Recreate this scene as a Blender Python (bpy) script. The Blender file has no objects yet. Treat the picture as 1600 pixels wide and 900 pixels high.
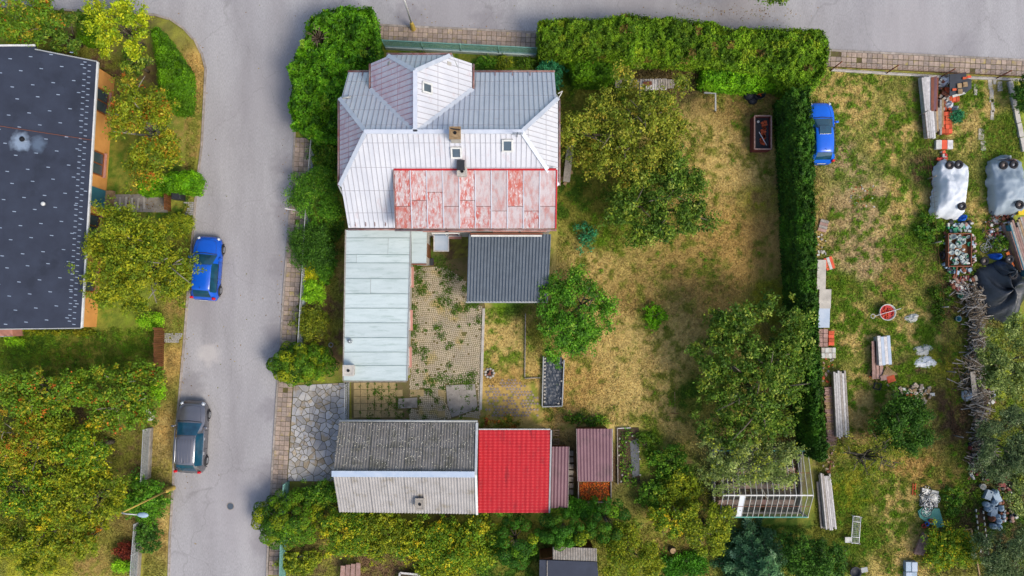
import bpy, math, random
import numpy as np
from mathutils import Vector, Matrix

# ------------------------------------------------------------------ camera, sky, sun, exposure
S = 0.04            # metres of ground per photo pixel
H = 50.0            # flying height of the camera
NX, NY = 790.0, 510.0   # photo pixel straight below the camera
scene = bpy.context.scene
COL = scene.collection
cam_d = bpy.data.cameras.new('camera')
cam = bpy.data.objects.new('camera', cam_d)
COL.objects.link(cam)
cam.location = ((NX-800)*S, (450-NY)*S, H)
cam.rotation_euler = (0, 0, 0)
cam_d.sensor_width = 36.0
cam_d.lens = 36.0*(H/S)/1600.0
cam_d.shift_x = (800-NX)/1600.0
cam_d.shift_y = (NY-450)/1600.0
cam_d.clip_end = 6000
scene.camera = cam

SUN_AZ, SUN_EL = 128.0, 50.0      # degrees clockwise from +Y, and above the horizon
world = bpy.data.worlds.new('World')
scene.world = world
world.use_nodes = True
wn = world.node_tree
sky = wn.nodes.new('ShaderNodeTexSky')
sky.sky_type = 'NISHITA'
sky.sun_disc = False
sky.sun_elevation = math.radians(SUN_EL)
sky.sun_rotation = math.radians(SUN_AZ)
sky.air_density = 1.0
sky.dust_density = 3.0
sky.ozone_density = 1.0
bg = wn.nodes['Background']
bg.inputs['Strength'].default_value = 0.14
wn.links.new(sky.outputs[0], bg.inputs['Color'])
sd = bpy.data.lights.new('sun', 'SUN')
sd.energy = 1.5
sd.angle = math.radians(20)
sd.color = (1.0, 0.92, 0.80)
sun = bpy.data.objects.new('sun', sd)
COL.objects.link(sun)
_a, _e = math.radians(SUN_AZ), math.radians(SUN_EL)
sun_dir = Vector((math.sin(_a)*math.cos(_e), math.cos(_a)*math.cos(_e), math.sin(_e)))
sun.rotation_euler = sun_dir.to_track_quat('Z', 'Y').to_euler()
sun.location = (20, -20, 60)
vs = scene.view_settings
vs.view_transform = 'Standard'
vs.look = 'None'
vs.gamma = 1.0
vs.use_curve_mapping = False
vs.exposure = 0.72

# ------------------------------------------------------------------ helpers
rng = np.random.default_rng(7)
random.seed(7)

def W(px, py, h=0.0):
    """world point of height h that the photo shows at a pixel"""
    k = (H-h)/H
    return Vector(((NX-800)*S+(px-NX)*S*k, (450-NY)*S-(py-NY)*S*k, h))

def G(px, py, h=0.0):
    """world point from a ground pixel, lifted by h"""
    return Vector(((px-800)*S, (450-py)*S, h))

def on_plane(px, py, p0, n):
    c = Vector(cam.location); d = W(px, py, 0)-c
    t = (Vector(p0)-c).dot(n)/d.dot(n)
    return c+d*t

def lin(hexs, k=1.0):
    if isinstance(hexs, (tuple, list)):
        return tuple(hexs)
    c = [int(hexs[i:i+2], 16)/255 for i in (0, 2, 4)]
    return tuple(k*((x/12.92) if x <= 0.04045 else ((x+0.055)/1.055)**2.4) for x in c)

MATS = {}
def pm(name, c1, c2=None, scale=3.0, rough=0.7, bump=0.0, metallic=0.0, contrast=(0.35, 0.65), rand=0.0, c3=None, scale3=0.6, th3=(0.55, 0.65), stretch=(1, 1, 1), spec=0.3, bscale=None, fine=0.0):
    """procedural material: two noise-mixed colours, an optional third in patches, per-object value jitter, bump"""
    m = bpy.data.materials.new(name); m.use_nodes = True
    nt = m.node_tree; N = nt.nodes; L = nt.links
    b = N['Principled BSDF']
    b.inputs['Roughness'].default_value = rough
    b.inputs['Metallic'].default_value = metallic
    b.inputs['Specular IOR Level'].default_value = spec
    tc = N.new('ShaderNodeTexCoord'); mp = N.new('ShaderNodeMapping')
    mp.inputs['Scale'].default_value = stretch
    L.new(tc.outputs['Object'], mp.inputs['Vector'])
    oi = N.new('ShaderNodeObjectInfo')
    ad = N.new('ShaderNodeVectorMath'); ad.operation = 'ADD'
    sc = N.new('ShaderNodeVectorMath'); sc.operation = 'SCALE'; sc.inputs['Scale'].default_value = 37.0
    cx = N.new('ShaderNodeCombineXYZ')
    for i in range(3): L.new(oi.outputs['Random'], cx.inputs[i])
    L.new(cx.outputs[0], sc.inputs[0]); L.new(mp.outputs[0], ad.inputs[0]); L.new(sc.outputs[0], ad.inputs[1])
    vec = ad.outputs[0]
    def noise(s, det=6):
        n = N.new('ShaderNodeTexNoise'); n.inputs['Scale'].default_value = s; n.inputs['Detail'].default_value = det
        n.inputs['Roughness'].default_value = 0.62
        L.new(vec, n.inputs['Vector']); return n
    def ramp(src, lo, hi):
        r = N.new('ShaderNodeMapRange'); r.inputs['From Min'].default_value = lo; r.inputs['From Max'].default_value = hi
        L.new(src, r.inputs['Value']); return r.outputs[0]
    def mix(f, a, bb):
        x = N.new('ShaderNodeMix'); x.data_type = 'RGBA'
        L.new(f, x.inputs['Factor'])
        for v, sl in ((a, 6), (bb, 7)):
            if isinstance(v, tuple): x.inputs[sl].default_value = (*v, 1)
            else: L.new(v, x.inputs[sl])
        return x.outputs[2]
    c1 = lin(c1)
    if c2 is not None:
        n1 = noise(scale)
        col = mix(ramp(n1.outputs['Fac'], *contrast), c1, lin(c2))
    else:
        n1 = noise(scale); col = mix(n1.outputs['Fac'], tuple(v*0.9 for v in c1), tuple(min(1, v*1.1) for v in c1))
    if c3 is not None:
        n3 = noise(scale3, 8)
        col = mix(ramp(n3.outputs['Fac'], *th3), col, lin(c3))
    if fine:
        nf = noise(28, 3)
        hs = N.new('ShaderNodeHueSaturation'); L.new(col, hs.inputs['Color'])
        L.new(ramp(nf.outputs['Fac'], 0.3, 0.7), hs.inputs['Value'])
        r = hs.inputs['Value'].links[0].from_node
        r.inputs['To Min'].default_value = 1-fine; r.inputs['To Max'].default_value = 1+fine
        col = hs.outputs[0]
    if rand:
        hs = N.new('ShaderNodeHueSaturation'); L.new(col, hs.inputs['Color'])
        r = N.new('ShaderNodeMapRange'); r.inputs['To Min'].default_value = 1-rand; r.inputs['To Max'].default_value = 1+rand
        L.new(oi.outputs['Random'], r.inputs['Value']); L.new(r.outputs[0], hs.inputs['Value']); col = hs.outputs[0]
    L.new(col, b.inputs['Base Color'])
    if bump:
        nb = noise(bscale or scale*4, 4)
        bp = N.new('ShaderNodeBump'); bp.inputs['Strength'].default_value = bump; bp.inputs['Distance'].default_value = 0.03
        L.new(nb.outputs['Fac'], bp.inputs['Height']); L.new(bp.outputs[0], b.inputs['Normal'])
    MATS[name] = m
    return m

def attr_mat(name, rough=0.6, transl=0.0, fine=0.0, fscale=20.0, bump=0.0):
    m = bpy.data.materials.new(name); m.use_nodes = True
    nt = m.node_tree; N = nt.nodes; L = nt.links
    b = N['Principled BSDF']; b.inputs['Roughness'].default_value = rough; b.inputs['Specular IOR Level'].default_value = 0.2
    a = N.new('ShaderNodeAttribute'); a.attribute_name = 'Col'
    col = a.outputs['Color']
    if fine:
        tc = N.new('ShaderNodeTexCoord'); n = N.new('ShaderNodeTexNoise'); n.inputs['Scale'].default_value = fscale; n.inputs['Detail'].default_value = 5
        L.new(tc.outputs['Object'], n.inputs['Vector'])
        r = N.new('ShaderNodeMapRange'); r.inputs['From Min'].default_value = 0.3; r.inputs['From Max'].default_value = 0.7
        r.inputs['To Min'].default_value = 1-fine; r.inputs['To Max'].default_value = 1+fine
        L.new(n.outputs['Fac'], r.inputs['Value'])
        hs = N.new('ShaderNodeHueSaturation'); L.new(col, hs.inputs['Color']); L.new(r.outputs[0], hs.inputs['Value']); col = hs.outputs[0]
        if bump:
            bp = N.new('ShaderNodeBump'); bp.inputs['Strength'].default_value = bump; bp.inputs['Distance'].default_value = 0.05
            L.new(n.outputs['Fac'], bp.inputs['Height']); L.new(bp.outputs[0], b.inputs['Normal'])
    L.new(col, b.inputs['Base Color'])
    if transl:
        t = N.new('ShaderNodeBsdfTranslucent'); L.new(col, t.inputs['Color'])
        mx = N.new('ShaderNodeMixShader'); mx.inputs[0].default_value = transl
        L.new(b.outputs[0], mx.inputs[1]); L.new(t.outputs[0], mx.inputs[2]); L.new(mx.outputs[0], N['Material Output'].inputs['Surface'])
    MATS[name] = m
    return m

def tag(o, label=None, cat=None, group=None, kind=None):
    if label: o['label'] = label
    if cat: o['category'] = cat
    if group: o['group'] = group
    if kind: o['kind'] = kind
    return o

def root_of(o):
    while o.parent is not None: o = o.parent
    return o

def thing(name, loc, label, cat, group=None, rz=0.0):
    o = bpy.data.objects.new(name, None); COL.objects.link(o)
    o.empty_display_size = 0.3
    o.location = loc; o.rotation_euler = (0, 0, rz)
    tag(o, label, cat, group)
    return o

def struct(name, loc=(0, 0, 0)):
    o = bpy.data.objects.new(name, None); COL.objects.link(o); o.location = loc; o['kind'] = 'structure'
    return o

class MB:
    """collects shapes into one mesh"""
    def __init__(s): s.v = []; s.f = []
    def add(s, vs_, fs):
        o = len(s.v); s.v += [tuple(p) for p in vs_]; s.f += [tuple(i+o for i in f) for f in fs]; return s
    def hexa(s, b4, t4):
        return s.add(list(b4)+list(t4), [(3, 2, 1, 0), (4, 5, 6, 7), (0, 1, 5, 4), (1, 2, 6, 5), (2, 3, 7, 6), (3, 0, 4, 7)])
    def boxz(s, x0, x1, y0, y1, z0, z1):
        return s.hexa([(x0, y0, z0), (x1, y0, z0), (x1, y1, z0), (x0, y1, z0)], [(x0, y0, z1), (x1, y0, z1), (x1, y1, z1), (x0, y1, z1)])
    def box(s, c, d, rz=0.0):
        ca, sa = math.cos(rz), math.sin(rz); x, y, z = c; a, b, h = d[0]/2, d[1]/2, d[2]/2
        q = [(x+ca*u-sa*w, y+sa*u+ca*w) for u, w in ((-a, -b), (a, -b), (a, b), (-a, b))]
        return s.hexa([(*p, z-h) for p in q], [(*p, z+h) for p in q])
    def prism(s, poly, z0, z1):
        n = len(poly)
        if sum(poly[i][0]*poly[(i+1) % n][1]-poly[(i+1) % n][0]*poly[i][1] for i in range(n)) < 0: poly = poly[::-1]
        return s.add([(p[0], p[1], z0) for p in poly]+[(p[0], p[1], z1) for p in poly],
                     [tuple(range(n-1, -1, -1)), tuple(range(n, 2*n))]+[(i, (i+1) % n, n+(i+1) % n, n+i) for i in range(n)])
    def slab(s, pts, t):
        """planar 3D polygon, facing up, thickened downwards along its normal"""
        pts = [Vector(p) for p in pts]; n = pnorm(pts)
        if n.z < 0: pts = pts[::-1]; n = -n
        k = len(pts)
        return s.add(pts+[p-n*t for p in pts], [tuple(range(k)), tuple(range(2*k-1, k-1, -1))]+[(i, k+i, k+(i+1) % k, (i+1) % k) for i in range(k)])
    def bar(s, p0, p1, w, h, up=(0, 0, 1)):
        p0, p1 = Vector(p0), Vector(p1); d = (p1-p0).normalized(); up = Vector(up)
        if abs(d.dot(up)) > 0.98: up = Vector((1, 0, 0))
        r = d.cross(up).normalized()*w/2; u = r.cross(d).normalized()*h/2
        return s.hexa([p0-r-u, p0+r-u, p1+r-u, p1-r-u], [p0-r+u, p0+r+u, p1+r+u, p1-r+u])
    def tube(s, pts, rad, n=6, cap=True):
        pts = [Vector(p) for p in pts]
        if not isinstance(rad, (list, tuple)): rad = [rad]*len(pts)
        vs_, fs = [], []
        for i, p in enumerate(pts):
            d = (pts[min(i+1, len(pts)-1)]-pts[max(i-1, 0)]).normalized()
            a = Vector((0, 0, 1)) if abs(d.z) < 0.9 else Vector((1, 0, 0))
            r = d.cross(a).normalized(); u = r.cross(d)
            for k in range(n):
                t = 2*math.pi*k/n; vs_.append(p+(r*math.cos(t)+u*math.sin(t))*rad[i])
        for i in range(len(pts)-1):
            for k in range(n):
                fs.append((i*n+k, (i+1)*n+k, (i+1)*n+(k+1) % n, i*n+(k+1) % n))
        if cap:
            fs.append(tuple(range(n))); fs.append(tuple(range(len(pts)*n-1, (len(pts)-1)*n-1, -1)))
        return s.add(vs_, fs)
    def ring(s, c, R, r, axis=(0, 0, 1), n=20, m=6):
        c = Vector(c); ax = Vector(axis).normalized(); a = ax.orthogonal().normalized(); b = ax.cross(a); vs_, fs = [], []
        for i in range(n):
            t = 2*math.pi*i/n; d = a*math.cos(t)+b*math.sin(t)
            for k in range(m):
                p = 2*math.pi*k/m; vs_.append(c+d*(R+r*math.cos(p))+ax*r*math.sin(p))
        for i in range(n):
            for k in range(m): fs.append((i*m+k, ((i+1) % n)*m+k, ((i+1) % n)*m+(k+1) % m, i*m+(k+1) % m))
        return s.add(vs_, fs)
    def lathe(s, prof, c=(0, 0, 0), n=12):
        """profile of (radius, z) from bottom to top"""
        vs_, fs = [], []
        for r, z in prof:
            for k in range(n):
                t = 2*math.pi*k/n; vs_.append((c[0]+r*math.cos(t), c[1]+r*math.sin(t), c[2]+z))
        for i in range(len(prof)-1):
            for k in range(n): fs.append((i*n+k, i*n+(k+1) % n, (i+1)*n+(k+1) % n, (i+1)*n+k))
        fs.append(tuple(range(n-1, -1, -1))); fs.append(tuple(range((len(prof)-1)*n, len(prof)*n)))
        return s.add(vs_, fs)
    def build(s, name, mat, parent=None, smooth=False, local=False, loc=None, bevel=0.0):
        off = Vector((0, 0, 0))
        if parent is not None and not local: off = root_of(parent).location
        if loc is not None: off = Vector(loc)
        me = bpy.data.meshes.new(name)
        me.from_pydata([(p[0]-off[0], p[1]-off[1], p[2]-off[2]) for p in s.v], [], s.f)
        me.materials.append(MATS[mat])
        if smooth: me.polygons.foreach_set('use_smooth', [True]*len(me.polygons))
        me.update()
        o = bpy.data.objects.new(name, me); COL.objects.link(o)
        if parent is not None: o.parent = parent
        elif loc is not None: o.location = loc
        if bevel:
            md = o.modifiers.new('bevel', 'BEVEL'); md.width = bevel; md.segments = 2; md.limit_method = 'ANGLE'
        return o

def pnorm(pts):
    n = Vector((0, 0, 0))
    for i in range(len(pts)):
        a, b = pts[i], pts[(i+1) % len(pts)]
        n += Vector(((a.y-b.y)*(a.z+b.z), (a.z-b.z)*(a.x+b.x), (a.x-b.x)*(a.y+b.y)))
    return n.normalized()

def inst(mesh_obj, name, loc, rz, parent, scale=(1, 1, 1), rx=0, ry=0):
    o = bpy.data.objects.new(name, mesh_obj.data if hasattr(mesh_obj, 'data') else mesh_obj); COL.objects.link(o)
    base = root_of(parent).location if parent is not None else Vector((0, 0, 0))
    o.location = Vector(loc)-base; o.rotation_euler = (rx, ry, rz); o.scale = scale
    if parent is not None: o.parent = parent
    return o

def mesh_of(mb, name, mat, smooth=False):
    me = bpy.data.meshes.new(name); me.from_pydata(mb.v, [], mb.f); me.materials.append(MATS[mat])
    if smooth: me.polygons.foreach_set('use_smooth', [True]*len(me.polygons))
    me.update(); return me

def copy_tree(o, parent=None, loc=None, rz=None):
    c = o.copy(); COL.objects.link(c); c.parent = parent
    if loc is not None: c.location = loc
    if rz is not None: c.rotation_euler = (0, 0, rz)
    for ch in o.children: copy_tree(ch, c)
    return c

# ---- seams on a roof plane: ribs in one direction clipped to a convex polygon
def clip_line(poly2, p, d):
    lo, hi = -1e9, 1e9; n = len(poly2)
    area = sum(poly2[i][0]*poly2[(i+1) % n][1]-poly2[(i+1) % n][0]*poly2[i][1] for i in range(n))
    sg = 1 if area > 0 else -1
    for i in range(n):
        a, b = poly2[i], poly2[(i+1) % n]; e = (b[0]-a[0], b[1]-a[1]); nn = (-e[1]*sg, e[0]*sg)
        den = nn[0]*d[0]+nn[1]*d[1]; num = nn[0]*(p[0]-a[0])+nn[1]*(p[1]-a[1])
        if abs(den) < 1e-9:
            if num < 0: return None
            continue
        t = -num/den
        if den > 0: lo = max(lo, t)
        else: hi = min(hi, t)
    return (lo, hi) if hi > lo+0.02 else None

def plane_frame(pts):
    pts = [Vector(p) for p in pts]; n = pnorm(pts)
    if n.z < 0: n = -n
    hor = Vector((0, 0, 1)).cross(n)
    hor = hor.normalized() if hor.length > 1e-4 else Vector((1, 0, 0))
    up = n.cross(hor).normalized()
    return pts[0], hor, up, n

def seams(mb, pts, spacing, w=0.03, h=0.035, cross=0.0, jog=True):
    o, hor, up, n = plane_frame(pts)
    q = [((Vector(p)-o).dot(hor), (Vector(p)-o).dot(up)) for p in pts]
    u0, u1 = min(a for a, b in q), max(a for a, b in q); v0, v1 = min(b for a, b in q), max(b for a, b in q)
    k = u0+spacing*0.6
    while k < u1:
        c = clip_line(q, (k, 0), (0, 1))
        if c: mb.bar(o+hor*k+up*c[0]+n*h*0.4, o+hor*k+up*c[1]+n*h*0.4, w, h, n)
        k += spacing
    if cross:
        k = v0+cross*0.7
        while k < v1:
            c = clip_line(q, (0, k), (1, 0))
            if c: mb.bar(o+up*k+hor*c[0]+n*0.004, o+up*k+hor*c[1]+n*0.004, w*0.9, 0.012, n)
            k += cross
    return mb

def corrugated(mb, a, b, c, d, pitch, amp, nv=2, steps=None):
    """quad a,b (low edge) c,d (high edge, above b,a); waves run across a->b"""
    a, b, c, d = map(Vector, (a, b, c, d)); L = (b-a).length; nu = max(8, int(L/pitch*6)); n = pnorm([a, b, c, d])
    if n.z < 0: n = -n
    rows = steps or [0.0, 1.0]; vs_, fs = [], []
    for side in (0, 1):
        for v in rows:
            t, z = v if isinstance(v, tuple) else (v, 0)
            for i in range(nu+1):
                u = i/nu; p = (a*(1-u)+b*u)*(1-t)+(d*(1-u)+c*u)*t
                vs_.append(p+n*(amp*math.sin(2*math.pi*u*L/pitch)+z-0.012*side))
    R = len(rows); M = nu+1
    for j in range(R-1):
        for i in range(nu):
            q = (j*M+i, j*M+i+1, (j+1)*M+i+1, (j+1)*M+i); fs.append(q); o = R*M; fs.append((q[3]+o, q[2]+o, q[1]+o, q[0]+o))
    return mb.add(vs_, fs)

# ---- smooth noise in numpy (for ground colours, hedge outlines)
class Noise2:
    def __init__(s, seed): s.g = np.random.default_rng(seed).random((256, 256))
    def at(s, x, y):
        xi = np.floor(x).astype(int); yi = np.floor(y).astype(int); fx = x-xi; fy = y-yi
        fx = fx*fx*(3-2*fx); fy = fy*fy*(3-2*fy); g = s.g
        a = g[xi % 256, yi % 256]; b = g[(xi+1) % 256, yi % 256]; c = g[xi % 256, (yi+1) % 256]; d = g[(xi+1) % 256, (yi+1) % 256]
        return (a*(1-fx)+b*fx)*(1-fy)+(c*(1-fx)+d*fx)*fy
    def fbm(s, x, y, f, o=4, p=0.55):
        t = np.zeros(np.shape(x)); am = 1.0; tot = 0
        for i in range(o): t = t+am*s.at(x*f+17.3*i, y*f+5.1*i); tot += am; am *= p; f *= 2.03
        return t/tot
NZ = [Noise2(i) for i in range(6)]

# ------------------------------------------------------------------ materials
pm('asphalt', '929091', '9c9a9a', 0.35, 0.9, 0.2, c3='827f80', scale3=0.5, th3=(0.42, 0.75), bscale=30, fine=0.17, stretch=(1, .22, 1))
pm('kerb', '9d938a', '7f776c', 4, 0.85, 0.3, rand=0.12)
pm('pave_tile', 'a08e80', '8a7a6c', 5, 0.85, 0.3, rand=0.2, c3='9f8f55', scale3=1.5, th3=(0.55, 0.7), fine=0.12)
pm('pave_tile_dark', '97887c', '7b6f65', 5, 0.85, 0.3, rand=0.2, fine=0.12)
pm('joint_soil', '4d4030', '5c5a2e', 4, 0.95, 0.3, fine=0.2)
pm('sett_bed', '5c5a30', '6a5c40', 2, 0.95, 0.3, fine=0.25)
pm('glaze_bar', 'b9bab4', 'a09f96', 5, .7, .1, rand=.15)
pm('yard_tile', 'a08c62', '8a7b56', 4, 0.85, 0.3, rand=0.12, fine=0.1)
pm('crazy_stone', 'aaa69f', '929294', 3, 0.8, 0.3, rand=0.28, c3='94866f', scale3=0.9, th3=(0.52, 0.6), fine=0.1)
pm('sett', 'b3a68c', '9c9280', 1.4, 0.85, 0.2, c3='a89660', scale3=0.6, fine=0.25)
pm('concrete', '969087', '817b72', 2.5, 0.85, 0.3, c3='6f6a60', scale3=1.2, fine=0.1)
pm('pale_concrete', 'b5b0a6', '9c978e', 2.5, 0.85, 0.3, fine=0.08)
pm('roof_white', 'c4c5ca', 'b8bac1', 1.2, 0.42, 0.06, c3='b8a9ab', scale3=1.6, th3=(0.60, 0.74), spec=0.5, stretch=(1, .5, 0.4), fine=.05)
pm('roof_north_skylit', 'c6cad2', 'bbc0c9', 1.0, 0.42, 0.06, c3='a99da2', scale3=0.7, th3=(0.62, 0.75), spec=0.5)  # same white paint, with the north slopes' bluish skylight put into the colour
pm('roof_pink', 'ccc4ca', 'c4b0b7', 1.4, 0.5, 0.06, contrast=(0.42, 0.66), c3='bb8b97', scale3=1.5, th3=(0.58, 0.76), spec=0.4, stretch=(1.6, .6, 1))
pm('seam_white', '8f9097', '9b979c', 2, 0.5)
pm('seam_red', 'a86a72', 'b09aa0', 3, 0.5)
pm('ridge_white', 'c0c5cd', 'b2b8c2', 2, 0.45, spec=0.4)
pm('roof_red_worn', 'b0a3a2', 'a8564c', 3.2, 0.65, 0.1, contrast=(0.40, 0.62), rand=0.10, c3='bdb6b5', scale3=7, th3=(0.52, 0.62), fine=0.12, stretch=(1.8, .55, 1))
pm('roof_red_pale', 'b0a5a5', 'a87068', 3.0, 0.65, 0.1, contrast=(0.44, 0.66), rand=0.10, c3='a39c9e', scale3=6, th3=(0.54, 0.64), fine=0.12, stretch=(1.8, .55, 1))
pm('roof_red_strong', 'ad9c99', 'a8584c', 3.0, 0.65, 0.1, contrast=(0.36, 0.60), rand=0.10, c3='bfb2b0', scale3=7, th3=(0.56, 0.64), fine=0.12, stretch=(1.8, .55, 1))
pm('gutter_brown', '74453c', '8a7a78', 2, 0.5)
pm('plaster_grey', 'a9a59c', '97938a', 2, 0.9, 0.15)
pm('plaster_orange', 'd79a55', 'c98c4a', 1.5, 0.9, 0.1)
pm('roof_green', 'b3bfbe', 'a9b6b5', 2.0, 0.55, 0.08, c3='93a39f', scale3=2.2, th3=(0.54, 0.72), rand=0.05, stretch=(0.35, 2, 1), spec=0.35, fine=.05)
pm('seam_green', '6c7f7c')
pm('steel_dark', '3f4a55', '4a5560', 2, 0.45, spec=0.5, fine=0.08)
pm('membrane', '2b303d', '323846', 0.9, 0.75, 0.05, c3='272c38', scale3=0.5, fine=0.06)
pm('fastener', '96a2b2', '808e9f', 5, 0.6)
pm('eternit_mossy_shaded', '706c66', '7f7b76', 1.5, 0.9, 0.2, c3='57564a', scale3=1.2, th3=(0.5, 0.7), fine=0.2)  # moss, plus the upper slope's shade put into the colour
pm('eternit_sunlit', '9b9896', '8d8a88', 1.5, 0.9, 0.2, c3='7f786a', scale3=1.5, th3=(0.55, 0.72), fine=0.12)  # lighter copy of the same sheets, colour brightened for the sunlit lower slope
pm('lichen', 'c9c8bd', 'b5b19b', 6, 0.9)
pm('ridge_blue', '9aa9ba', 'a8b3c0', 2, 0.6)
pm('roof_red', 'b51f26', 'a81a22', 2.5, 0.5, spec=0.35, c3='7f1a20', scale3=1.3, th3=(.55, .75), stretch=(2.5, .5, 1), fine=.08)
pm('roof_brown', '63434a', '6f4e55', 1.0, 0.5, spec=0.35, c3='5a4044', scale3=0.9, fine=.08)
pm('wood_brown', '5c3a1c', '74492a', 6, 0.75, 0.2, rand=0.15, stretch=(1, 1, 0.2))
pm('wood_grey', '9a948c', '7d766d', 5, 0.85, 0.25, rand=0.18, fine=0.15)
pm('wood_white', 'c2bfbc', 'a3a09e', 5, 0.8, 0.2, rand=0.2, fine=0.12)
pm('wood_raw', 'a08866', '7d6548', 5, 0.85, 0.25, rand=0.2)
pm('wood_pink', '9c8078', '86695c', 5, 0.85, 0.25, rand=0.15, fine=0.1)
pm('bark', '6b6354', '4b4438', 6, 0.9, 0.4)
pm('bark_pale', '8f8a7c', '6e685c', 6, 0.9, 0.4)
pm('twig', '6d6050', '574b3c', 6, 0.9)
pm('glass', '35444f', '3f4f5a', 1.0, 0.12, spec=0.8)
pm('glass_car_sky', '16394c', '1c4a5e', 2.0, 0.06, spec=0.9)  # the blue is the sky's reflection, put into the glass colour
pm('skylight_glass', '3a4650', '465560', 1.0, 0.12, spec=0.8)
pm('white_frame', 'd0d0cc', 'bcbcb8', 3, 0.5)
pm('window_wood', '7a431f', '8a5028', 4, 0.6)
pm('sill_pink', 'b08072', 'a5776b', 3, 0.7)
pm('door_teal', '2f6473', '37707e', 2, 0.6)
pm('car_blue', '0d4fb5', '0f55bd', 1.0, 0.25, spec=0.6)
pm('car_blue_bright', '0a58c6', '0c5ecc', 1.0, 0.25, spec=0.6)
pm('car_grey', '75757a', '7b7b80', 1.0, 0.22, metallic=0.65, spec=0.6)
pm('car_roof_grey', '8f878c', '98929a', 1.5, 0.35, metallic=0.3, spec=0.6)
pm('chrome', 'c3c6ca', 'b0b4b8', 3, 0.3, metallic=0.8)
pm('tyre', '222124', '2c2b2d', 8, 0.85, 0.2)
pm('rim', '8d8f92', '9fa1a4', 4, 0.4, metallic=0.6)
pm('rim_rust', '7d6a62', 'a39a92', 6, 0.7)
pm('tail_red', 'b5101c', 'c01522', 4, 0.3)
pm('lamp_glass', 'c9ced2', 'b8bec4', 4, 0.2)
pm('black_plastic', '24262b', '2c2e33', 4, 0.6)
pm('blue_plastic', '1c55b8', '2464c4', 4, 0.5)
pm('yellow_plastic', 'd2b414', 'c4a60e', 4, 0.5)
pm('green_plastic', '2c7f5c', '3a8c68', 4, 0.5)
pm('jug', '8fa2b2', '7d92a4', 4, 0.5, rand=0.15)
pm('glassware', 'a9b4b0', '8f9c96', 4, 0.3, rand=0.3)
pm('tarp_white', 'cdd1d5', 'c0c6cb', 1.5, 0.55, 0.1, spec=0.4)
pm('tarp_grey', '8c99a2', '7f8c96', 1.5, 0.55, 0.1, spec=0.4)
pm('tarp_black', '1e2329', '2a3038', 1.5, 0.4, 0.1, spec=0.5)
pm('tarp_teal', '4f8f80', '5f9a8c', 2, 0.7)
pm('rag', 'bfc0ba', 'aaaaa2', 4, 0.9)
pm('foil', '2f353d', '3d444d', 5, 0.45, 0.4, spec=0.5)
pm('clay', 'b5512f', 'a04628', 5, 0.8, 0.2, rand=0.18)
pm('orange_panel', 'd0583a', 'c65034', 3, 0.7)
pm('yellow_paint', 'b59c48', 'a38d44', 4, 0.6)
pm('pole_grey', 'b9bab8', 'a8a9a6', 4, 0.5)
pm('fence_grey', '9a9d9c', '8a8d8c', 4, 0.6)
pm('fence_green', '6f9a90', '5f8a80', 4, 0.6)
pm('fence_base', 'a5b3b0', '8f9d9a', 3, 0.8)
pm('rust', '6b4030', '7d4c38', 5, 0.8, 0.2)
pm('compost', '5f3a1c', '7a5224', 8, 0.95, 0.5, c3='8a3318', scale3=5, th3=(0.5, 0.58))
pm('apple', 'a82a18', 'c0562a', 6, 0.5, rand=0.25)
pm('apple_orange', 'c46a1c', 'b8541c', 6, 0.5, rand=0.25)
pm('soil', '4a3c2c', '3c3124', 4, 0.95, 0.4, fine=0.2)
pm('box_maroon', '6b3230', '7a3c38', 3, 0.7)
pm('red_paint', 'b02a2c', 'a02426', 3, 0.5)
pm('rubble', 'a89a8a', '8a7d70', 6, 0.9, 0.3, rand=0.3)
pm('soot', '1a1b1e', '202124', 4, 0.9)
pm('membrane_stain', '8f9fb0', '6d7c8e', 6, 0.8, c3='3a4250', scale3=3, th3=(0.45, 0.6))
pm('hedge_core', '1c2410', '2a2a14', 3, 0.95)
attr_mat('leaf', 0.55, 0.22)
attr_mat('needle', 0.65, 0.10)
attr_mat('ground', 0.95, 0.0, 0.18, 14.0, 0.35)
attr_mat('grass', 0.8, 0.12)
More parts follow.
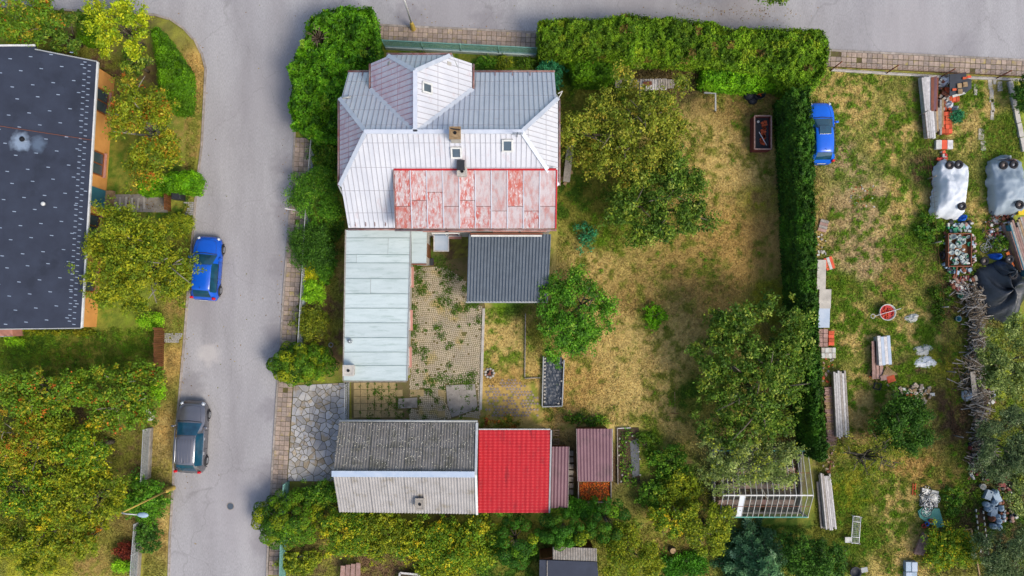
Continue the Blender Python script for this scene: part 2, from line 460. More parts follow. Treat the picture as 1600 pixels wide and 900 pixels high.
# ------------------------------------------------------------------ the ground: one sheet to the horizon, colours by patch
def C(h): return np.array(lin(h))
STRAW, TAN, DRY, GREEN, DKG, OLIVE, BROWN, PINK, YGR, SOILC = map(C, ('bba465', 'b09254', '978049', '66851c', '44641a', '7c7e32', '66503a', 'b09a70', '98982c', '544531'))
GP = [  # photo pixel, main colour, second colour, share of the second, reach
 (1000, 560, STRAW, OLIVE, .30, 90), (1170, 400, TAN, OLIVE, .22, 70), (1150, 260, STRAW, OLIVE, .28, 60), (1110, 440, DRY, OLIVE, .32, 60), (940, 360, OLIVE, GREEN, .45, 50),
 (900, 300, OLIVE, DKG, .5, 40), (930, 410, STRAW, OLIVE, .26, 45), (1030, 640, STRAW, OLIVE, .28, 50), (890, 610, TAN, OLIVE, .3, 40), (1010, 700, OLIVE, GREEN, .5, 40), (1180, 170, DRY, OLIVE, .45, 40),
 (1225, 300, BROWN, OLIVE, .4, 26), (1200, 460, OLIVE, YGR, .5, 40), (1080, 610, OLIVE, DKG, .5, 45), (1020, 495, GREEN, YGR, .6, 20), (1000, 470, DRY, OLIVE, .35, 40), (900, 150, OLIVE, DKG, .4, 50), (1180, 330, YGR, DRY, .5, 25), (885, 260, BROWN, OLIVE, .5, 18),
 (790, 520, STRAW, GREEN, .35, 35), (795, 600, TAN, OLIVE, .3, 35), (800, 480, DKG, GREEN, .5, 22), (700, 385, SOILC, OLIVE, .35, 25), (690, 420, DKG, SOILC, .4, 25), (840, 520, OLIVE, GREEN, .4, 20),
 (1340, 150, GREEN, STRAW, .52, 50), (1400, 200, STRAW, GREEN, .5, 45), (1320, 260, GREEN, PINK, .5, 35), (1350, 320, PINK, GREEN, .42, 40), (1400, 310, STRAW, GREEN, .45, 40), (1440, 260, DKG, BROWN, .5, 25), (1450, 360, DKG, GREEN, .5, 25),
 (1360, 400, PINK, GREEN, .45, 40), (1310, 440, GREEN, OLIVE, .4, 25), (1390, 430, DRY, GREEN, .45, 40), (1330, 520, GREEN, STRAW, .45, 35), (1420, 520, GREEN, STRAW, .4, 40), (1350, 600, STRAW, GREEN, .45, 30), (1340, 680, STRAW, OLIVE, .4, 25),
 (1420, 590, BROWN, GREEN, .5, 25), (1440, 660, OLIVE, STRAW, .5, 25), (1470, 560, OLIVE, YGR, .6, 22), (1490, 650, BROWN, OLIVE, .4, 30), (1330, 770, GREEN, YGR, .5, 30), (1350, 840, GREEN, OLIVE, .4, 30), (1390, 800, STRAW, GREEN, .4, 30),
 (1400, 870, STRAW, OLIVE, .45, 35), (1430, 740, TAN, OLIVE, .45, 25), (1490, 780, GREEN, DRY, .5, 25), (1500, 860, OLIVE, BROWN, .5, 25), (1560, 800, SOILC, DKG, .5, 40), (1530, 340, GREEN, STRAW, .35, 30), (1530, 180, GREEN, STRAW, .55, 40), (1560, 200, OLIVE, GREEN, .5, 30), (1500, 480, BROWN, OLIVE, .5, 30), (1450, 160, BROWN, GREEN, .5, 20),
 (305, 120, DRY, TAN, .5, 22), (310, 220, DRY, OLIVE, .5, 20), (262, 680, TAN, STRAW, .5, 25), (280, 480, DRY, OLIVE, .5, 20), (275, 570, DRY, TAN, .5, 20), (245, 830, STRAW, DRY, .5, 25), (305, 260, DRY, OLIVE, .5, 18),
 (120, 550, DKG, OLIVE, .5, 90), (60, 535, DKG, GREEN, .4, 50), (200, 540, OLIVE, GREEN, .5, 40), (160, 105, OLIVE, BROWN, .5, 50), (220, 330, OLIVE, DKG, .4, 60), (100, 700, OLIVE, BROWN, .5, 90), (60, 860, OLIVE, YGR, .5, 60), (130, 870, DRY, OLIVE, .4, 30),
 (500, 400, OLIVE, DRY, .5, 30), (518, 460, OLIVE, BROWN, .5, 25), (520, 520, BROWN, OLIVE, .4, 25), (720, 95, OLIVE, DKG, .5, 60), (600, 870, OLIVE, BROWN, .5, 80), (800, 880, OLIVE, DKG, .5, 80), (1060, 850, OLIVE, DRY, .5, 40), (1200, 840, DKG, OLIVE, .5, 50),
 (930, 720, SOILC, BROWN, .5, 40), (1050, 750, DKG, BROWN, .5, 40), (1180, 760, BROWN, OLIVE, .4, 50), (1040, 105, BROWN, SOILC, .5, 40), (550, 860, DRY, OLIVE, .5, 30), (425, 870, BROWN, OLIVE, .5, 20),
 (-200, 400, OLIVE, GREEN, .5, 200), (1900, 450, OLIVE, GREEN, .5, 200), (800, 1200, OLIVE, GREEN, .5, 200), (800, -300, OLIVE, GREEN, .5, 200)]
gA = np.array([[p[0], p[1], p[4], p[5]] for p in GP]); gM = np.array([p[2] for p in GP]); gS = np.array([p[3] for p in GP])
def ground_colour(x, y):
    px = x/S+800; py = 450-y/S
    wx = px+60*(NZ[0].fbm(x, y, 0.35, 3)-.5); wy = py+60*(NZ[1].fbm(x, y, 0.35, 3)-.5)
    wt = np.zeros(px.shape); A = np.zeros(px.shape+(3,)); B = np.zeros(px.shape+(3,)); F = np.zeros(px.shape)
    for (gx, gy, f, r), a, b in zip(gA, gM, gS):
        w = 1/(((wx-gx)**2+(wy-gy)**2)/r**2+0.15)**2.2
        wt += w; A += w[..., None]*a; B += w[..., None]*b; F += w*f
    A /= wt[..., None]; B /= wt[..., None]; F /= wt
    n = 0.40*NZ[2].fbm(x, y, 0.9, 4, 0.62)+0.6*NZ[3].fbm(x, y, 2.9, 3, 0.65)
    t = np.clip((F-0.5+(n-0.5)*3.0+0.5-0.28)/0.46, 0, 1)[..., None]
    col = A*(1-t)+B*t
    v = 0.72+0.56*NZ[4].fbm(x, y, 3.5, 3, 0.7)
    return np.clip(col*v[..., None], 0.005, 1)

fx = np.arange(-35, 35.01, 0.14); fy = np.arange(-21, 21.01, 0.14)
ext = np.concatenate([np.arange(35.6, 64, .6), [70, 80, 100, 200, 600, 2500.0]])
gx = np.concatenate([-ext[::-1], fx, ext]); gy = np.concatenate([-ext[::-1], fy, ext])
XX, YY = np.meshgrid(gx, gy, indexing='ij')
ZZ = -0.035*NZ[5].fbm(XX, YY, 0.8, 3)
nxg, nyg = XX.shape
vv = np.stack([XX, YY, ZZ], -1).reshape(-1, 3)
ii = np.arange(nxg*nyg).reshape(nxg, nyg)
ff = np.stack([ii[:-1, :-1], ii[1:, :-1], ii[1:, 1:], ii[:-1, 1:]], -1).reshape(-1, 4)
def fast_mesh(name, v, f, mat, col=None, smooth=False):
    me = bpy.data.meshes.new(name); k = f.shape[1]
    me.vertices.add(len(v)); me.vertices.foreach_set('co', np.ascontiguousarray(v, dtype=np.float32).ravel())
    me.loops.add(f.size); me.loops.foreach_set('vertex_index', np.ascontiguousarray(f, dtype=np.int32).ravel())
    me.polygons.add(len(f)); me.polygons.foreach_set('loop_start', np.arange(0, f.size, k, dtype=np.int32)); me.polygons.foreach_set('loop_total', np.full(len(f), k, dtype=np.int32))
    if smooth: me.polygons.foreach_set('use_smooth', np.ones(len(f), dtype=bool))
    me.update(calc_edges=True)
    if col is not None:
        a = me.color_attributes.new('Col', 'FLOAT_COLOR', 'POINT')
        a.data.foreach_set('color', np.ascontiguousarray(np.concatenate([col, np.ones((len(col), 1))], 1), dtype=np.float32).ravel())
    me.materials.append(MATS[mat])
    return me
gme = fast_mesh('ground', vv, ff, 'ground', ground_colour(XX, YY).reshape(-1, 3), True)
ground = bpy.data.objects.new('ground', gme); COL.objects.link(ground); ground['kind'] = 'structure'

# ------------------------------------------------------------------ road, kerbs, pavements
LEFT_KERB = [(250, 1150), (265, 900), (267, 840), (272, 760), (274, 700), (281, 628), (288, 550), (296, 450), (300, 400), (305, 340), (308, 300), (317, 225), (321, 150), (323, 108), (318, 88), (307, 65), (288, 44), (268, 30), (248, 24), (232, 22), (140, 17), (90, 14), (-60, 6), (-400, -10)]
RIGHT_KERB = [(402, 1150), (416, 900), (418, 850), (423, 760), (428, 675), (433, 600), (436, 560), (443, 450), (452, 330), (455, 300), (459, 225), (461, 170), (468, 112), (488, 68), (528, 44), (590, 38), (840, 50), (1300, 78), (1600, 93), (2000, 113)]
road_poly = [G(*p) for p in LEFT_KERB]+[G(-400, -165), G(590, -115), G(2000, -42)]+[G(*p) for p in RIGHT_KERB[::-1]]
# fine strips triangulated by Blender; a 12 mm sheet above the ground
o = MB().prism([(p.x, p.y) for p in road_poly], -0.2, 0.008).build('road', 'asphalt'); o['kind'] = 'structure'
# worn lanes, stains and the corner hedge's shade are painted into the asphalt colour
nt = MATS['asphalt'].node_tree; N_, L_ = nt.nodes, nt.links
pb = N_['Principled BSDF']; src = pb.inputs['Base Color'].links[0].from_socket
tcn = N_.new('ShaderNodeTexCoord')
def stain_or_shade(src, cx, cy, rad, colr, amt):
    d = N_.new('ShaderNodeVectorMath'); d.operation = 'DISTANCE'; d.inputs[1].default_value = (cx, cy, 0)
    fl = N_.new('ShaderNodeVectorMath'); fl.operation = 'MULTIPLY'; fl.inputs[1].default_value = (1, 1, 0); L_.new(tcn.outputs['Object'], fl.inputs[0])
    nz = N_.new('ShaderNodeTexNoise'); nz.inputs['Scale'].default_value = 2.5; nz.inputs['Detail'].default_value = 6
    L_.new(tcn.outputs['Object'], nz.inputs['Vector']); L_.new(fl.outputs[0], d.inputs[0])
    ma = N_.new('ShaderNodeMath'); ma.operation = 'MULTIPLY_ADD'; ma.inputs[1].default_value = -1.6*rad; L_.new(nz.outputs['Fac'], ma.inputs[0]); L_.new(d.outputs['Value'], ma.inputs[2])
    r = N_.new('ShaderNodeMapRange'); r.inputs['From Min'].default_value = 0.35*rad; r.inputs['From Max'].default_value = -0.35*rad; r.inputs['To Max'].default_value = amt
    L_.new(ma.outputs[0], r.inputs['Value'])
    x = N_.new('ShaderNodeMix'); x.data_type = 'RGBA'; L_.new(r.outputs[0], x.inputs['Factor']); L_.new(src, x.inputs[6]); x.inputs[7].default_value = (*lin(colr), 1)
    return x.outputs[2]
for (sx, sy, rr, cc, am) in [(326, 553, .8, 'b8b2ac', .5), (312, 490, .7, '8f8b8c', .5), (425, 150, 3.0, '8a8688', .35), (700, 25, 3.5, '8f8b8d', .4), (1000, 25, 4.0, '86807f', .4), (380, 800, 3.0, '9d999b', .4), (1150, 20, 2.5, '7d7675', .45), (1420, 60, 3, '9c9797', .4), (449, 260, 1.0, '757175', .5), (445, 330, .9, '757175', .5), (440, 420, .9, '757175', .5), (432, 520, .9, '757175', .5), (425, 640, .9, '757175', .5), (418, 740, .9, '757175', .5), (412, 850, .9, '757175', .5), (300, 600, .9, '6f6c70', .5), (640, 30, 1.2, '757175', .5), (760, 36, 1.2, '757175', .5), (1500, 78, 1.2, '7a767a', .4)]:
    p = G(sx, sy); src = stain_or_shade(src, p.x, p.y, rr, cc, am)
vo = N_.new('ShaderNodeTexVoronoi'); vo.feature = 'DISTANCE_TO_EDGE'; vo.inputs['Scale'].default_value = .17
ds_ = N_.new('ShaderNodeTexNoise'); ds_.inputs['Scale'].default_value = .9; ds_.inputs['Detail'].default_value = 8; L_.new(tcn.outputs['Object'], ds_.inputs['Vector'])
av = N_.new('ShaderNodeVectorMath'); av.operation = 'MULTIPLY_ADD'; av.inputs[1].default_value = (1.6, 1.6, 0); L_.new(ds_.outputs['Color'], av.inputs[0]); L_.new(tcn.outputs['Object'], av.inputs[2]); L_.new(av.outputs[0], vo.inputs['Vector'])
cr = N_.new('ShaderNodeMapRange'); cr.inputs['From Min'].default_value = .006; cr.inputs['From Max'].default_value = 0.0; cr.inputs['To Max'].default_value = .24; L_.new(vo.outputs['Distance'], cr.inputs['Value'])
cm = N_.new('ShaderNodeMix'); cm.data_type = 'RGBA'; L_.new(cr.outputs[0], cm.inputs['Factor']); L_.new(src, cm.inputs[6]); cm.inputs[7].default_value = (*lin('55524f'), 1)
L_.new(cm.outputs[2], pb.inputs['Base Color'])

def resample(pts, step):
    pts = [Vector(p) for p in pts]; out = [pts[0].copy()]; acc = 0.0; ds = [Vector((0, 0, 0))]
    res = []
    tot = sum((pts[i+1]-pts[i]).length for i in range(len(pts)-1)); n = max(1, round(tot/step)); st = tot/n; need = st*0.5; pos = 0
    for i in range(len(pts)-1):
        L = (pts[i+1]-pts[i]).length; d = (pts[i+1]-pts[i])/L
        while need <= pos+L+1e-6 and len(res) < n:
            res.append((pts[i]+d*(need-pos), d)); need += st
        pos += L
    return res, st
def along(pts, off):
    """offset a polyline to its left by off"""
    out = []
    for i, p in enumerate(pts):
        d = (pts[min(i+1, len(pts)-1)]-pts[max(i-1, 0)]); d.z = 0; d.normalize()
        out.append(p+Vector((-d.y, d.x, 0))*off)
    return out
kst = mesh_of(MB().box((0, 0, 0), (0.985, 0.12, 0.30)), 'kerb_stone', 'kerb')
def kerb(name, pts, off):
    k = struct(name); line = along([G(*p) for p in pts], off)
    r, st = resample(line, 1.0)
    for p, d in r:
        inst(kst, 'kerb_stone', (p.x, p.y, -0.06+random.uniform(-.008, .004)), math.atan2(d.y, d.x), k, (st, 1, 1))
kerb('kerb', [(265, 905)]+LEFT_KERB[2:-1], 0.05)
kerb('kerb', [(416, 905)]+RIGHT_KERB[2:-1]+[(1650, 95)], -0.05)

tile_me = mesh_of(MB().hexa([(-.145, -.145, -.04), (.145, -.145, -.04), (.145, .145, -.04), (-.145, .145, -.04)], [(-.14, -.14, .03), (.14, -.14, .03), (.14, .14, .03), (-.14, .14, .03)]), 'paving_tile', 'pave_tile')
tile_me2 = mesh_of(MB().hexa([(-.145, -.145, -.04), (.145, -.145, -.04), (.145, .145, -.04), (-.145, .145, -.04)], [(-.14, -.14, .03), (.14, -.14, .03), (.14, .14, .03), (-.14, .14, .03)]), 'paving_tile', 'pave_tile_dark')
def pavement(pts, side, n, step=0.305):
    """kerb-side polyline in photo pixels, n rows of tiles to one side"""
    s_ = struct('pavement'); base = [G(*p) for p in pts]; q = along(base, side*0.11); q2 = along(base, side*(0.11+n*step+0.02))
    m = MB(); m.prism([(p.x, p.y) for p in q]+[(p.x, p.y) for p in q2[::-1]], -0.1, 0.06); m.build('joint_bed', 'joint_soil', s_)
    for k in range(n):
        line = along(base, side*(0.11+step*(k+.5))); r, st = resample(line, step)
        for p, d in r:
            if random.random() < 0.015: continue
            inst(tile_me if random.random() < .75 else tile_me2, 'paving_tile', (p.x, p.y, 0.055+random.uniform(-.006, .006)), math.atan2(d.y, d.x)+random.uniform(-.02, .02), s_, (st/.305*1.0, 1, 1))
pavement([(417, 898), (423, 760), (428, 675), (433, 600), (436, 560), (443, 450), (452, 330), (455, 300), (459, 215)], -1, 3, 0.30)
pavement([(585, 38), (845, 50)], -1, 3)
pavement([(1290, 77.5), (1612, 93.5)], -1, 3, 0.32)

# clipped voronoi stones
def voronoi(poly, n, seed, relax=1, aniso=None):
    r = random.Random(seed); xs = [p[0] for p in poly]; ys = [p[1] for p in poly]
    def inside(x, y):
        c = False; j = len(poly)-1
        for i in range(len(poly)):
            if (poly[i][1] > y) != (poly[j][1] > y) and x < (poly[j][0]-poly[i][0])*(y-poly[i][1])/(poly[j][1]-poly[i][1])+poly[i][0]: c = not c
            j = i
        return c
    pts = []
    while len(pts) < n:
        best = None
        for _ in range(2):
            p = (r.uniform(min(xs), max(xs)), r.uniform(min(ys), max(ys)))
            if not inside(*p): continue
            d = min([(p[0]-q[0])**2+(p[1]-q[1])**2 for q in pts] or [1])
            if best is None or d > best[0]: best = (d, p)
        if best: pts.append(best[1])
    cells = []
    for i, p in enumerate(pts):
        c = [tuple(q) for q in poly]
        for j, q in enumerate(pts):
            if i == j or abs(p[0]-q[0])+abs(p[1]-q[1]) > 4: continue
            mx, my = (p[0]+q[0])/2, (p[1]+q[1])/2; nx_, ny_ = q[0]-p[0], q[1]-p[1]; o_ = []
            for k in range(len(c)):
                a, b = c[k], c[(k+1) % len(c)]; da = (a[0]-mx)*nx_+(a[1]-my)*ny_; db = (b[0]-mx)*nx_+(b[1]-my)*ny_
                if da <= 0: o_.append(a)
                if da*db < 0: t = da/(da-db); o_.append((a[0]+(b[0]-a[0])*t, a[1]+(b[1]-a[1])*t))
            c = o_
            if len(c) < 3: break
        if len(c) >= 3: cells.append((p, c))
    return cells
def shrink(p, c, j):
    cx = sum(a[0] for a in c)/len(c); cy = sum(a[1] for a in c)/len(c); out = []
    for a in c:
        L = math.hypot(a[0]-cx, a[1]-cy); k = max(0.2, 1-j/max(L, .01)); out.append((cx+(a[0]-cx)*k, cy+(a[1]-cy)*k))
    return out
drv_poly = [tuple(G(*p).xy) for p in ((459, 602), (540, 598), (541, 655), (530, 662), (527, 752), (449, 752))]
drv = struct('driveway', G(495, 680))
MB().prism(drv_poly, -0.08, 0.012).build('joint_bed', 'joint_soil', drv)
for p, c in voronoi(drv_poly, 150, 3):
    c = shrink(p, c, 0.022)
    MB().prism(c, -0.02, 0.035+random.uniform(-.008, .01)).build('paving_stone', 'crazy_stone', drv)

# courtyard behind the gate: square tiles, setts, concrete slabs
cy_ = struct('courtyard', G(690, 530))
MB().prism([tuple(G(*p).xy) for p in ((548, 598), (642, 590), (645, 425), (668, 412), (735, 400), (758, 478), (753, 604), (748, 642), (700, 657), (550, 657))], -0.08, 0.006).build('joint_bed', 'sett_bed', cy_)
ytile = mesh_of(MB().hexa([(-.215, -.215, -.04), (.215, -.215, -.04), (.215, .215, -.04), (-.215, .215, -.04)], [(-.208, -.208, .03), (.208, -.208, .03), (.208, .208, .03), (-.208, .208, .03)]), 'paving_tile', 'yard_tile')
for i in range(13):
    for j in range(5):
        px, py = 558+i*11.0, 603+j*11.0
        if px > 690 or (px > 622 and (py < 607 or (620 < py < 640) or random.random() < .45)): continue
        p = G(px, py); inst(ytile, 'paving_tile', (p.x, p.y, 0.02+random.uniform(-.008, .006)), random.uniform(-.03, .03), cy_)
MB().prism([tuple(G(*p).xy) for p in ((697, 602), (742, 600), (746, 634), (742, 640), (706, 652), (699, 630))], -0.03, 0.05).build('concrete_slab', 'concrete', cy_)
MB().prism([tuple(G(*p).xy) for p in ((622, 623), (652, 621), (652, 637), (622, 638))], -0.03, 0.045).build('concrete_slab', 'concrete', cy_)
MB().bar(G(756, 482, .04), G(751, 640, .04), 0.16, 0.12).build('edge_kerb', 'pale_concrete', cy_)
m = MB(); rs = random.Random(5)
sett_poly = [(646, 424), (668, 412), (700, 420), (728, 440), (735, 474), (755, 480), (752, 600), (750, 655), (640, 655), (640, 600)]
def in_poly(x, y, poly):
    c = False; j = len(poly)-1
    for i in range(len(poly)):
        if (poly[i][1] > y) != (poly[j][1] > y) and x < (poly[j][0]-poly[i][0])*(y-poly[i][1])/(poly[j][1]-poly[i][1])+poly[i][0]: c = not c
        j = i
    return c
py = 415
while py < 655:
    px = 636+rs.random()*3
    while px < 758:
        arc = 4*math.sin((px-640)/18.0)
        if in_poly(px, py+arc, sett_poly) and not in_poly(px, py+arc, [(695, 600), (744, 598), (748, 636), (742, 642), (706, 654), (697, 630)]) and not in_poly(px, py+arc, [(620, 620), (654, 619), (654, 639), (620, 640)]) and not (px < 690 and py+arc > 597 and px < 640):
            g = G(px, py+arc); bare = NZ[1].fbm(np.array([g.x]), np.array([g.y]), 0.7, 3)[0]
            if bare < 0.85 and rs.random() < .98: m.box((g.x, g.y, 0.0), (0.10*rs.uniform(.8, 1.05), 0.10*rs.uniform(.8, 1.05), 0.05+rs.uniform(-.01, .015)), rs.uniform(-.3, .3))
        px += 2.95
    py += 2.95
o = m.build('setts', 'sett', cy_); o['kind'] = 'stuff'
lp = struct('paved_corner', G(800, 625))
for i in range(18):
    for j in range(14):
        px, py = 760+i*5.0+(j % 2)*2.5, 594+j*4.6
        if px > 842 or py > 652 or random.random() < .3 or not in_poly(px, py, [(758, 600), (800, 590), (846, 620), (846, 656), (758, 656)]): continue
        p = G(px, py); inst(tile_me2, 'paving_tile', (p.x, p.y, -0.012+random.uniform(-.006, .006)), math.radians(45)+random.uniform(-.05, .05), lp, (.46, .46, 1))
# garden path of the house on the left, parking strip of small setts
gp = struct('garden_path', G(230, 318))
MB().prism([tuple(G(*p).xy) for p in ((168, 304), (262, 303), (262, 332), (168, 330))], -0.08, 0.01).build('path_bed', 'concrete', gp)
for i in range(6):
    p = G(178+i*9.5, 317+random.uniform(-2, 2)); MB().box((p.x, p.y, 0.02), (0.12, 0.75, 0.05), random.uniform(-.1, .1)).build('stepping_slab', 'pale_concrete', gp)
m = MB()
for (x0, y0, x1, y1) in ((257, 522, 287, 578), (288, 317, 304, 336)):
    py = y0
    while py < y1:
        px = x0+rs.random()*2
        while px < x1:
            g = G(px, py)
            if NZ[2].fbm(np.array([g.x]), np.array([g.y]), 0.8, 3)[0] < 0.58: m.box((g.x, g.y, 0.0), (0.10, 0.10, 0.06+rs.uniform(-.01, .01)), rs.uniform(-.2, .2))
            px += 3
        py += 3
o = m.build('sett_strip', 'crazy_stone'); o['kind'] = 'structure'
mh = thing('manhole_cover', G(360, 791, 0.008), 'small dark round manhole cover set in the street asphalt', 'manhole cover')
MB().lathe([(0.20, 0), (0.20, .006), (0.17, .012), (.16, .01)], n=16).build('cover', 'steel_dark', mh, local=True)
MB().ring((0, 0, 0.004), .22, .02, n=18).build('rim', 'kerb', mh, local=True)
# ------------------------------------------------------------------ foliage
def leaf_quads(P, Nn, size, col, r, ratio=0.55):
    """one folded diamond leaf for every point; Nn: facing directions"""
    n = len(P); T = r.normal(size=(n, 3)); T -= (T*Nn).sum(1, keepdims=True)*Nn; T /= np.linalg.norm(T, axis=1, keepdims=True)+1e-9
    B = np.cross(Nn, T); L = (size*(.55+.95*r.random(n)**1.5)*1.08)[:, None]
    v = np.stack([P-T*L*.5, P+B*L*.5*ratio+Nn*L*.06, P+T*L*.5, P-B*L*.5*ratio+Nn*L*.06], 1).reshape(-1, 3)
    f = np.arange(4*n).reshape(n, 4)
    return v, f, np.repeat(col, 4, axis=0)
def pal(colours):
    return np.array([lin(c) for c, w in colours]), np.array([w for c, w in colours])/sum(w for c, w in colours)
PAL = {
 'olive_fruit': [('6f7524', 4), ('5a681e', 4), ('868432', 2.5), ('465216', 2), ('8f7e30', .8)],
 'dark_fruit': [('405a1a', 4), ('50681f', 4), ('324a14', 3), ('6f7a28', 1.8), ('7f8a40', .6)],
 'yellowgreen': [('70781a', 4), ('808119', 3), ('586a17', 4), ('8e8a20', 1), ('43540f', 2)],
 'maple': [('8c9618', 4), ('6f8218', 4), ('a3a222', 2), ('4f6812', 2)],
 'orange': [('757a1a', 4), ('8a6c1c', 1.2), ('687418', 5), ('9a521c', .5), ('96862a', 1.3), ('52641a', 3)],
 'redorchard': [('4c6a1a', 4), ('5f7a1c', 3), ('7f7a20', 2), ('98521e', .5), ('465a12', 2)],
 'hedge': [('567812', 4), ('698818', 3), ('44640e', 3), ('7a8c20', 1), ('6a5a2c', .25)],
 'hedge_bright': [('55860e', 4), ('6a9a14', 3), ('427009', 2)],
 'hedge_clip': [('4f7a10', 4), ('5f8a14', 3), ('3f660c', 2)],
 'laurel': [('4a7a10', 4), ('5d8f18', 3), ('34600c', 3), ('7a9a2a', .8)],
 'hedge_dark': [('2c5010', 4), ('365c12', 3), ('44681a', 2), ('24420c', 2)],
 'shrub_mid': [('45701a', 4), ('55801c', 3), ('36591a', 3), ('6f8a30', .7)],
 'lime': [('6f9a1a', 4), ('84ab20', 3), ('568014', 2)],
 'yellow': [('a3a516', 4), ('b8b020', 3), ('7f8f16', 2)],
 'juniper': [('5f6a1a', 4), ('72751e', 3), ('49561a', 3)],
 'thuja_lobe': [('4c7212', 4), ('5f8516', 3), ('365a10', 3), ('808f1a', 1.5)],
 'thuja_lobe_y': [('7f8c14', 4), ('929a18', 3), ('64780f', 3)],
 'thuja_dark': [('3a6a14', 4), ('46781a', 3), ('2b5610', 3)],
 'greyapple': [('62703c', 3), ('74804c', 3), ('4b5a2a', 3), ('87905a', 1.5), ('8a9030', 1)],
 'mixwild': [('58741a', 4), ('74831c', 3), ('97921e', 1.6), ('3f5c14', 3), ('b0941c', .6)],
 'spruce': [('3c5e40', 4), ('4f7050', 3), ('2b4a2e', 3), ('6f8a72', .8)],
 'willow': [('4a5a3c', 4), ('5c6a4a', 3), ('36462c', 3), ('78826a', 1)],
 'darkround': [('2c4c14', 4), ('38591a', 3), ('466a20', 2), ('213c10', 2)],
 'bluegreen': [('2a6a4c', 4), ('357a5a', 3), ('1f543c', 3)],
 'redleaf': [('5a2218', 4), ('6f2c20', 3), ('451a14', 2)],
 'vine': [('5f5a1c', 3), ('7a3018', 2), ('4a5a18', 3), ('8a5a20', 1)],
 'purplish': [('3f4a20', 4), ('4f5a28', 3), ('5a4a30', 1.5)],
 'moss': [('3a5410', 4), ('486412', 3), ('2e440c', 3)],
 'drybrush': [('6a5a3c', 4), ('54462e', 3), ('7a6c4a', 2)],
 'deadstick': [('6f6252', 4), ('857868', 3)],
 'oliveshrub': [('74801c', 4), ('5f6e1a', 4), ('8a8a22', 2), ('47581a', 2)],
 'perennial': [('3f6418', 4), ('52741c', 3), ('708028', 1.5), ('2c4c12', 3)],
}
LEAF_GAIN = np.array([1.42, 1.46, 1.12])
def colours(name, clump_id, n, r, jit=0.22):
    c, w = pal(PAL[name]); k = clump_id.max()+1
    base = c[r.choice(len(c), k, p=w)][clump_id]; own = c[r.choice(len(c), n, p=w)]
    m = r.random((n, 1)) < 0.78
    col = np.where(m, base, own)*r.uniform(1-jit, 1+jit, (n, 1))*r.uniform(.8, 1.2, (k, 1))[clump_id]
    return np.clip(col*LEAF_GAIN, .004, .9)
def unit(a): return a/(np.linalg.norm(a, axis=1, keepdims=True)+1e-9)
def crown_cloud(rx, ry, z0, z1, n, r, clump=0.24, nclump=None, upper=0.6, wob=0.2, tuft=34):
    zc, rz = (z0+z1)/2, (z1-z0)/2; R = (rx+ry)/2
    nclump = nclump or int(20+R*R*2.2)
    d = unit(r.normal(size=(nclump, 3))); d[:, 2] = np.where(d[:, 2] < -0.25, -d[:, 2]*upper, d[:, 2])
    rad = r.uniform(.25, 1, nclump)**(1/2.2)
    az = np.arctan2(d[:, 1], d[:, 0]); ph = r.uniform(0, 6.28, 4)
    wb = 1+wob*(np.sin(2*az+ph[0])*.45+np.sin(3*az+ph[1])*.4+np.sin(5*az+ph[2])*.35+np.sin(8*az+ph[3])*.2)
    k = (1-clump*.32)
    c = d*rad[:, None]*np.stack([rx*k*wb, ry*k*wb, rz*.88*np.ones(nclump)], 1); c[:, 2] += zc
    cr = clump*R*r.uniform(.6, 1.3, nclump); nt = max(nclump, n//tuft)
    tc = r.integers(0, nclump, nt); T = c[tc]+r.normal(size=(nt, 3))*np.array([.52, .52, .38])*cr[tc][:, None]
    tr = r.uniform(.13, .30, nt)*min(1, .45+R*.22)
    cid = r.integers(0, nt, n); off = r.normal(size=(n, 3))*np.array([.62, .62, .42]); P = T[cid]+off*tr[cid][:, None]
    P[:, 2] = np.maximum(P[:, 2], z0*0.7+.05)
    Nn = unit(off*0.55+np.array([0, 0, .62])+r.normal(size=(n, 3))*.5)
    return P, Nn, cid, c
def foliage(name, P, Nn, cid, size, palette, r, parent, mat='leaf', ratio=.55, jit=.22, gain=1.0):
    v, f, col = leaf_quads(P, Nn, size, gain*colours(palette, cid, len(P), r, jit), r, ratio)
    me = fast_mesh(name, v, f, mat, col); o = bpy.data.objects.new(name, me); COL.objects.link(o); o.parent = parent
    return o
def trunk_and_limbs(t, r, z_split, height, R, mat, targets, tr=0.14, lean=(0, 0)):
    top = Vector((lean[0], lean[1], z_split))
    MB().tube([(0, 0, -0.05), (lean[0]*.3, lean[1]*.3, z_split*.5), top, top+Vector((lean[0]*.3, lean[1]*.3, (height-z_split)*.45))], [tr*1.25, tr, tr*.85, tr*.35], 8).build('trunk', mat, t, True, local=True)
    for c in targets:
        c = Vector(c); m1 = top*.55+c*.45+Vector((r.normal()*.15*R*.3, r.normal()*.15*R*.3, .12*R))
        m = MB().tube([top*.92, m1, c], [tr*.62, tr*.42, tr*.14], 5)
        for q in range(3):
            d = Vector((r.normal(), r.normal(), abs(r.normal())*.6))*R*.22; m.tube([m1*(.4+.25*q)+c*(.6-.25*q), m1*(.4+.25*q)+c*(.6-.25*q)+d*.6+Vector((0, 0, .1)), m1*(.4+.25*q)+c*(.6-.25*q)+d], [tr*.3, tr*.2, tr*.08], 4)
        m.build('limb', mat, t, True, local=True)
SEED = [100]
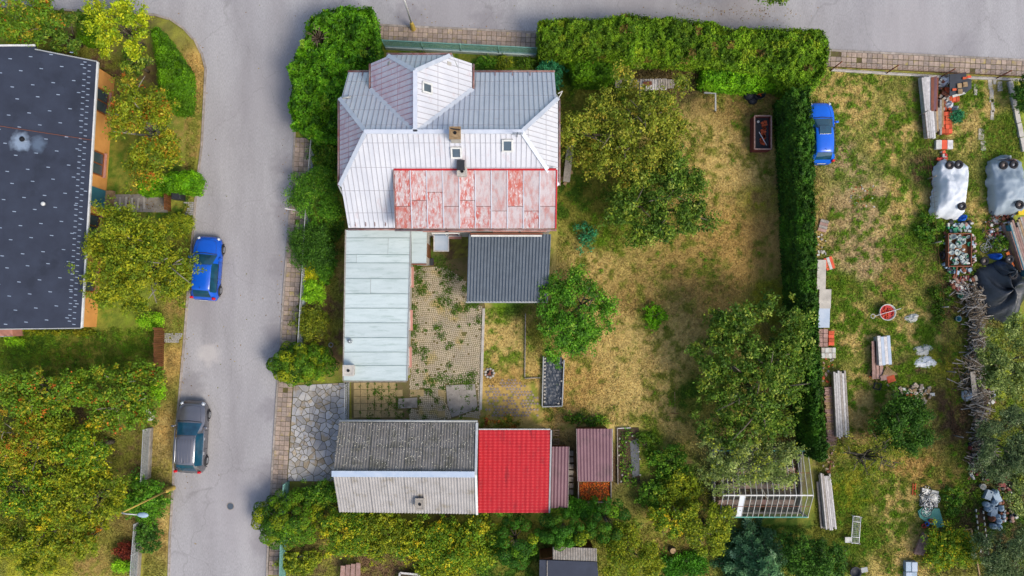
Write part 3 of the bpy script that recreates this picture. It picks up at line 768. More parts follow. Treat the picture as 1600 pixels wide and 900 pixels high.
def tree(name, px, py, rx, ry, z0, z1, palette, label, cat='tree', group=None, n=None, leaf=0.17, bark='bark', clump=.2, limbs=7, hc=None, lai=5.5, wob=.2, ratio=.55, trunk=None, nclump=None):
    """rx, ry: crown half-sizes in photo pixels; z0..z1: crown heights in metres"""
    SEED[0] += 1; r = np.random.default_rng(SEED[0]); hc = (z0+z1)/2 if hc is None else hc
    k = S*(H-hc)/H; rx, ry = rx*k, ry*k; p = W(px, py, hc); p.z = 0
    t = thing(name, p, label, cat, group)
    leaf *= .82
    n = n or int(min(40000, max(700, lai*math.pi*rx*ry/(leaf*leaf*ratio*.5))))
    P, Nn, cid, c = crown_cloud(rx, ry, z0, z1, n, r, clump, nclump, wob=wob)
    foliage('crown', P, Nn, cid, leaf, palette, r, t, ratio=ratio)
    R = (rx+ry)/2
    if limbs:
        up_ = np.argsort(-c[:, 2])[:max(limbs*3, len(c)//2)]; sel = c[r.choice(up_, min(limbs, len(up_)), replace=False)]+np.array([0, 0, .12*R])
        trunk_and_limbs(t, r, max(.3, z0*.8), z1, R, bark, sel, trunk or max(.05, .035*R+.04*min(3, z1)*.5))
    else:
        trunk_and_limbs(t, r, max(.15, z0*.8+.1), z1*.7, R, bark, c[:3]*.8, .04)
    return t
def shrub(name, px, py, rx, ry, z1, palette, label, group=None, leaf=.13, **kw):
    kw.setdefault('clump', .26); kw.setdefault('nclump', 64); kw.setdefault('lai', 5.5); kw.setdefault('limbs', 0)
    return tree(name, px, py, rx, ry, 0.15, z1, palette, label, 'shrub', group, leaf=leaf, **kw)
def lobed(name, px, py, rx, ry, h, palettes, label, lobes=40, leaf=.10, lobe=.30, cat='shrub', group=None):
    """conifer made of many upright rounded lobes"""
    SEED[0] += 1; r = np.random.default_rng(SEED[0]); hc = h*.6; k = S*(H-hc)/H; rx, ry = rx*k, ry*k; p = W(px, py, hc); p.z = 0
    t = thing(name, p, label, cat, group); R = (rx+ry)/2; Ps, Ns, ids = [], [], []
    cs = []
    while len(cs) < lobes:
        a = r.uniform(-1, 1, 2)
        if a@a < 1 and all(np.hypot(*(a-b)) > 1.05/math.sqrt(lobes) for b in cs[-lobes:]) or (a@a < 1 and r.random() < .02): cs.append(a)
    for i, a in enumerate(cs):
        q = math.sqrt(a@a); c = np.array([a[0]*rx*.88, a[1]*ry*.88, h*(1-.55*q*q)-lobe*R*.9+r.normal()*.06*h]); lr = lobe*R*r.uniform(.55, .98)
        m = int(260*(lr/.45)**2*(.1/leaf)**2)+80; d = unit(r.normal(size=(m, 3))); d[:, 2] = np.abs(d[:, 2])*1.0-.25*(r.random(m) < .4); d = unit(d)
        Ps.append(c+d*lr*np.array([.9, .9, 1.25])*r.uniform(.86, 1.02, (m, 1))); Ns.append(unit(d+r.normal(size=(m, 3))*.35)); ids.append(np.full(m, i))
    P = np.concatenate(Ps); Nn = np.concatenate(Ns); cid = np.concatenate(ids); P[:, 2] = np.maximum(P[:, 2], .04)
    half = (cid % 5 == 0) if len(palettes) > 1 else np.zeros(len(cid), bool)
    foliage('foliage', P[~half], Nn[~half], cid[~half], leaf, palettes[0], r, t, 'needle', .7, .2, .62)
    if half.any(): foliage('foliage', P[half], Nn[half], cid[half], leaf, palettes[1], r, t, 'needle', .7, .2, .66)
    m = MB().tube([(0, 0, -.05), (0, 0, h*.7)], [.12, .04], 7)
    for a in cs[::3]: m.tube([(0, 0, h*.15), (a[0]*rx*.5, a[1]*ry*.5, h*.35)], [.05, .02], 4)
    m.build('trunk', 'bark', t, True, local=True)
    return t
def spire(name, px, py, R, h, palette, label, leaf=.16, tiers=11, group=None, droop=.25):
    """conifer with radiating boughs; px, py: its foot"""
    SEED[0] += 1; r = np.random.default_rng(SEED[0]); p = W(px, py, 0); R = R*S; t = thing(name, p, label, 'tree', group); Ps, Ns, ids = [], [], []; bi = 0; m = MB()
    for k in range(tiers):
        z = .3+(h-.5)*k/tiers; Rk = R*(1-k/tiers)**.8+.15; nb = int(7+5*(1-k/tiers))
        for b in range(nb):
            a = 6.283*(b+r.random()*.6)/nb+k; L = Rk*r.uniform(.75, 1.1); cnt = int(40+150*L); s_ = r.random(cnt)**.7; wd = (1-s_*.75)*.24*L+.05
            u = r.normal(size=cnt)*wd*.6; d = np.array([math.cos(a), math.sin(a)]); e = np.array([-d[1], d[0]])
            P = np.stack([d[0]*s_*L+e[0]*u, d[1]*s_*L+e[1]*u, z+.1*s_*L-droop*(s_**2)*L+r.normal(size=cnt)*.05], 1); Ps.append(P)
            Ns.append(unit(np.array([d[0]*.3, d[1]*.3, 1.0])+r.normal(size=(cnt, 3))*.45)); ids.append(np.full(cnt, bi)); bi += 1
            m.tube([(0, 0, z), (d[0]*L*.8, d[1]*L*.8, z+.02)], [.03, .01], 4)
    P = np.concatenate(Ps); P[:, 2] = np.maximum(P[:, 2], .05)
    foliage('crown', P, np.concatenate(Ns), np.concatenate(ids), leaf, palette, r, t, 'needle', .35)
    m.tube([(0, 0, -.05), (0, 0, h*.95)], [.13, .02], 7); m.build('trunk', 'bark', t, True, local=True)
    return t
def mass(name, poly, h, palette, label, cat='hedge', leaf=.13, lai=4.5, bump=.35, group=None, mat='leaf', side=True, core='hedge_core', ratio=.6, fr=1.1, drop=.25, parts='foliage', holes=()):
    """a hedge or closed shrub mass: poly is the outline of its top, in photo pixels, seen at height h"""
    SEED[0] += 1; r = np.random.default_rng(SEED[0]); pts = [W(x, y, h) for x, y in poly]; c = sum(pts, Vector())/len(pts); c.z = 0
    t = thing(name, c, label, cat, group); q = np.array([[p.x-c.x, p.y-c.y] for p in pts]); nq = len(q)
    lo, hi = q.min(0), q.max(0); area = abs(sum(q[i, 0]*q[(i+1) % nq, 1]-q[(i+1) % nq, 0]*q[i, 1] for i in range(nq)))/2
    n = int(lai*area/(leaf*leaf*ratio*.5)); X = r.uniform(lo, hi, (int(n*np.prod(hi-lo)/area), 2))
    def edge_dist(X):
        ins = np.zeros(len(X), bool); dm = np.full(len(X), 1e9); j = nq-1
        for i in range(nq):
            a, b = q[i], q[j]; e = b-a
            cr = ((a[1] > X[:, 1]) != (b[1] > X[:, 1])) & (X[:, 0] < (b[0]-a[0])*(X[:, 1]-a[1])/(b[1]-a[1]+1e-12)+a[0]); ins ^= cr
            tt = np.clip(((X-a)@e)/(e@e+1e-12), 0, 1); dm = np.minimum(dm, np.linalg.norm(X-a-tt[:, None]*e, axis=1)); j = i
        return np.where(ins, dm, -dm)
    D = edge_dist(X); wob = .22*(NZ[3].fbm(X[:, 0]+c.x, X[:, 1]+c.y, 1.6, 2)-.5)*2*bump/.35
    keep = D+wob > 0.0
    for hx, hy, hr in holes:
        w0 = W(hx, hy, h); keep &= (np.hypot(X[:, 0]+c.x-w0.x, X[:, 1]+c.y-w0.y) > hr*(.7+.5*r.random(len(X))))
    X, D = X[keep], np.maximum(D[keep]+wob[keep], 0)
    rnd = np.clip(D/drop, 0, 1); n1 = NZ[2].fbm(X[:, 0]+c.x, X[:, 1]+c.y, fr, 3, .6)-.5; n2 = NZ[4].fbm(X[:, 0]+c.x, X[:, 1]+c.y, fr*3.2, 2)-.5
    Z = h-(1-np.sqrt(1-(1-rnd)**2))*drop*1.2+bump*(n1*1.6+n2*1.0)-np.abs(r.normal(size=len(X)))*.10-.05
    P = np.column_stack([X, np.maximum(Z, .05)]); Nn = unit(np.array([0, 0, .8])+r.normal(size=(len(X), 3))*.6)
    cell = (np.floor((X[:, 0]+c.x)*2.2).astype(int)*73+np.floor((X[:, 1]+c.y)*2.2).astype(int)*151) % 997
    Ps, Ns, Cs = [P], [Nn], [cell]
    if side:
        for i in range(nq):
            a, b = q[i], q[(i+1) % nq]; L = np.linalg.norm(b-a); m = int(2.6*L*h/(leaf*leaf*ratio*.5)); u = r.random(m); z = r.random(m)**.9*(h-.1)+.05; nn = np.array([b[1]-a[1], a[0]-b[0]])/(L+1e-9)
            mid = (a+b)/2
            if edge_dist((mid+nn*.05)[None])[0] > 0: nn = -nn
            XY = a+(b-a)*u[:, None]+nn*(r.normal(size=(m, 1))*.07-.05-.10*(NZ[2].fbm(u*L+i*9, z, 1.5, 2)[:, None]-.3))
            Ps.append(np.column_stack([XY, z])); Ns.append(unit(np.array([nn[0], nn[1], .5])+r.normal(size=(m, 3))*.45)); Cs.append((np.floor(u*L*2).astype(int)*31+np.floor(z*2).astype(int)*7+i*53) % 997)
    foliage(parts, np.concatenate(Ps), np.concatenate(Ns), np.concatenate(Cs), leaf, palette, r, t, mat, ratio, .28, .74*(.55+.9*NZ[0].fbm(np.concatenate(Ps)[:, 0]+c.x, np.concatenate(Ps)[:, 1]+c.y, .8, 3)[:, None]))
    if core:
        s_ = []
        for i in range(nq):
            a, b, d = q[i-1], q[i], q[(i+1) % nq]; e1 = (b-a)/np.linalg.norm(b-a); e2 = (d-b)/np.linalg.norm(d-b); nn = np.array([-(e1+e2)[1], (e1+e2)[0]]); nn /= np.linalg.norm(nn)+1e-9
            if edge_dist((b+nn*.12)[None])[0] < edge_dist((b-nn*.12)[None])[0]: nn = -nn
            s_.append(tuple(b+nn*min(.22, .25)))
        MB().prism(s_, 0.0, max(.1, h-.30-bump*.4)).build('branches', core, t, local=True)
    return t
# ------------------------------------------------------------------ the white-roofed house
house = thing('house', G(712, 257), 'two storey house with white seamed metal hip roof inside the hedged corner garden', 'house')
hs = house.location
xw, xe, yn_, ys_, yr = 564, 860, 144.8, 368.3, 256.5
he, hh, hr = 4.0, 6.0, 8.3
yh1, yh2 = 196.7, 316.3
NS = [G(xw, yn_, he), G(xe, yn_, he), G(xe, yh1, hh), G(811, yr, hr), G(608, yr, hr), G(xw, yh1, hh)]
SS = [G(xw, ys_, he), G(xe, ys_, he), G(xe, yh2, hh), G(811, yr, hr), G(608, yr, hr), G(xw, yh2, hh)]
WH = [G(xw-2, yh1, hh), G(xw-2, yh2, hh), G(608, yr, hr)]
EH = [G(xe+2, yh1, hh), G(xe+2, yh2, hh), G(811, yr, hr)]
wx0, wx1, wy, wrx = 602, 743, 143, 672.4
WL = [G(wx0, wy, 5.3), G(630, wy, 6.5), G(wrx, 177.2, hr), G(wrx, yr, hr+.01), G(wx0, 178.5, 5.3)]
WR = [G(wx1, wy, 5.3), G(714.8, wy, 6.5), G(wrx, 177.2, hr), G(wrx, yr, hr+.01), G(wx1, 178.5, 5.3)]
WN = [G(630, wy-2, 6.5), G(714.8, wy-2, 6.5), G(wrx, 177.2, hr)]
roof_parts = {}
for nm, pts, mt, sm in (('roof_slope', NS, 'roof_north_skylit', 'seam_white'), ('roof_slope', SS, 'roof_white', 'seam_white'), ('half_hip', WH, 'roof_pink', 'seam_red'), ('half_hip', EH, 'roof_white', 'seam_white'), ('wing_slope', WL, 'roof_pink', 'seam_red'), ('wing_slope', WR, 'roof_white', 'seam_white'), ('half_hip', WN, 'roof_north_skylit', 'seam_white')):
    up = 0.03 if nm == 'wing_slope' else (0.012 if nm == 'half_hip' else 0)
    pts = [Vector(p)+Vector((0, 0, up)) for p in pts]
    o = MB().slab(pts, 0.10).build(nm, mt, house)
    o2 = seams(MB(), pts, 0.27 if nm != 'wing_slope' else .30, 0.022, 0.03, 1.5).build('seams', sm, o); o2['kind'] = 'stuff'
    roof_parts.setdefault(nm, []).append(o)
# ridge and hip caps
for a, b in ((G(606, yr, hr), G(813, yr, hr)), (G(wrx, 177, hr), G(wrx, yr, hr)), (G(xw-2, yh1, hh), G(608, yr, hr)), (G(xw-2, yh2, hh), G(608, yr, hr)), (G(xe+2, yh1, hh), G(811, yr, hr)), (G(xe+2, yh2, hh), G(811, yr, hr)), (G(630, wy-1, 6.5), G(wrx, 177.2, hr)), (G(714.8, wy-1, 6.5), G(wrx, 177.2, hr))):
    MB().bar(a+Vector((0, 0, .05)), b+Vector((0, 0, .05)), .22, .06).build('ridge_cap', 'ridge_white', house)
for a, b in ((G(wx0-1, 178.5, 5.32), G(wrx, yr, hr+.02)), (G(wx1+1, 178.5, 5.32), G(wrx, yr, hr+.02))):
    MB().bar(a+Vector((0, 0, .05)), b+Vector((0, 0, .05)), .42, .03).build('valley_flashing', 'ridge_white', house)
# walls under the roof
i_ = 9
wall = MB()
wp = [(xw+i_, yn_+i_), (xe-i_, yn_+i_), (xe-i_, ys_-i_), (xw+i_, ys_-i_)]
wall.prism([tuple(G(*p).xy) for p in wp], -0.1, 4.15)
for x in (xw+i_, xe-i_):
    s1 = 5 if x < 700 else -5
    gp_ = [(yn_+i_, 4.15), (yh1+3, 6.0), (yh2-3, 6.0), (ys_-i_, 4.15)]
    a = [G(x, y, z) for y, z in gp_]; b = [G(x+s1, y, z) for y, z in gp_]
    wall.add(a+b, [(0, 1, 2, 3), (7, 6, 5, 4)]+[(k, k+4, (k+1) % 4+4, (k+1) % 4) for k in range(4)])
wall.prism([tuple(G(*p).xy) for p in ((wx0+8, wy+8), (wx1-8, wy+8), (wx1-8, 170), (wx0+8, 170))], -0.1, 5.5)
a = [G(wx0+8, wy+8, 5.45), G(wx1-8, wy+8, 5.45), G(712, wy+8, 6.7), G(633, wy+8, 6.7)]; b = [p+Vector((0, -.2, 0)) for p in a]
wall.add(a+b, [(0, 1, 2, 3), (7, 6, 5, 4)]+[(k, k+4, (k+1) % 4+4, (k+1) % 4) for k in range(4)])
wall.build('wall', 'plaster_grey', house)
def window(parent, c, w, h, n, frame='white_frame', sill='sill_pink', panes=2, d=.06):
    """window on a vertical wall: c centre, n outward normal"""
    n = Vector(n).normalized(); t = Vector((-n.y, n.x, 0)); c = Vector(c)
    f = MB()
    for sgn in (-1, 1):
        f.bar(c+t*sgn*w/2-Vector((0, 0, h/2))+n*d/2, c+t*sgn*w/2+Vector((0, 0, h/2))+n*d/2, .07, d, n)
        f.bar(c-t*(w/2)+Vector((0, 0, sgn*h/2))+n*d/2, c+t*(w/2)+Vector((0, 0, sgn*h/2))+n*d/2, d, .07)
    f.bar(c-Vector((0, 0, h/2))+n*d/2, c+Vector((0, 0, h/2))+n*d/2, .05, d*.9, n)
    wo = f.build('window', frame, parent)
    for k in range(panes):
        u = (k+.5)/panes-.5; q = c+t*u*w+n*.02
        MB().bar(q-Vector((0, 0, h/2-.05)), q+Vector((0, 0, h/2-.05)), w/panes-.08, .02, n).build('pane', 'glass', wo)
    MB().bar(c-t*(w/2+.08)+n*.10-Vector((0, 0, h/2+.05)), c+t*(w/2+.08)+n*.10-Vector((0, 0, h/2+.05)), .22, .04).build('sill', sill, wo)
    return wo
for y in (190, 256, 320): window(house, G(xe-i_, y, 2.0), 1.2, 1.3, (1, 0, 0)); window(house, G(xw+i_, y, 2.0), 1.2, 1.3, (-1, 0, 0))
window(house, G(672, wy+8, 2.2), 1.5, 1.4, (0, 1, 0)); window(house, G(672, wy+8, 4.9), 1.2, 1.2, (0, 1, 0))
for x in (780, 830): window(house, G(x, yn_+i_, 2.2), 1.2, 1.3, (0, 1, 0))
# shed dormer with the worn red sheet roof
dx0, dx1 = 639, 858.5
DT, DBm = 298.0, 374.7
dorm_hi, dorm_lo = 6.72, 5.8
dormer = MB()
dormer.prism([tuple(G(*p).xy) for p in ((dx0+4, 300), (dx1-3, 300), (dx1-3, 370), (dx0+4, 370))], -0.1, 5.72)
a = [G(dx0+4, 300, 5.7), G(dx0+4, 370, 5.7), G(dx0+4, 370, 5.75), G(dx0+4, 300, 6.58)]; b = [p+Vector(((dx1-dx0-7)*S, 0, 0)) for p in a]
dormer.add(a+b, [(0, 1, 2, 3), (7, 6, 5, 4)]+[(k, k+4, (k+1) % 4+4, (k+1) % 4) for k in range(4)])
dor = dormer.build('dormer', 'plaster_grey', house)
MB().slab([G(dx0, DT-2, dorm_hi-.04), G(dx1, DT-2, dorm_hi-.04), G(dx1, DBm, dorm_lo-.04), G(dx0, DBm, dorm_lo-.04)], .12).build('roof_deck', 'rust', dor)
ncol = 10
for i in range(ncol):
    u0, u1 = dx0+(dx1-dx0)*i/ncol, dx0+(dx1-dx0)*(i+1)/ncol
    cut = [0, random.choice([.38, .52, .62, .70]), 1]
    for a, b in zip(cut[:-1], cut[1:]):
        def dp(u, t, z=0): return G(u, DT+(DBm-DT)*t, dorm_hi+(dorm_lo-dorm_hi)*t+z)
        z = random.uniform(0, .012)+.012*(1-a)
        MB().slab([dp(u0+.3, a+.004, z), dp(u1-.3, a+.004, z), dp(u1-.3, b-.004, z-.006), dp(u0+.3, b-.004, z-.006)], .03).build('roof_sheet', ['roof_red_worn', 'roof_red_pale', 'roof_red_strong', 'roof_red_worn', 'roof_red_pale'][(i*3+(a > 0)*2+i//4) % 5] if i < 9 else 'roof_red_pale', dor)
    if i: MB().bar(dp(u0, 0, .035), dp(u0, 1, .035), .04, .05).build('standing_seam', 'ridge_white', dor)
MB().bar(dp(dx0, 0, .03), dp(dx1, 0, .03), .1, .06).build('top_flashing', 'roof_red', dor)
MB().bar(dp(dx0-.8, 0, -.02), dp(dx0-.8, 1, -.02), .05, .16).build('side_flashing', 'gutter_brown', dor)
MB().bar(dp(dx1+.8, 0, -.02), dp(dx1+.8, 1, -.02), .07, .16).build('side_flashing', 'roof_red', dor)
for x in (690, 722, 790, 830): window(dor, G(x, 370, 4.9), 1.3, 1.1, (0, -1, 0), panes=2)
window(house, G(700, 370.3, 1.5), 1.6, 1.4, (0, -1, 0))
# gutters and downpipes
def gutter(pts, r=.065): return MB().tube(pts, r, 8).build('gutter', 'gutter_brown', house, True)
gutter([G(xw-1, ys_+2, he-.06), G(dx0-2, ys_+2, he-.06)]); gutter([G(xw-1, yn_-2, he-.06), G(wx0+8, yn_-2, he-.06)]); gutter([G(wx1-8, yn_-2, he-.06), G(xe+1, yn_-2, he-.06)])
gutter([G(xw-4, yh1, hh-.06), G(xw-4, yh2, hh-.06)]); gutter([G(xe+4, yh1, hh-.06), G(xe+4, yh2, hh-.06)])
gutter([G(628, wy-4, 6.44), G(717, wy-4, 6.44)]); gutter([G(wx0-2, wy, 5.24), G(wx0-2, 178, 5.24)]); gutter([G(wx1+2, wy, 5.24), G(wx1+2, 178, 5.24)])
gutter([G(dx0-2, DBm+2, dorm_lo-.08), G(dx1+2, DBm+2, dorm_lo-.08)])
for pts in ([G(xe+4, yh1, 5.9), G(xe-2, yh1-12, 5.4), G(xe-2, yh1-34, 4.6)], [G(xw-4, yh2, 5.9), G(xw+1, yh2+14, 5.3), G(xw+2, yh2+48, 4.1)], [G(630, wy-4, 6.4), G(622, wy+10, 6.1)], [G(716, wy-4, 6.4), G(724, wy+12, 6.1)], [G(xw-4, yh1, 5.95), G(xw+14, yh1-2, 6.1)]):
    MB().tube(pts, .05, 8).build('downpipe', 'fence_grey', house, True)
# snow hooks along the eaves, one small bent bracket each
hk = mesh_of(MB().bar((0, -.1, .03), (0, .1, .06), .05, .03).bar((0, .1, .03), (0, .1, .16), .05, .03), 'snow_hook', 'gutter_brown')
for x in (575, 590, 603, 618): inst(hk, 'snow_hook', G(x, ys_-4, he+.16), 0, house)
for x in (585, 775, 800, 825): inst(hk, 'snow_hook', G(x, yn_+4, he+.16), math.pi, house)
# skylights on the slopes
def skylight(plane, px0, py0, px1, py1):
    o, hor, up, n = plane_frame(plane); c = on_plane((px0+px1)/2, (py0+py1)/2, o, n)
    a = on_plane(px0, (py0+py1)/2, o, n); b = on_plane(px1, (py0+py1)/2, o, n); w = abs((b-a).dot(hor)); w = max(w, .5)
    a = on_plane((px0+px1)/2, py0, o, n); b = on_plane((px0+px1)/2, py1, o, n); h = max(abs((b-a).dot(up)), .6)
    f = MB()
    for sg in (-1, 1):
        f.bar(c+hor*sg*(w/2)-up*(h/2+.04)+n*.06, c+hor*sg*(w/2)+up*(h/2+.04)+n*.06, .09, .14, n); f.bar(c+up*sg*(h/2)-hor*(w/2-.05)+n*.055, c+up*sg*(h/2)+hor*(w/2-.05)+n*.055, .09, .13, n)
    fo = f.build('skylight', 'white_frame', house)
    MB().bar(c-up*(h/2-.04)+n*.06, c+up*(h/2-.04)+n*.06, w-.09, .03, n).build('pane', 'skylight_glass', fo)
skylight(WR, 659, 130, 673, 146); skylight(SS, 706, 230, 720, 245); skylight(SS, 786, 218, 800, 235)
# chimneys and aerial
def chimney(parent, c, w, d, z0, z1, mat, cap='concrete', pot=None):
    co = MB().boxz(c.x-w/2, c.x+w/2, c.y-d/2, c.y+d/2, z0, z1).build('chimney', mat, parent)
    f = MB(); z = z1
    for sx, sy, ww, dd in ((-1, 0, .1, d+.1), (1, 0, .1, d+.1), (0, -1, w-.1, .1), (0, 1, w-.1, .1)): f.box((c.x+sx*w/2, c.y+sy*d/2, z+.04), (ww, dd, .08))
    f.build('cap', cap, co); MB().box((c.x, c.y, z+.03), (w-.1, d-.1, .06)).build('cap_slab', cap, co); MB().lathe([(.09, .05), (.09, .10), (.06, .10), (.06, .07)], (c.x, c.y, z), 10).build('flue', 'soot', co)
    return co
co = chimney(house, W(711, 208, 8.9), .5, .55, 7.6, 8.9, 'pale_concrete', 'wood_raw')
MB().bar(W(704, 201, 9.0), W(719, 203, 9.0), .05, .05).build('bracket', 'tyre', co)
co = chimney(house, W(722, 268, 7.2), .45, .4, 6.3, 7.2, 'pale_concrete', 'pale_concrete')
MB().bar(W(720, 250, 7.35), W(720, 266, 7.35), .42, .05).build('hood', 'black_plastic', co)
m = MB().tube([W(808, 214, 8.2), W(808, 214, 8.2)+Vector((0, 0, 1.0))], .02, 6)
for k in range(4): m.tube([W(808, 214, 8.2)+Vector((-.3+.02*k, 0, .55+.13*k)), W(808, 214, 8.2)+Vector((.3-.02*k, 0, .55+.13*k))], .009, 4)
m.build('aerial', 'steel_dark', house)
d0 = W(872, 146, 4.1)
m = MB().tube([d0, d0+Vector((.25, .1, .1))], .03, 6).tube([d0+Vector((.05, -.25, .05)), d0+Vector((.22, .05, .1))], .025, 6); m.build('bracket', 'white_frame', house)

# ------------------------------------------------------------------ green flat-roofed annexe
ann = thing('annexe', G(620, 470), 'long flat roofed annexe with pale green sheet roof joined to the white house', 'outbuilding')
ha = 2.9
A = [W(541, 359, ha), W(641, 359, ha), W(635, 595, ha), W(537, 595, ha)]
def lerp4(Q, u, v): return (Q[0]*(1-u)+Q[1]*u)*(1-v)+(Q[3]*(1-u)+Q[2]*u)*v
MB().prism([tuple(lerp4(A, u, v).xy) for u, v in ((.04, .02), (.96, .02), (.96, .98), (.04, .98))], -0.1, ha-.14).build('wall', 'plaster_grey', ann)
MB().slab([p-Vector((0, 0, .06)) for p in A], .1).build('roof_deck', 'gutter_brown', ann)
cuts = [0, .055, .165, .22, .325, .425, .52, .617, .715, .81, .90, 1]
for k in range(len(cuts)-1):
    a, b = cuts[k]+.0012, cuts[k+1]-.0012; js = [0, 1] if k not in (1, 2, 4) else ([0, .66, 1] if k == 1 else ([0, .17, 1] if k == 2 else [0, .4, 1]))
    for u, v in zip(js[:-1], js[1:]):
        z = Vector((0, 0, random.uniform(0, .012)+.02))
        MB().slab([lerp4(A, u+.002, a)+z, lerp4(A, v-.002, a)+z, lerp4(A, v-.002, b)+z, lerp4(A, u+.002, b)+z], .03).build('roof_sheet', 'roof_green', ann)
    if k: MB().bar(lerp4(A, .003, cuts[k])+Vector((0, 0, .035)), lerp4(A, .96, cuts[k])+Vector((0, 0, .035)), .025, .03).build('seam', 'seam_green', ann)
MB().bar(A[1]+Vector((.04, 0, -.02)), A[2]+Vector((.04, 0, -.02)), .06, .16).build('gutter', 'fence_grey', ann)
MB().bar(A[0]+Vector((-.03, 0, 0)), A[3]+Vector((-.03, 0, 0)), .05, .14).build('verge_board', 'wood_grey', ann)
MB().bar(A[2]+Vector((.0, -.05, 0)), A[3]+Vector((0, -.05, 0)), .05, .14).build('verge_board', 'wood_grey', ann)
c = W(544.5, 579, 3.5); co = chimney(ann, c, .55, .55, 2.7, 3.5, 'pale_concrete', 'pale_concrete')
c = W(547, 533, 2.98); MB().lathe([(.14, -.05), (.14, .05), (.06, .08), (.06, .25), (.1, .25), (.02, .32)], c, 10).build('vent', 'chrome', ann, True)
for y in (430, 500, 560): window(ann, lerp4(A, .96, (y-359)/236)+Vector((0, 0, -1.4)), 1.1, .9, (1, 0, 0))
pch = thing('porch', G(661, 390), 'small pale green flat porch roof between the annexe and the back door', 'porch')
B4 = [W(643, 360, 2.8), W(667, 360, 2.8), W(666, 412, 2.8), W(643, 412, 2.8)]
for u, v in ((0, .38), (.385, 1)): MB().slab([lerp4(B4, 0, u), lerp4(B4, 1, u), lerp4(B4, 1, v), lerp4(B4, 0, v)], .05).build('roof_sheet', 'roof_green', pch)
MB().prism([tuple(lerp4(B4, u, v).xy) for u, v in ((.05, .02), (.95, .02), (.95, .95), (.05, .95))], -.1, 2.72).build('wall', 'plaster_grey', pch)
MB().bar(B4[3]+Vector((0, -.03, -.02)), B4[2]+Vector((0, -.03, -.02)), .07, .14).build('fascia', 'rust', pch)
c = B4[1]*.45+B4[2]*.55; MB().box((c.x-.03, c.y, 1.0), (.05, .8, 2.0)).build('door', 'wood_brown', pch)

# ------------------------------------------------------------------ dark corrugated terrace roof
ter = thing('terrace_roof', G(795, 420), 'dark grey corrugated steel roof over the terrace behind the house', 'canopy')
T4 = [W(729, 472, 2.35), W(856, 472, 2.35), W(861, 366, 2.75), W(732, 366, 2.75)]
corrugated(MB(), T4[0], T4[1], T4[2], T4[3], .19, .035).build('roof_sheet', 'steel_dark', ter, True)
MB().bar(T4[0]+Vector((-.03, 0, -.03)), T4[1]+Vector((.03, 0, -.03)), .10, .10).build('gutter', 'fence_grey', ter)
MB().bar(T4[3]+Vector((.1, .02, .0)), T4[2]+Vector((-.5, .02, .0)), .10, .07).build('top_flashing', 'rust', ter)
MB().bar(T4[3]+Vector((.15, -.10, .05)), T4[2]+Vector((-.55, -.10, .05)), .10, .05).build('flashing_strip', 'white_frame', ter)
for q in ((T4[0]+Vector((.15, .15, 0))), (T4[1]+Vector((-.15, .15, 0))), (T4[0]*.5+T4[1]*.5+Vector((0, .15, 0)))): MB().boxz(q.x-.06, q.x+.06, q.y-.06, q.y+.06, -.05, 2.27).build('post', 'wood_brown', ter)
for u in (.1, .5, .9): MB().bar(T4[0]*(1-u)+T4[1]*u-Vector((0, 0, .1)), T4[3]*(1-u)+T4[2]*u-Vector((0, 0, .1)), .08, .12).build('rafter', 'wood_brown', ter)

# ------------------------------------------------------------------ grey garage with corrugated fibre-cement roof
gar = thing('garage', G(640, 720), 'gable roofed garage with mossy corrugated grey sheets and a pale ridge', 'garage')
g1, g2 = W(533, 660, 2.6), W(745, 661, 2.6); r1, r2 = W(519, 740, 4.35), W(737, 741, 4.35); b1, b2 = W(527, 800, 2.6), W(742, 803, 2.6)
r1.x = (g1.x+b1.x)/2; r2.x = (g2.x+b2.x)/2; g1.x = b1.x = r1.x; g2.x = b2.x = r2.x
MB().prism([(r1.x+.25, g1.y-.3), (r2.x-.12, g1.y-.3), (r2.x-.12, b1.y+.3), (r1.x+.25, b1.y+.3)], -.1, 2.62).build('wall', 'plaster_grey', gar)
for x in (r1.x+.25, r2.x-.3):
    a = [Vector((x, g1.y-.3, 2.6)), Vector((x, r1.y, 4.2)), Vector((x, b1.y+.3, 2.6))]; b = [p+Vector((.15, 0, 0)) for p in a]
    MB().add(a+b, [(0, 1, 2), (5, 4, 3), (0, 3, 4, 1), (1, 4, 5, 2), (2, 5, 3, 0)]).build('gable', 'plaster_grey', gar)
def sheets(e1, e2, t1, t2, mat, rows=2):
    n = 8
    for j in range(rows):
        for i in range(n):
            u0, u1 = i/n, (i+1)/n; v0, v1 = j/rows, (j+1)/rows+(.02 if j < rows-1 else 0)
            def q(u, v): return (e1*(1-u)+e2*u)*(1-v)+(t1*(1-u)+t2*u)*v
            z = Vector((0, 0, .02*(rows-j)*0+.012*(i % 2)-.03*(v0)*0)); z2 = Vector((0, 0, .025))
            corrugated(MB(), q(u0, v0)+z+z2, q(u1, v0)+z+z2, q(u1, v1)+z, q(u0, v1)+z, .165, .026).build('roof_sheet', mat, gar, True)
sheets(g1, g2, r1, r2, 'eternit_mossy_shaded'); sheets(b1, b2, r1, r2, 'eternit_sunlit')
MB().bar(r1+Vector((-.05, .0, .06)), r2+Vector((.0, 0, .06)), .34, .07).build('ridge_cap', 'ridge_blue', gar)
for a, b, w in ((g2, r2, 0), (b2, r2, 0)): MB().bar(a+Vector((.07, 0, .05)), b+Vector((.07, 0, .05)), .14, .12).build('verge_board', 'white_frame', gar)
MB().tube([g1+Vector((0, .1, -.03)), g2+Vector((.1, .1, -.03))], .07, 8).build('gutter', 'fence_grey', gar, True)
m = MB(); rl = random.Random(8)
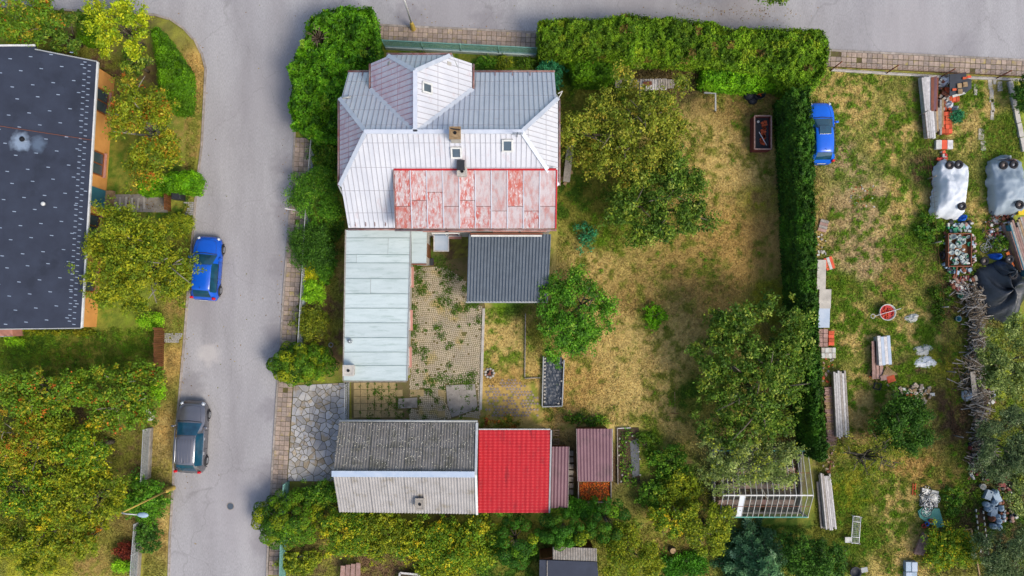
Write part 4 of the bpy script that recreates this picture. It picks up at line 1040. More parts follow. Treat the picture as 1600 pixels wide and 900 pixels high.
for _ in range(650):
    u, v = rl.random(), rl.random(); q = (g1*(1-u)+g2*u)*(1-v)+(r1*(1-u)+r2*u)*v; s = rl.uniform(.015, .045)
    m.box((q.x, q.y, q.z+.045), (s, s, .015), rl.random()*3)
o = m.build('lichen_spots', 'lichen', gar); o['kind'] = 'stuff'
c = W(656, 788, 3.6); chimney(gar, c, .45, .6, 2.4, 3.55, 'pale_concrete')
MB().box((r1.x+.22, (g1.y+r1.y)/2-.3, 1.1), (.08, 2.4, 2.2)).build('garage_door', 'wood_brown', gar)

# ------------------------------------------------------------------ red, brown and compost sheds
red = thing('shed', G(802, 728), 'shed with bright red metal tile roof beside the grey garage', 'shed')
R4 = [W(747, 801, 2.3), W(857, 801, 2.3), W(860, 672, 2.75), W(748, 672, 2.75)]
st = []
nrow = 27
for k in range(nrow): st += [(k/nrow, .032), ((k+.25)/nrow, .028), ((k+.55)/nrow, .01), ((k+.85)/nrow, -.012), ((k+.97)/nrow, -.014)]
st.append((1.0, 0.0))
corrugated(MB(), *R4, .28, .006, steps=st).build('roof_sheet', 'roof_red', red)
MB().prism([tuple(lerp4([R4[3], R4[2], R4[1], R4[0]], u, v).xy) for u, v in ((.03, .05), (.97, .05), (.97, .97), (.03, .97))], -.1, 2.22).build('wall', 'wood_brown', red)
MB().bar(R4[1]+Vector((.05, 0, 0)), R4[2]+Vector((.05, 0, 0)), .09, .09).build('gutter', 'fence_grey', red)
MB().bar(R4[3]+Vector((0, .05, 0)), R4[2]+Vector((0, .05, 0)), .06, .12).build('fascia', 'wood_white', red)
def lean(name, label, px, h0, h1, mat, pitch, cat='shed'):
    t = thing(name, (W(*px[0], 0)+W(*px[2], 0))/2, label, cat); Q = [W(*px[0], h0), W(*px[1], h0), W(*px[2], h1), W(*px[3], h1)]
    corrugated(MB(), *Q, pitch, .02).build('roof_sheet', mat, t, True)
    MB().prism([tuple(lerp4([Q[3], Q[2], Q[1], Q[0]], u, v).xy) for u, v in ((.06, .05), (.94, .05), (.94, .96), (.06, .96))], -.1, min(h0, h1)-.06).build('wall', 'wood_brown', t)
    for a, b in ((Q[0], Q[3]), (Q[1], Q[2])): MB().bar(a-Vector((0, 0, .05)), b-Vector((0, 0, .05)), .05, .08).build('edge_board', 'wood_grey', t)
    return t
lean('lean_to', 'narrow brown corrugated lean-to between the red shed and brown shed', ((860, 794), (887, 793), (889, 698), (862, 698)), 1.9, 2.1, 'roof_brown', .2)
lean('shed', 'brown corrugated shed roof next to the open compost box', ((903, 752), (957, 752), (957, 670), (901, 670)), 2.1, 2.3, 'roof_brown', .19)
cb = thing('compost_box', G(928, 765), 'open wooden compost box of windfallen fruit behind the brown shed', 'compost box')
q0, q1 = W(904, 752, .9), W(955, 785, .9)
for a, b in (((q0.x, q0.y), (q0.x, q1.y)), ((q1.x, q0.y), (q1.x, q1.y)), ((q0.x, q1.y), (q1.x, q1.y)), ((q0.x, q0.y), (q1.x, q0.y))):
    for k in range(3): MB().bar((*a, .15+.3*k), (*b, .15+.3*k), .05, .26).build('board', 'wood_grey', cb)
MB().boxz(q0.x+.05, q1.x-.05, q1.y+.05, q0.y-.05, 0, .72).build('compost', 'compost', cb)
m = MB()
for _ in range(220):
    x, y = random.uniform(q0.x+.1, q1.x-.1), random.uniform(q1.y+.1, q0.y-.1); s = random.uniform(.03, .06)
    m.lathe([(s*.5, 0), (s, s*.6), (s*.9, s*1.2), (s*.3, s*1.6)], (x, y, .70), 6)
o = m.build('fallen_fruit', 'apple_orange', cb, True); o['kind'] = 'stuff'

# ------------------------------------------------------------------ glasshouse
gh = thing('greenhouse', G(1175, 765), 'old glazed greenhouse with white glazing bars under the grey apple tree', 'greenhouse')
gl, gr_ = 1118, 1271
gz0, gz1 = 1.5, 2.4
P00, P01, P10, P11 = W(gl, 808, gz0), W(gr_, 808, gz0), W(gl+12, 774, gz1), W(gr_, 775, gz1)
P00.x = P10.x; P01.x = P11.x; P20, P21 = P10.copy(), P11.copy(); P20.y = 2*P10.y-P00.y; P21.y = P20.y; P20.z = P21.z = gz0; P10.y = P11.y = (P00.y+P20.y)/2; P01.y = P00.y
P20.y += 1.0; P21.y += 1.0
nb = 16
for i in range(nb+1):
    u = i/nb
    for a, b, c_, d in ((P00, P01, P10, P11), (P20, P21, P10, P11)):
        MB().bar(a*(1-u)+b*u, c_*(1-u)+d*u, .03, .05).build('glazing_bar', 'glaze_bar', gh)
pg = bpy.data.materials.new('clear_glass'); pg.use_nodes = True; b_ = pg.node_tree.nodes['Principled BSDF']; b_.inputs['Transmission Weight'].default_value = 1.0; b_.inputs['Roughness'].default_value = .03; b_.inputs['IOR'].default_value = 1.0001; b_.inputs['Base Color'].default_value = (.62, .66, .63, 1)
nzg = pg.node_tree.nodes.new('ShaderNodeTexNoise'); nzg.inputs['Scale'].default_value = 3; mrg = pg.node_tree.nodes.new('ShaderNodeMapRange'); mrg.inputs['To Min'].default_value = .95; mrg.inputs['To Max'].default_value = 1.0; pg.node_tree.links.new(nzg.outputs['Fac'], mrg.inputs['Value']); pg.node_tree.links.new(mrg.outputs[0], b_.inputs['Transmission Weight']); MATS['clear_glass'] = pg
for i in range(nb):
    for s_, (a, b, c_, d) in enumerate(((P00, P01, P10, P11), (P20, P21, P10, P11))):
        if (i*7+s_*3) % 9 == 4: continue
        u, v = (i+.06)/nb, (i+.94)/nb
        MB().slab([a*(1-u)+b*u, a*(1-v)+b*v, c_*(1-v)+d*v, c_*(1-u)+d*u], .006).build('pane', 'clear_glass' if (i, s_) != (3, 0) else 'tarp_white', gh)
for a, b in ((P00, P01), (P10, P11), (P20, P21)): MB().bar(a, b, .07, .07).build('rail', 'white_frame' if a is P10 else 'tarp_teal', gh)
for a in (P00, P01, P20, P21): MB().boxz(a.x-.05, a.x+.05, a.y-.05, a.y+.05, -.05, gz0).build('post', 'white_frame', gh)
MB().bar(P00*.5+P10*.5, P01*.5+P11*.5, .03, .03).build('purlin', 'rust', gh); MB().bar(P20*.5+P10*.5, P21*.5+P11*.5, .03, .03).build('purlin', 'rust', gh)
for a, b in ((P00, P01), (P20, P21), (P00, P20), (P01, P21)): MB().bar((a.x, a.y, .2), (b.x, b.y, .2), .1, .5).build('base_wall', 'concrete', gh)
MB().boxz(P00.x+.1, P01.x-.1, P00.y+.1, P20.y-.1, -.03, .03).build('soil_bed', 'soil', gh)
for k in range(3): y = P00.y+.6+k*1.0; MB().boxz(P00.x+.3, P01.x-.3, y-.15, y+.15, .03, .10+.05*k).build('plank', 'wood_pink', gh)

# ------------------------------------------------------------------ house with the dark roof on the left
lh = thing('house', G(60, 310), 'orange plastered house with dark blue roofing membrane beside the tree lined street', 'house')
hE = 2.9
e0, e1 = W(152, 97, hE), W(127, 512, hE); dirv = (e1-e0).normalized(); nrm = Vector((-dirv.y, dirv.x, 0)); nrm = nrm if nrm.x < 0 else -nrm
tl0, tl1 = W(48, 71, 3.5), W(-110, 514, 3.6)
Rf = [e0, e1, W(-120, 515, 3.9), W(-120, 69, 3.9), W(50, 69, 3.45), W(50, 75, 3.42)]
rp = [(e0.x, e0.y), (e1.x, e1.y), (Rf[2].x, Rf[2].y), (Rf[3].x, Rf[3].y), (Rf[4].x, Rf[4].y), (Rf[5].x, Rf[5].y)]
def lz(x, y): return hE+.06*((Vector((x, y, 0))-Vector((e0.x, e0.y, 0))).dot(nrm))
pts3 = [Vector((x, y, lz(x, y))) for x, y in rp]
MB().slab(pts3, .18).build('roof', 'membrane', lh)
mfas = MB(); gy_ = 82; row = 0
o_, hor_, up_, n_ = plane_frame(pts3)
while gy_ < 512:
    for j in range(-4, 6):
        px = 112-j*32.0-(gy_-82)*.06+(row % 3)*3-17*(row % 2)*1.0; py = gy_+j*3.3
        if px > 135 or px < -20 or py > 508 or py < 80: continue
        c = on_plane(px, py, o_, n_); mfas.bar(c-dirv*.0+Vector((-.10, .01, .012)), c+Vector((.10, -.01, .012)), .045, .012, n_)
    gy_ += 22.0; row += 1
gy_ = 97
while gy_ < 508:
    for dxp in (-19, -12): c = on_plane(152-(gy_-97)*.0602+dxp, gy_+(5 if dxp == -12 else 0), o_, n_); mfas.bar(c+Vector((-.09, .01, .012)), c+Vector((.09, -.01, .012)), .045, .012, n_)
    gy_ += 9.2
o = mfas.build('fastener_plates', 'fastener', lh); o['kind'] = 'stuff'
MB().bar(e0+Vector((.03, 0, -.02)), e1+Vector((.03, 0, -.02)), .10, .14).build('gutter', 'white_frame', lh)
MB().bar(pts3[4]+Vector((0, .04, .02)), pts3[3]+Vector((0, .04, .02)), .10, .08).build('edge_trim', 'white_frame', lh)
MB().bar(pts3[5]+Vector((0, .03, .0)), pts3[0]+Vector((0, .03, 0)), .06, .08).build('edge_trim', 'fence_grey', lh)
MB().bar(pts3[1]+Vector((0, -.03, .0)), pts3[2]+Vector((0, -.03, 0)), .06, .10).build('edge_trim', 'fence_grey', lh)
a, b = on_plane(0, 197, o_, n_), on_plane(144, 219, o_, n_); MB().tube([a+Vector((0, 0, .03)), b+Vector((0, 0, .03))], .018, 5).build('lightning_wire', 'rust', lh)
c = on_plane(36, 218, o_, n_)
st_pts = [c+Vector((.5*math.cos(t)*(1+.4*math.sin(3*t+1))+.15*math.cos(t), .42*math.sin(t)*(1+.3*math.cos(2*t)), 0)) for t in [k*math.pi/9 for k in range(18)]]
st_pts = [Vector((p.x, p.y, lz(p.x, p.y)+.008)) for p in st_pts]

MB().lathe([(.11, 0), (.11, .12), (.16, .12), (.05, .2)], c, 10).build('vent', 'soot', lh, True)
c = on_plane(70, 319, o_, n_); MB().lathe([(.08, 0), (.08, .15), (.13, .15), (.11, .24), (.03, .28)], c, 12).build('vent', 'white_frame', lh, True)
b0, b1 = G(179, 122), G(150.5, 511); wd = (b1-b0).normalized(); wn_ = Vector((wd.y, -wd.x, 0)); wn_ = wn_ if wn_.x > 0 else -wn_
wall4 = [b0, b1, b1-wn_*9.5, b0-wn_*9.5]
MB().prism([(p.x, p.y) for p in wall4], -.1, 2.80).build('wall', 'plaster_orange', lh)
Lw = (b1-b0).length
def on_wall(py, z): t = (py-122)/(511-122); return b0+wd*Lw*t+Vector((0, 0, z))
for y in (168, 262, 357, 440): window(lh, on_wall(y, 1.35), 1.35, 1.35, wn_, 'window_wood', 'sill_pink', 2)
c = on_wall(313, 1.02); MB().bar(c-Vector((0, 0, 1.02))+wn_*.03, c+Vector((0, 0, 1.02))+wn_*.03, 1.15, .06, wn_).build('door', 'door_teal', lh)
MB().bar(on_wall(298, .1)+wn_*.3, on_wall(328, .1)+wn_*.3, .55, .2).build('doorstep', 'wood_raw', lh)
bal = thing('balcony', G(22, 522), 'small railed balcony at the corner of the orange house', 'balcony')
q = W(8, 519, 1.2); MB().boxz(q.x-1.2, q.x+.45, q.y-.25, q.y+.35, -.05, 1.2).build('platform', 'sill_pink', bal)
for dx in (-.8, -.35, .1, .45): MB().boxz(q.x+dx-.02, q.x+dx+.02, q.y-.27, q.y-.23, 1.2, 2.1).build('rail_post', 'fence_grey', bal)
MB().bar((q.x-1.2, q.y-.25, 2.1), (q.x+.5, q.y-.25, 2.1), .05, .05).build('handrail', 'fence_grey', bal)

# sheds at the bottom edge
bs = thing('shed', G(890, 890), 'dark felt roofed shed with a strip of corrugated sheets half under conifers', 'shed')
Q = [W(842, 935, 2.2), W(938, 935, 2.2), W(933, 878, 2.4), W(843, 875, 2.4)]
MB().slab(Q, .08).build('roof', 'membrane', bs); MB().bar(W(855, 876, 2.46), W(855, 935, 2.26), .04, .04).build('batten', 'wood_grey', bs)
corrugated(MB(), Q[3]+Vector((.8, .02, -.05)), Q[2]+Vector((0, .02, -.05)), Q[2]+Vector((0, .75, -.2)), Q[3]+Vector((.8, .75, -.2)), .15, .02).build('corrugated_strip', 'wood_grey', bs, True)
MB().prism([(Q[0].x+.1, Q[0].y), (Q[1].x-.15, Q[1].y), (Q[2].x-.15, Q[2].y+.6), (Q[3].x+.1, Q[3].y-.0)], -.05, 2.12).build('wall', 'wood_brown', bs)

# pale bloom around the sooty vent, part of the membrane's colour
nt = MATS['membrane'].node_tree; N_, L_ = nt.nodes, nt.links
pb = N_['Principled BSDF']; src = pb.inputs['Base Color'].links[0].from_socket; tcn = N_.new('ShaderNodeTexCoord')
q = on_plane(33, 222, o_, n_)-lh.location
src = stain_or_shade(src, q.x, q.y, .6, '8c9db0', .7)
q = on_plane(58, 226, o_, n_)-lh.location
src = stain_or_shade(src, q.x, q.y, .5, '66788c', .5)
L_.new(src, pb.inputs['Base Color'])
# ------------------------------------------------------------------ hedges
mass('corner_hedge', [(484, 24), (510, 14), (545, 9), (580, 9), (587, 50), (590, 98), (552, 108), (543, 140), (530, 160), (527, 212), (486, 214), (458, 196), (450, 165), (456, 130), (450, 105), (462, 82), (474, 66), (476, 40)], 2.6, 'laurel', 'tall leafy green hedge wrapped round the street corner of the garden', bump=.7, holes=((496, 56, .5),), leaf=.15, lai=5)
mass('thuja_hedge', [(842, 32), (880, 26), (930, 28), (985, 19), (1015, 28), (1060, 27), (1105, 32), (1150, 44), (1200, 42), (1250, 44), (1288, 46), (1299, 80), (1292, 108), (1272, 138), (1238, 134), (1205, 112), (1130, 98), (1060, 94), (960, 90), (890, 88), (842, 76)], 2.6, 'hedge', 'long bright green conifer hedge along the upper road', bump=.6, leaf=.13, lai=5.5, mat='needle', ratio=.5)
mass('conifer_shrub', [(888, 84), (970, 90), (966, 116), (940, 126), (898, 122)], 1.9, 'hedge_clip', 'low green conifer clump tucked behind the long roadside hedge near the house corner', 'shrub', leaf=.12, mat='needle', bump=.4)
mass('conifer_shrub', [(1098, 108), (1150, 98), (1228, 106), (1228, 132), (1180, 138), (1098, 130)], 1.6, 'hedge_bright', 'low bright green conifer clump beside the corrugated sheets and red garden box', 'shrub', leaf=.12, mat='needle', bump=.4)
mass('dead_hedge', [(970, 96), (1100, 103), (1098, 116), (1000, 120), (970, 116)], .9, 'drybrush', 'brown dead patch of hedge above the corrugated sheets', 'shrub', leaf=.12, lai=3, bump=.3, ratio=.25)
mass('boundary_hedge', [(1238, 138), (1268, 136), (1273, 240), (1275, 330), (1277, 420), (1281, 520), (1286, 620), (1294, 716), (1280, 722), (1268, 620), (1260, 520), (1253, 420), (1248, 300), (1243, 220)], 3.5, 'hedge_dark', 'long dark green clipped hedge between the lawn and the blue car', leaf=.12, bump=.5, mat='needle', lai=5, fr=1.6)
mass('clipped_hedge', [(234, 46), (244, 40), (262, 66), (288, 104), (290, 130), (287, 170), (262, 172), (246, 140), (244, 104)], 1.7, 'hedge_clip', 'clipped bright green hedge curving round the bend of the street kerb', leaf=.10, bump=.12, lai=5, fr=2)
mass('clipped_hedge', [(118, 21), (143, 22), (142, 62), (118, 60)], 1.6, 'hedge_clip', 'short square clipped hedge left of the yellow-green maple', leaf=.10, bump=.12, lai=5, fr=2)
mass('clipped_hedge', [(212, 283), (240, 276), (270, 268), (300, 266), (307, 282), (302, 300), (262, 298), (215, 302)], 1.5, 'hedge_bright', 'clipped green hedge beside the garden path with the black bin', leaf=.10, bump=.2, lai=5, fr=2)

# ------------------------------------------------------------------ trees of the main garden
tree('fruit_tree', 985, 200, 112, 88, 1.6, 5.0, 'olive_fruit', 'large olive-yellow fruit tree on the lawn right beside the white house', leaf=.16, limbs=10, lai=4.2, wob=.28)
tree('fruit_tree', 1035, 318, 88, 76, 1.2, 4.6, 'dark_fruit', 'dense dark green fruit tree below the olive-yellow one on the lawn', leaf=.17, limbs=7, lai=5.6, bark='bark')
tree('small_tree', 893, 492, 58, 76, .9, 3.6, 'shrub_mid', 'small green tree leaning over the dark corrugated terrace roof corner', leaf=.15, limbs=6, lai=4.6, wob=.3, nclump=46)
tree('fruit_tree', 1170, 580, 98, 112, 1.5, 5.4, 'dark_fruit', 'big dark green fruit tree on the lawn against the long dark hedge', leaf=.18, limbs=9, lai=5, wob=.25)
tree('apple_tree', 1168, 728, 98, 48, 1.8, 4.6, 'greyapple', 'sparse grey-green apple tree hanging over the greenhouse roof', leaf=.14, limbs=9, lai=2.6, wob=.3, bark='bark_pale')
shrub('shrub', 863, 116, 22, 26, 1.4, 'bluegreen', 'blue-green shrub at the corner of the white house below the road hedge', lai=4.5)
shrub('young_shrub', 914, 368, 17, 24, .6, 'bluegreen', 'small bluish sapling on the lawn beside the dark fruit tree', lai=1.6)
shrub('grass_tussock', 1021, 495, 21, 22, .45, 'hedge_bright', 'round yellow-green tussock alone in the middle of the dry lawn', lai=2.5)
# shrubs between the street fence and the house
shrub('round_bush', 492, 306, 41, 46, 1.8, 'shrub_mid', 'round trimmed green bush beside the street fence and house corner', leaf=.10, lai=6.5, clump=.22, wob=.08)
shrub('bush', 490, 382, 37, 42, 1.6, 'darkround', 'dark green bush below the round trimmed bush by the street fence', leaf=.10, lai=6)
shrub('flower_bush', 506, 418, 20, 22, .9, 'shrub_mid', 'green bush beside the yellow-leaved one next to the pale green annexe', leaf=.10)
shrub('yellow_bush', 488, 422, 14, 20, .7, 'yellow', 'bright yellow leaved bush by the street fence near the annexe', leaf=.10)
shrub('lime_bush', 491, 457, 20, 20, 1.0, 'lime', 'small round lime green bush by the street fence near the annexe', leaf=.10)
shrub('juniper', 487, 506, 28, 30, 1.1, 'juniper', 'olive green spreading juniper next to the lobed thuja by the driveway', leaf=.11)
lobed('thuja', 471, 569, 58, 36, 2.3, ['thuja_lobe', 'thuja_lobe_y'], 'wide lobed thuja leaning over the pavement next to the stone driveway', 60, leaf=.09, lobe=.27)
mass('side_planting', [(494, 214), (528, 214), (530, 268), (524, 300), (492, 268)], .7, 'perennial', 'low mixed planting between the corner hedge and round trimmed bush', 'planting', leaf=.12, lai=3.5, core=None, side=False, bump=.4)
mass('side_planting', [(508, 335), (534, 325), (537, 356), (522, 380), (512, 440), (498, 450), (500, 350)], .6, 'perennial', 'low mixed planting between the dark bush and pale green annexe', 'planting', leaf=.12, lai=3, core=None, side=False, bump=.4)
shrub('leafy_plant', 505, 238, 22, 30, 1.0, 'perennial', 'loose leafy plants along the street side wall of the white house', leaf=.12, lai=4)
shrub('dark_bush', 520, 335, 14, 22, .9, 'perennial', 'small dark bush pressed against the corner of the annexe wall', leaf=.11)
for i, (x, y, p, l) in enumerate([(640, 96, 'oliveshrub', 'low olive plant in the bed between road fence and wing roof'), (668, 92, 'perennial', 'low dark green plant in the bed between road fence and house'), (758, 98, 'shrub_mid', 'spiky green plant in the bed behind the road fence, next to the tiled path end'), (790, 98, 'oliveshrub', 'tufted green plant in the bed behind the road fence, near the grey roof'), (822, 100, 'moss', 'low mossy plant in the bed near the blue-green shrub')]):
    shrub('garden_plant', x, y, 17, 11, .5, p, l, leaf=.12, lai=3.5)
# bottom of the garden
shrub('climbing_vine', 782, 662, 34, 14, 2.6, 'vine', 'reddish vine sprawling over the upper edge of the red shed roof', leaf=.11, lai=2.6)
shrub('bushy_plant', 788, 795, 20, 12, 2.5, 'shrub_mid', 'green shoots reaching over the lower edge of the red shed roof', leaf=.11, lai=3)
shrub('vegetable_plant', 1045, 722, 30, 36, .9, 'perennial', 'dark leafy vegetable plants beside the long foil covered bed', leaf=.16, lai=4)
shrub('vegetable_plant', 1062, 766, 38, 32, 1.2, 'oliveshrub', 'olive leafy bush between the foil bed and the greenhouse', leaf=.14, lai=4)
shrub('vegetable_plant', 1022, 775, 26, 26, 1.0, 'perennial', 'dark green bush at the end of the foil covered bed', leaf=.14, lai=4)
shrub('weed_patch', 1010, 690, 22, 18, .35, 'moss', 'low green weeds at the lawn edge above the foil bed', leaf=.13, lai=2)
shrub('weed_patch', 915, 655, 40, 9, .35, 'perennial', 'low weeds along the lawn edge above the brown sheds', leaf=.13, lai=2)

# ------------------------------------------------------------------ trees beyond the bottom fence
lobed('thuja', 446, 815, 58, 50, 2.6, ['thuja_lobe', 'thuja_lobe_y'], 'large lobed yellow-green thuja at the street corner of the garage', 60, leaf=.09, lobe=.26)
shrub('bush', 500, 770, 40, 22, 1.3, 'perennial', 'dark leafy bush between the garage gable and the crazy paving', leaf=.13)
WILD = 'wild shrubs below the garage'
for x, y, rx, ry, z, p, l in [(545, 832, 54, 40, 2.2, 'mixwild', 'wild green shrub under the left end of the garage eaves'), (612, 835, 54, 42, 2.4, 'yellowgreen', 'yellowing wild shrub below the middle of the garage roof'), (675, 848, 54, 44, 2.2, 'mixwild', 'wild green shrub below the garage chimney'), (738, 850, 54, 46, 2.5, 'mixwild', 'dense wild shrub under the joint of garage and red shed'), (470, 880, 40, 18, .8, 'oliveshrub', 'low wild bush beside the teal street fence'), (690, 892, 46, 18, 1.0, 'oliveshrub', 'low yellow shrub at the pale crate')]:
    shrub('wild_shrub', x, y, rx, ry, z, p, l, WILD, leaf=.14, lai=5)
lobed('conifer', 806, 850, 40, 46, 3.4, ['thuja_dark', 'thuja_lobe'], 'lobed green conifer left of the dark felt roofed shed', 26, leaf=.09, lobe=.30)
lobed('conifer', 880, 828, 50, 36, 3.8, ['thuja_dark', 'thuja_lobe'], 'lobed green conifer hanging over the dark felt roofed shed', 32, leaf=.09, lobe=.28)
lobed('conifer', 948, 815, 40, 38, 3.6, ['thuja_dark', 'thuja_lobe'], 'lobed dark conifer right behind the compost box', 24, leaf=.09, lobe=.30)
shrub('dark_conifer', 905, 795, 40, 12, 2.0, 'thuja_dark', 'low dark conifer branches below the narrow brown lean-to', leaf=.10)
tree('round_tree', 984, 862, 50, 44, .8, 3.4, 'yellowgreen', 'yellow-green round tree right of the dark felt roofed shed', leaf=.12, limbs=5, lai=6)
tree('olive_shrub', 1050, 812, 44, 24, .4, 2.2, 'mixwild', 'wild olive shrub above the round tree stump', 'shrub', leaf=.13, limbs=4)
tree('olive_shrub', 1108, 822, 48, 42, .4, 2.6, 'oliveshrub', 'yellow-olive shrub at the lower left corner of the greenhouse', 'shrub', leaf=.13, limbs=4)
shrub('ground_plant', 1065, 885, 46, 22, .5, 'thuja_dark', 'flat dark green ground plant below the round tree stump', leaf=.12)
spire('spruce', 1170, 868, 58, 4.2, 'spruce', 'blue-green spruce between the olive shrub and dark round tree', leaf=.17)
tree('round_tree', 1268, 868, 54, 46, .6, 3.8, 'darkround', 'dark green round tree below the greenhouse by the board stack', leaf=.13, limbs=5, lai=6)

# ------------------------------------------------------------------ the neighbour's plot on the right
tree('round_bush', 1412, 666, 50, 46, .3, 2.4, 'darkround', 'solitary dark green globe bush by the rubble on the right plot', 'shrub', leaf=.12, limbs=5, lai=6.5, wob=.12, clump=.26)
tree('bare_tree', 1358, 718, 60, 46, 1.0, 3.0, 'olive_fruit', 'nearly leafless fruit tree by the globe bush on the right plot', leaf=.10, limbs=12, lai=.9, wob=.3)
shrub('bush', 1484, 858, 48, 36, 1.6, 'mixwild', 'yellow-green bush below the board with the bicycle', leaf=.13)
tree('tree', 1572, 560, 48, 62, 1.6, 4.4, 'greyapple', 'pale green tree over the heap of cut branches', leaf=.14, limbs=6, lai=4.6)
tree('tree', 1568, 690, 52, 62, 1.4, 4.6, 'willow', 'grey-green feathery tree below the heap of branches', leaf=.15, limbs=6, lai=4.4, ratio=.3)
tree('tree', 1602, 762, 48, 44, 1.2, 4.4, 'greyapple', 'grey-green tree beside the cluster of blue-grey jugs', leaf=.14, limbs=6, lai=4)
tree('tree', 1580, 868, 66, 48, 1.0, 4.0, 'willow', 'dark feathery shrub tree below the cluster of blue-grey jugs', leaf=.16, limbs=7, lai=4, ratio=.3)
shrub('shrub', 1597, 150, 16, 30, 1.6, 'darkround', 'dark shrub behind the pale concrete edge by the road', leaf=.12)
shrub('shrub', 1494, 182, 10, 10, .8, 'bluegreen', 'tiny blue-green shrub beside the clay tile stack', leaf=.10)
shrub('weed_patch', 1452, 356, 20, 30, .5, 'perennial', 'dark weeds along the ditch beside the trailer of glassware', leaf=.13, lai=2.4)
shrub('weed_patch', 1470, 470, 16, 40, .4, 'moss', 'green weeds at the foot of the heap of branches', leaf=.12, lai=2)
shrub('nettle_patch', 1492, 782, 18, 24, .6, 'perennial', 'nettles right beside the board with the bicycle', leaf=.12, lai=3)
shrub('nettle_patch', 1562, 382, 12, 12, .5, 'perennial', 'nettles between the parked bicycles and board pile', leaf=.11, lai=3)
tree('roadside_tree', 1185, -62, 74, 62, 2.2, 6.0, 'dark_fruit', 'tree across the upper road whose twigs reach over the asphalt', leaf=.17, limbs=6)

# ------------------------------------------------------------------ the gardens left of the street
LEFT = 'trees of the left gardens'
for x, y, rx, ry, z0, z1, p, l, b in [
 (38, 30, 66, 40, 1.2, 4.2, 'redorchard', 'reddish green fruit tree at the top left above the dark roof', 'bark'),
 (95, 50, 46, 30, 1.0, 3.6, 'dark_fruit', 'dark green fruit tree between the dark roof and square hedge', 'bark'),
 (188, 44, 50, 50, 1.4, 4.6, 'maple', 'round yellow-green maple by the bend of the street', 'bark'),
 (212, 98, 26, 20, .8, 2.6, 'dark_fruit', 'small green tree below the yellow-green maple', 'bark'),
 (230, 205, 64, 84, 1.4, 4.8, 'orange', 'orange tinged tree in front of the orange house, above the garden path', 'bark_pale'),
 (212, 412, 86, 96, 1.4, 4.8, 'yellowgreen', 'wide yellow-green tree in front of the orange house beside the blue car', 'bark_pale'),
 (62, 612, 72, 52, 1.2, 4.2, 'redorchard', 'green orchard tree nearest the lawn below the orange house', 'bark'),
 (192, 622, 62, 60, 1.2, 4.2, 'redorchard', 'orchard tree hung with red apples beside the brown picket gate', 'bark_pale'),
 (50, 690, 70, 50, 1.2, 4.4, 'orange', 'orange tinged orchard tree amid the lower left garden', 'bark_pale'),
 (140, 700, 62, 56, 1.2, 4.4, 'mixwild', 'green orchard tree beside the upper wire fence panel', 'bark'),
 (48, 770, 70, 52, 1.2, 4.4, 'mixwild', 'leafy green tree in the midst of the lower left orchard', 'bark'),
 (142, 776, 64, 54, 1.2, 4.4, 'yellowgreen', 'yellowing tree by the bent street lamp', 'bark'),
 (50, 845, 66, 46, 1.0, 3.8, 'yellowgreen', 'yellow-green tree at the lower end of the left orchard', 'bark'),
 (135, 836, 50, 36, 1.0, 3.6, 'orange', 'orange flecked small tree near the dark red shrub', 'bark')]:
    tree('garden_tree', x, y, rx, ry, z0, z1, p, l, group=LEFT, leaf=.16, limbs=8, bark=b, lai=4.6, wob=.26)
shrub('round_bush', 281, 352, 22, 20, 1.0, 'oliveshrub', 'yellow-green ball bush at the kerb above the blue car', leaf=.10)
shrub('round_bush', 239, 502, 22, 13, .9, 'lime', 'lime green flat bush at the top of the brown picket gate', leaf=.10)
shrub('bush', 228, 782, 38, 36, 1.5, 'shrub_mid', 'green bush right under the bent street lamp', leaf=.13)
shrub('bush', 232, 838, 20, 24, 1.2, 'darkround', 'dark bush in front of the lower wire fence by the kerb', leaf=.12)
shrub('red_shrub', 195, 860, 17, 14, .7, 'redleaf', 'dark red leaved shrub behind the lower wire fence', leaf=.10)
shrub('bush', 192, 884, 18, 11, .7, 'lime', 'lime green small bush just below the dark red shrub', leaf=.10)
shrub('shrub', 247, 608, 10, 26, .9, 'lime', 'narrow lime green shrub below the brown picket gate', leaf=.11)
shrub('shrub', 20, 532, 16, 8, .5, 'lime', 'bright green plant under the small railed balcony', leaf=.11)
mass('flower_border', [(20, 514), (130, 513), (150, 520), (128, 526), (30, 524)], .4, 'oliveshrub', 'low border of plants along the foot of the orange house', 'border', leaf=.12, bump=.2, lai=2.2, core=None, side=False)
# moss growing between the courtyard stones
r = np.random.default_rng(55)
mP = []
for x, y, rr in [(652, 436, 13), (690, 412, 12), (700, 430, 14), (655, 455, 10), (690, 470, 12), (700, 455, 9), (648, 512, 10), (662, 548, 9), (690, 525, 8), (675, 595, 9), (690, 590, 10), (705, 596, 9), (722, 594, 10), (736, 594, 8), (740, 585, 7), (703, 571, 6), (588, 610, 6), (594, 622, 6), (610, 626, 6), (604, 640, 5), (618, 632, 6), (580, 650, 6), (590, 655, 5), (624, 652, 7), (663, 652, 6), (655, 628, 5), (672, 612, 8), (682, 625, 6), (640, 641, 4), (742, 470, 10), (748, 500, 8), (585, 632, 4), (600, 610, 3), (712, 480, 8)]+[(rs.uniform(642, 750), rs.uniform(420, 600), rs.uniform(3, 8)) for _ in range(46)]+[(rs.uniform(575, 745), rs.uniform(600, 655), rs.uniform(2, 5)) for _ in range(40)]+[(558+11*rs.randrange(1, 8)-5.5, 603+11*rs.randrange(0, 5)+rs.uniform(-5, 5), 2.4) for _ in range(40)]:
    k = int(rr*rr*2.6)+8; a = r.normal(size=(k, 2))*rr*.5; p = G(x, y); mP.append(np.column_stack([p.x+a[:, 0]*S, p.y+a[:, 1]*S, r.uniform(.02, .075, k)]))
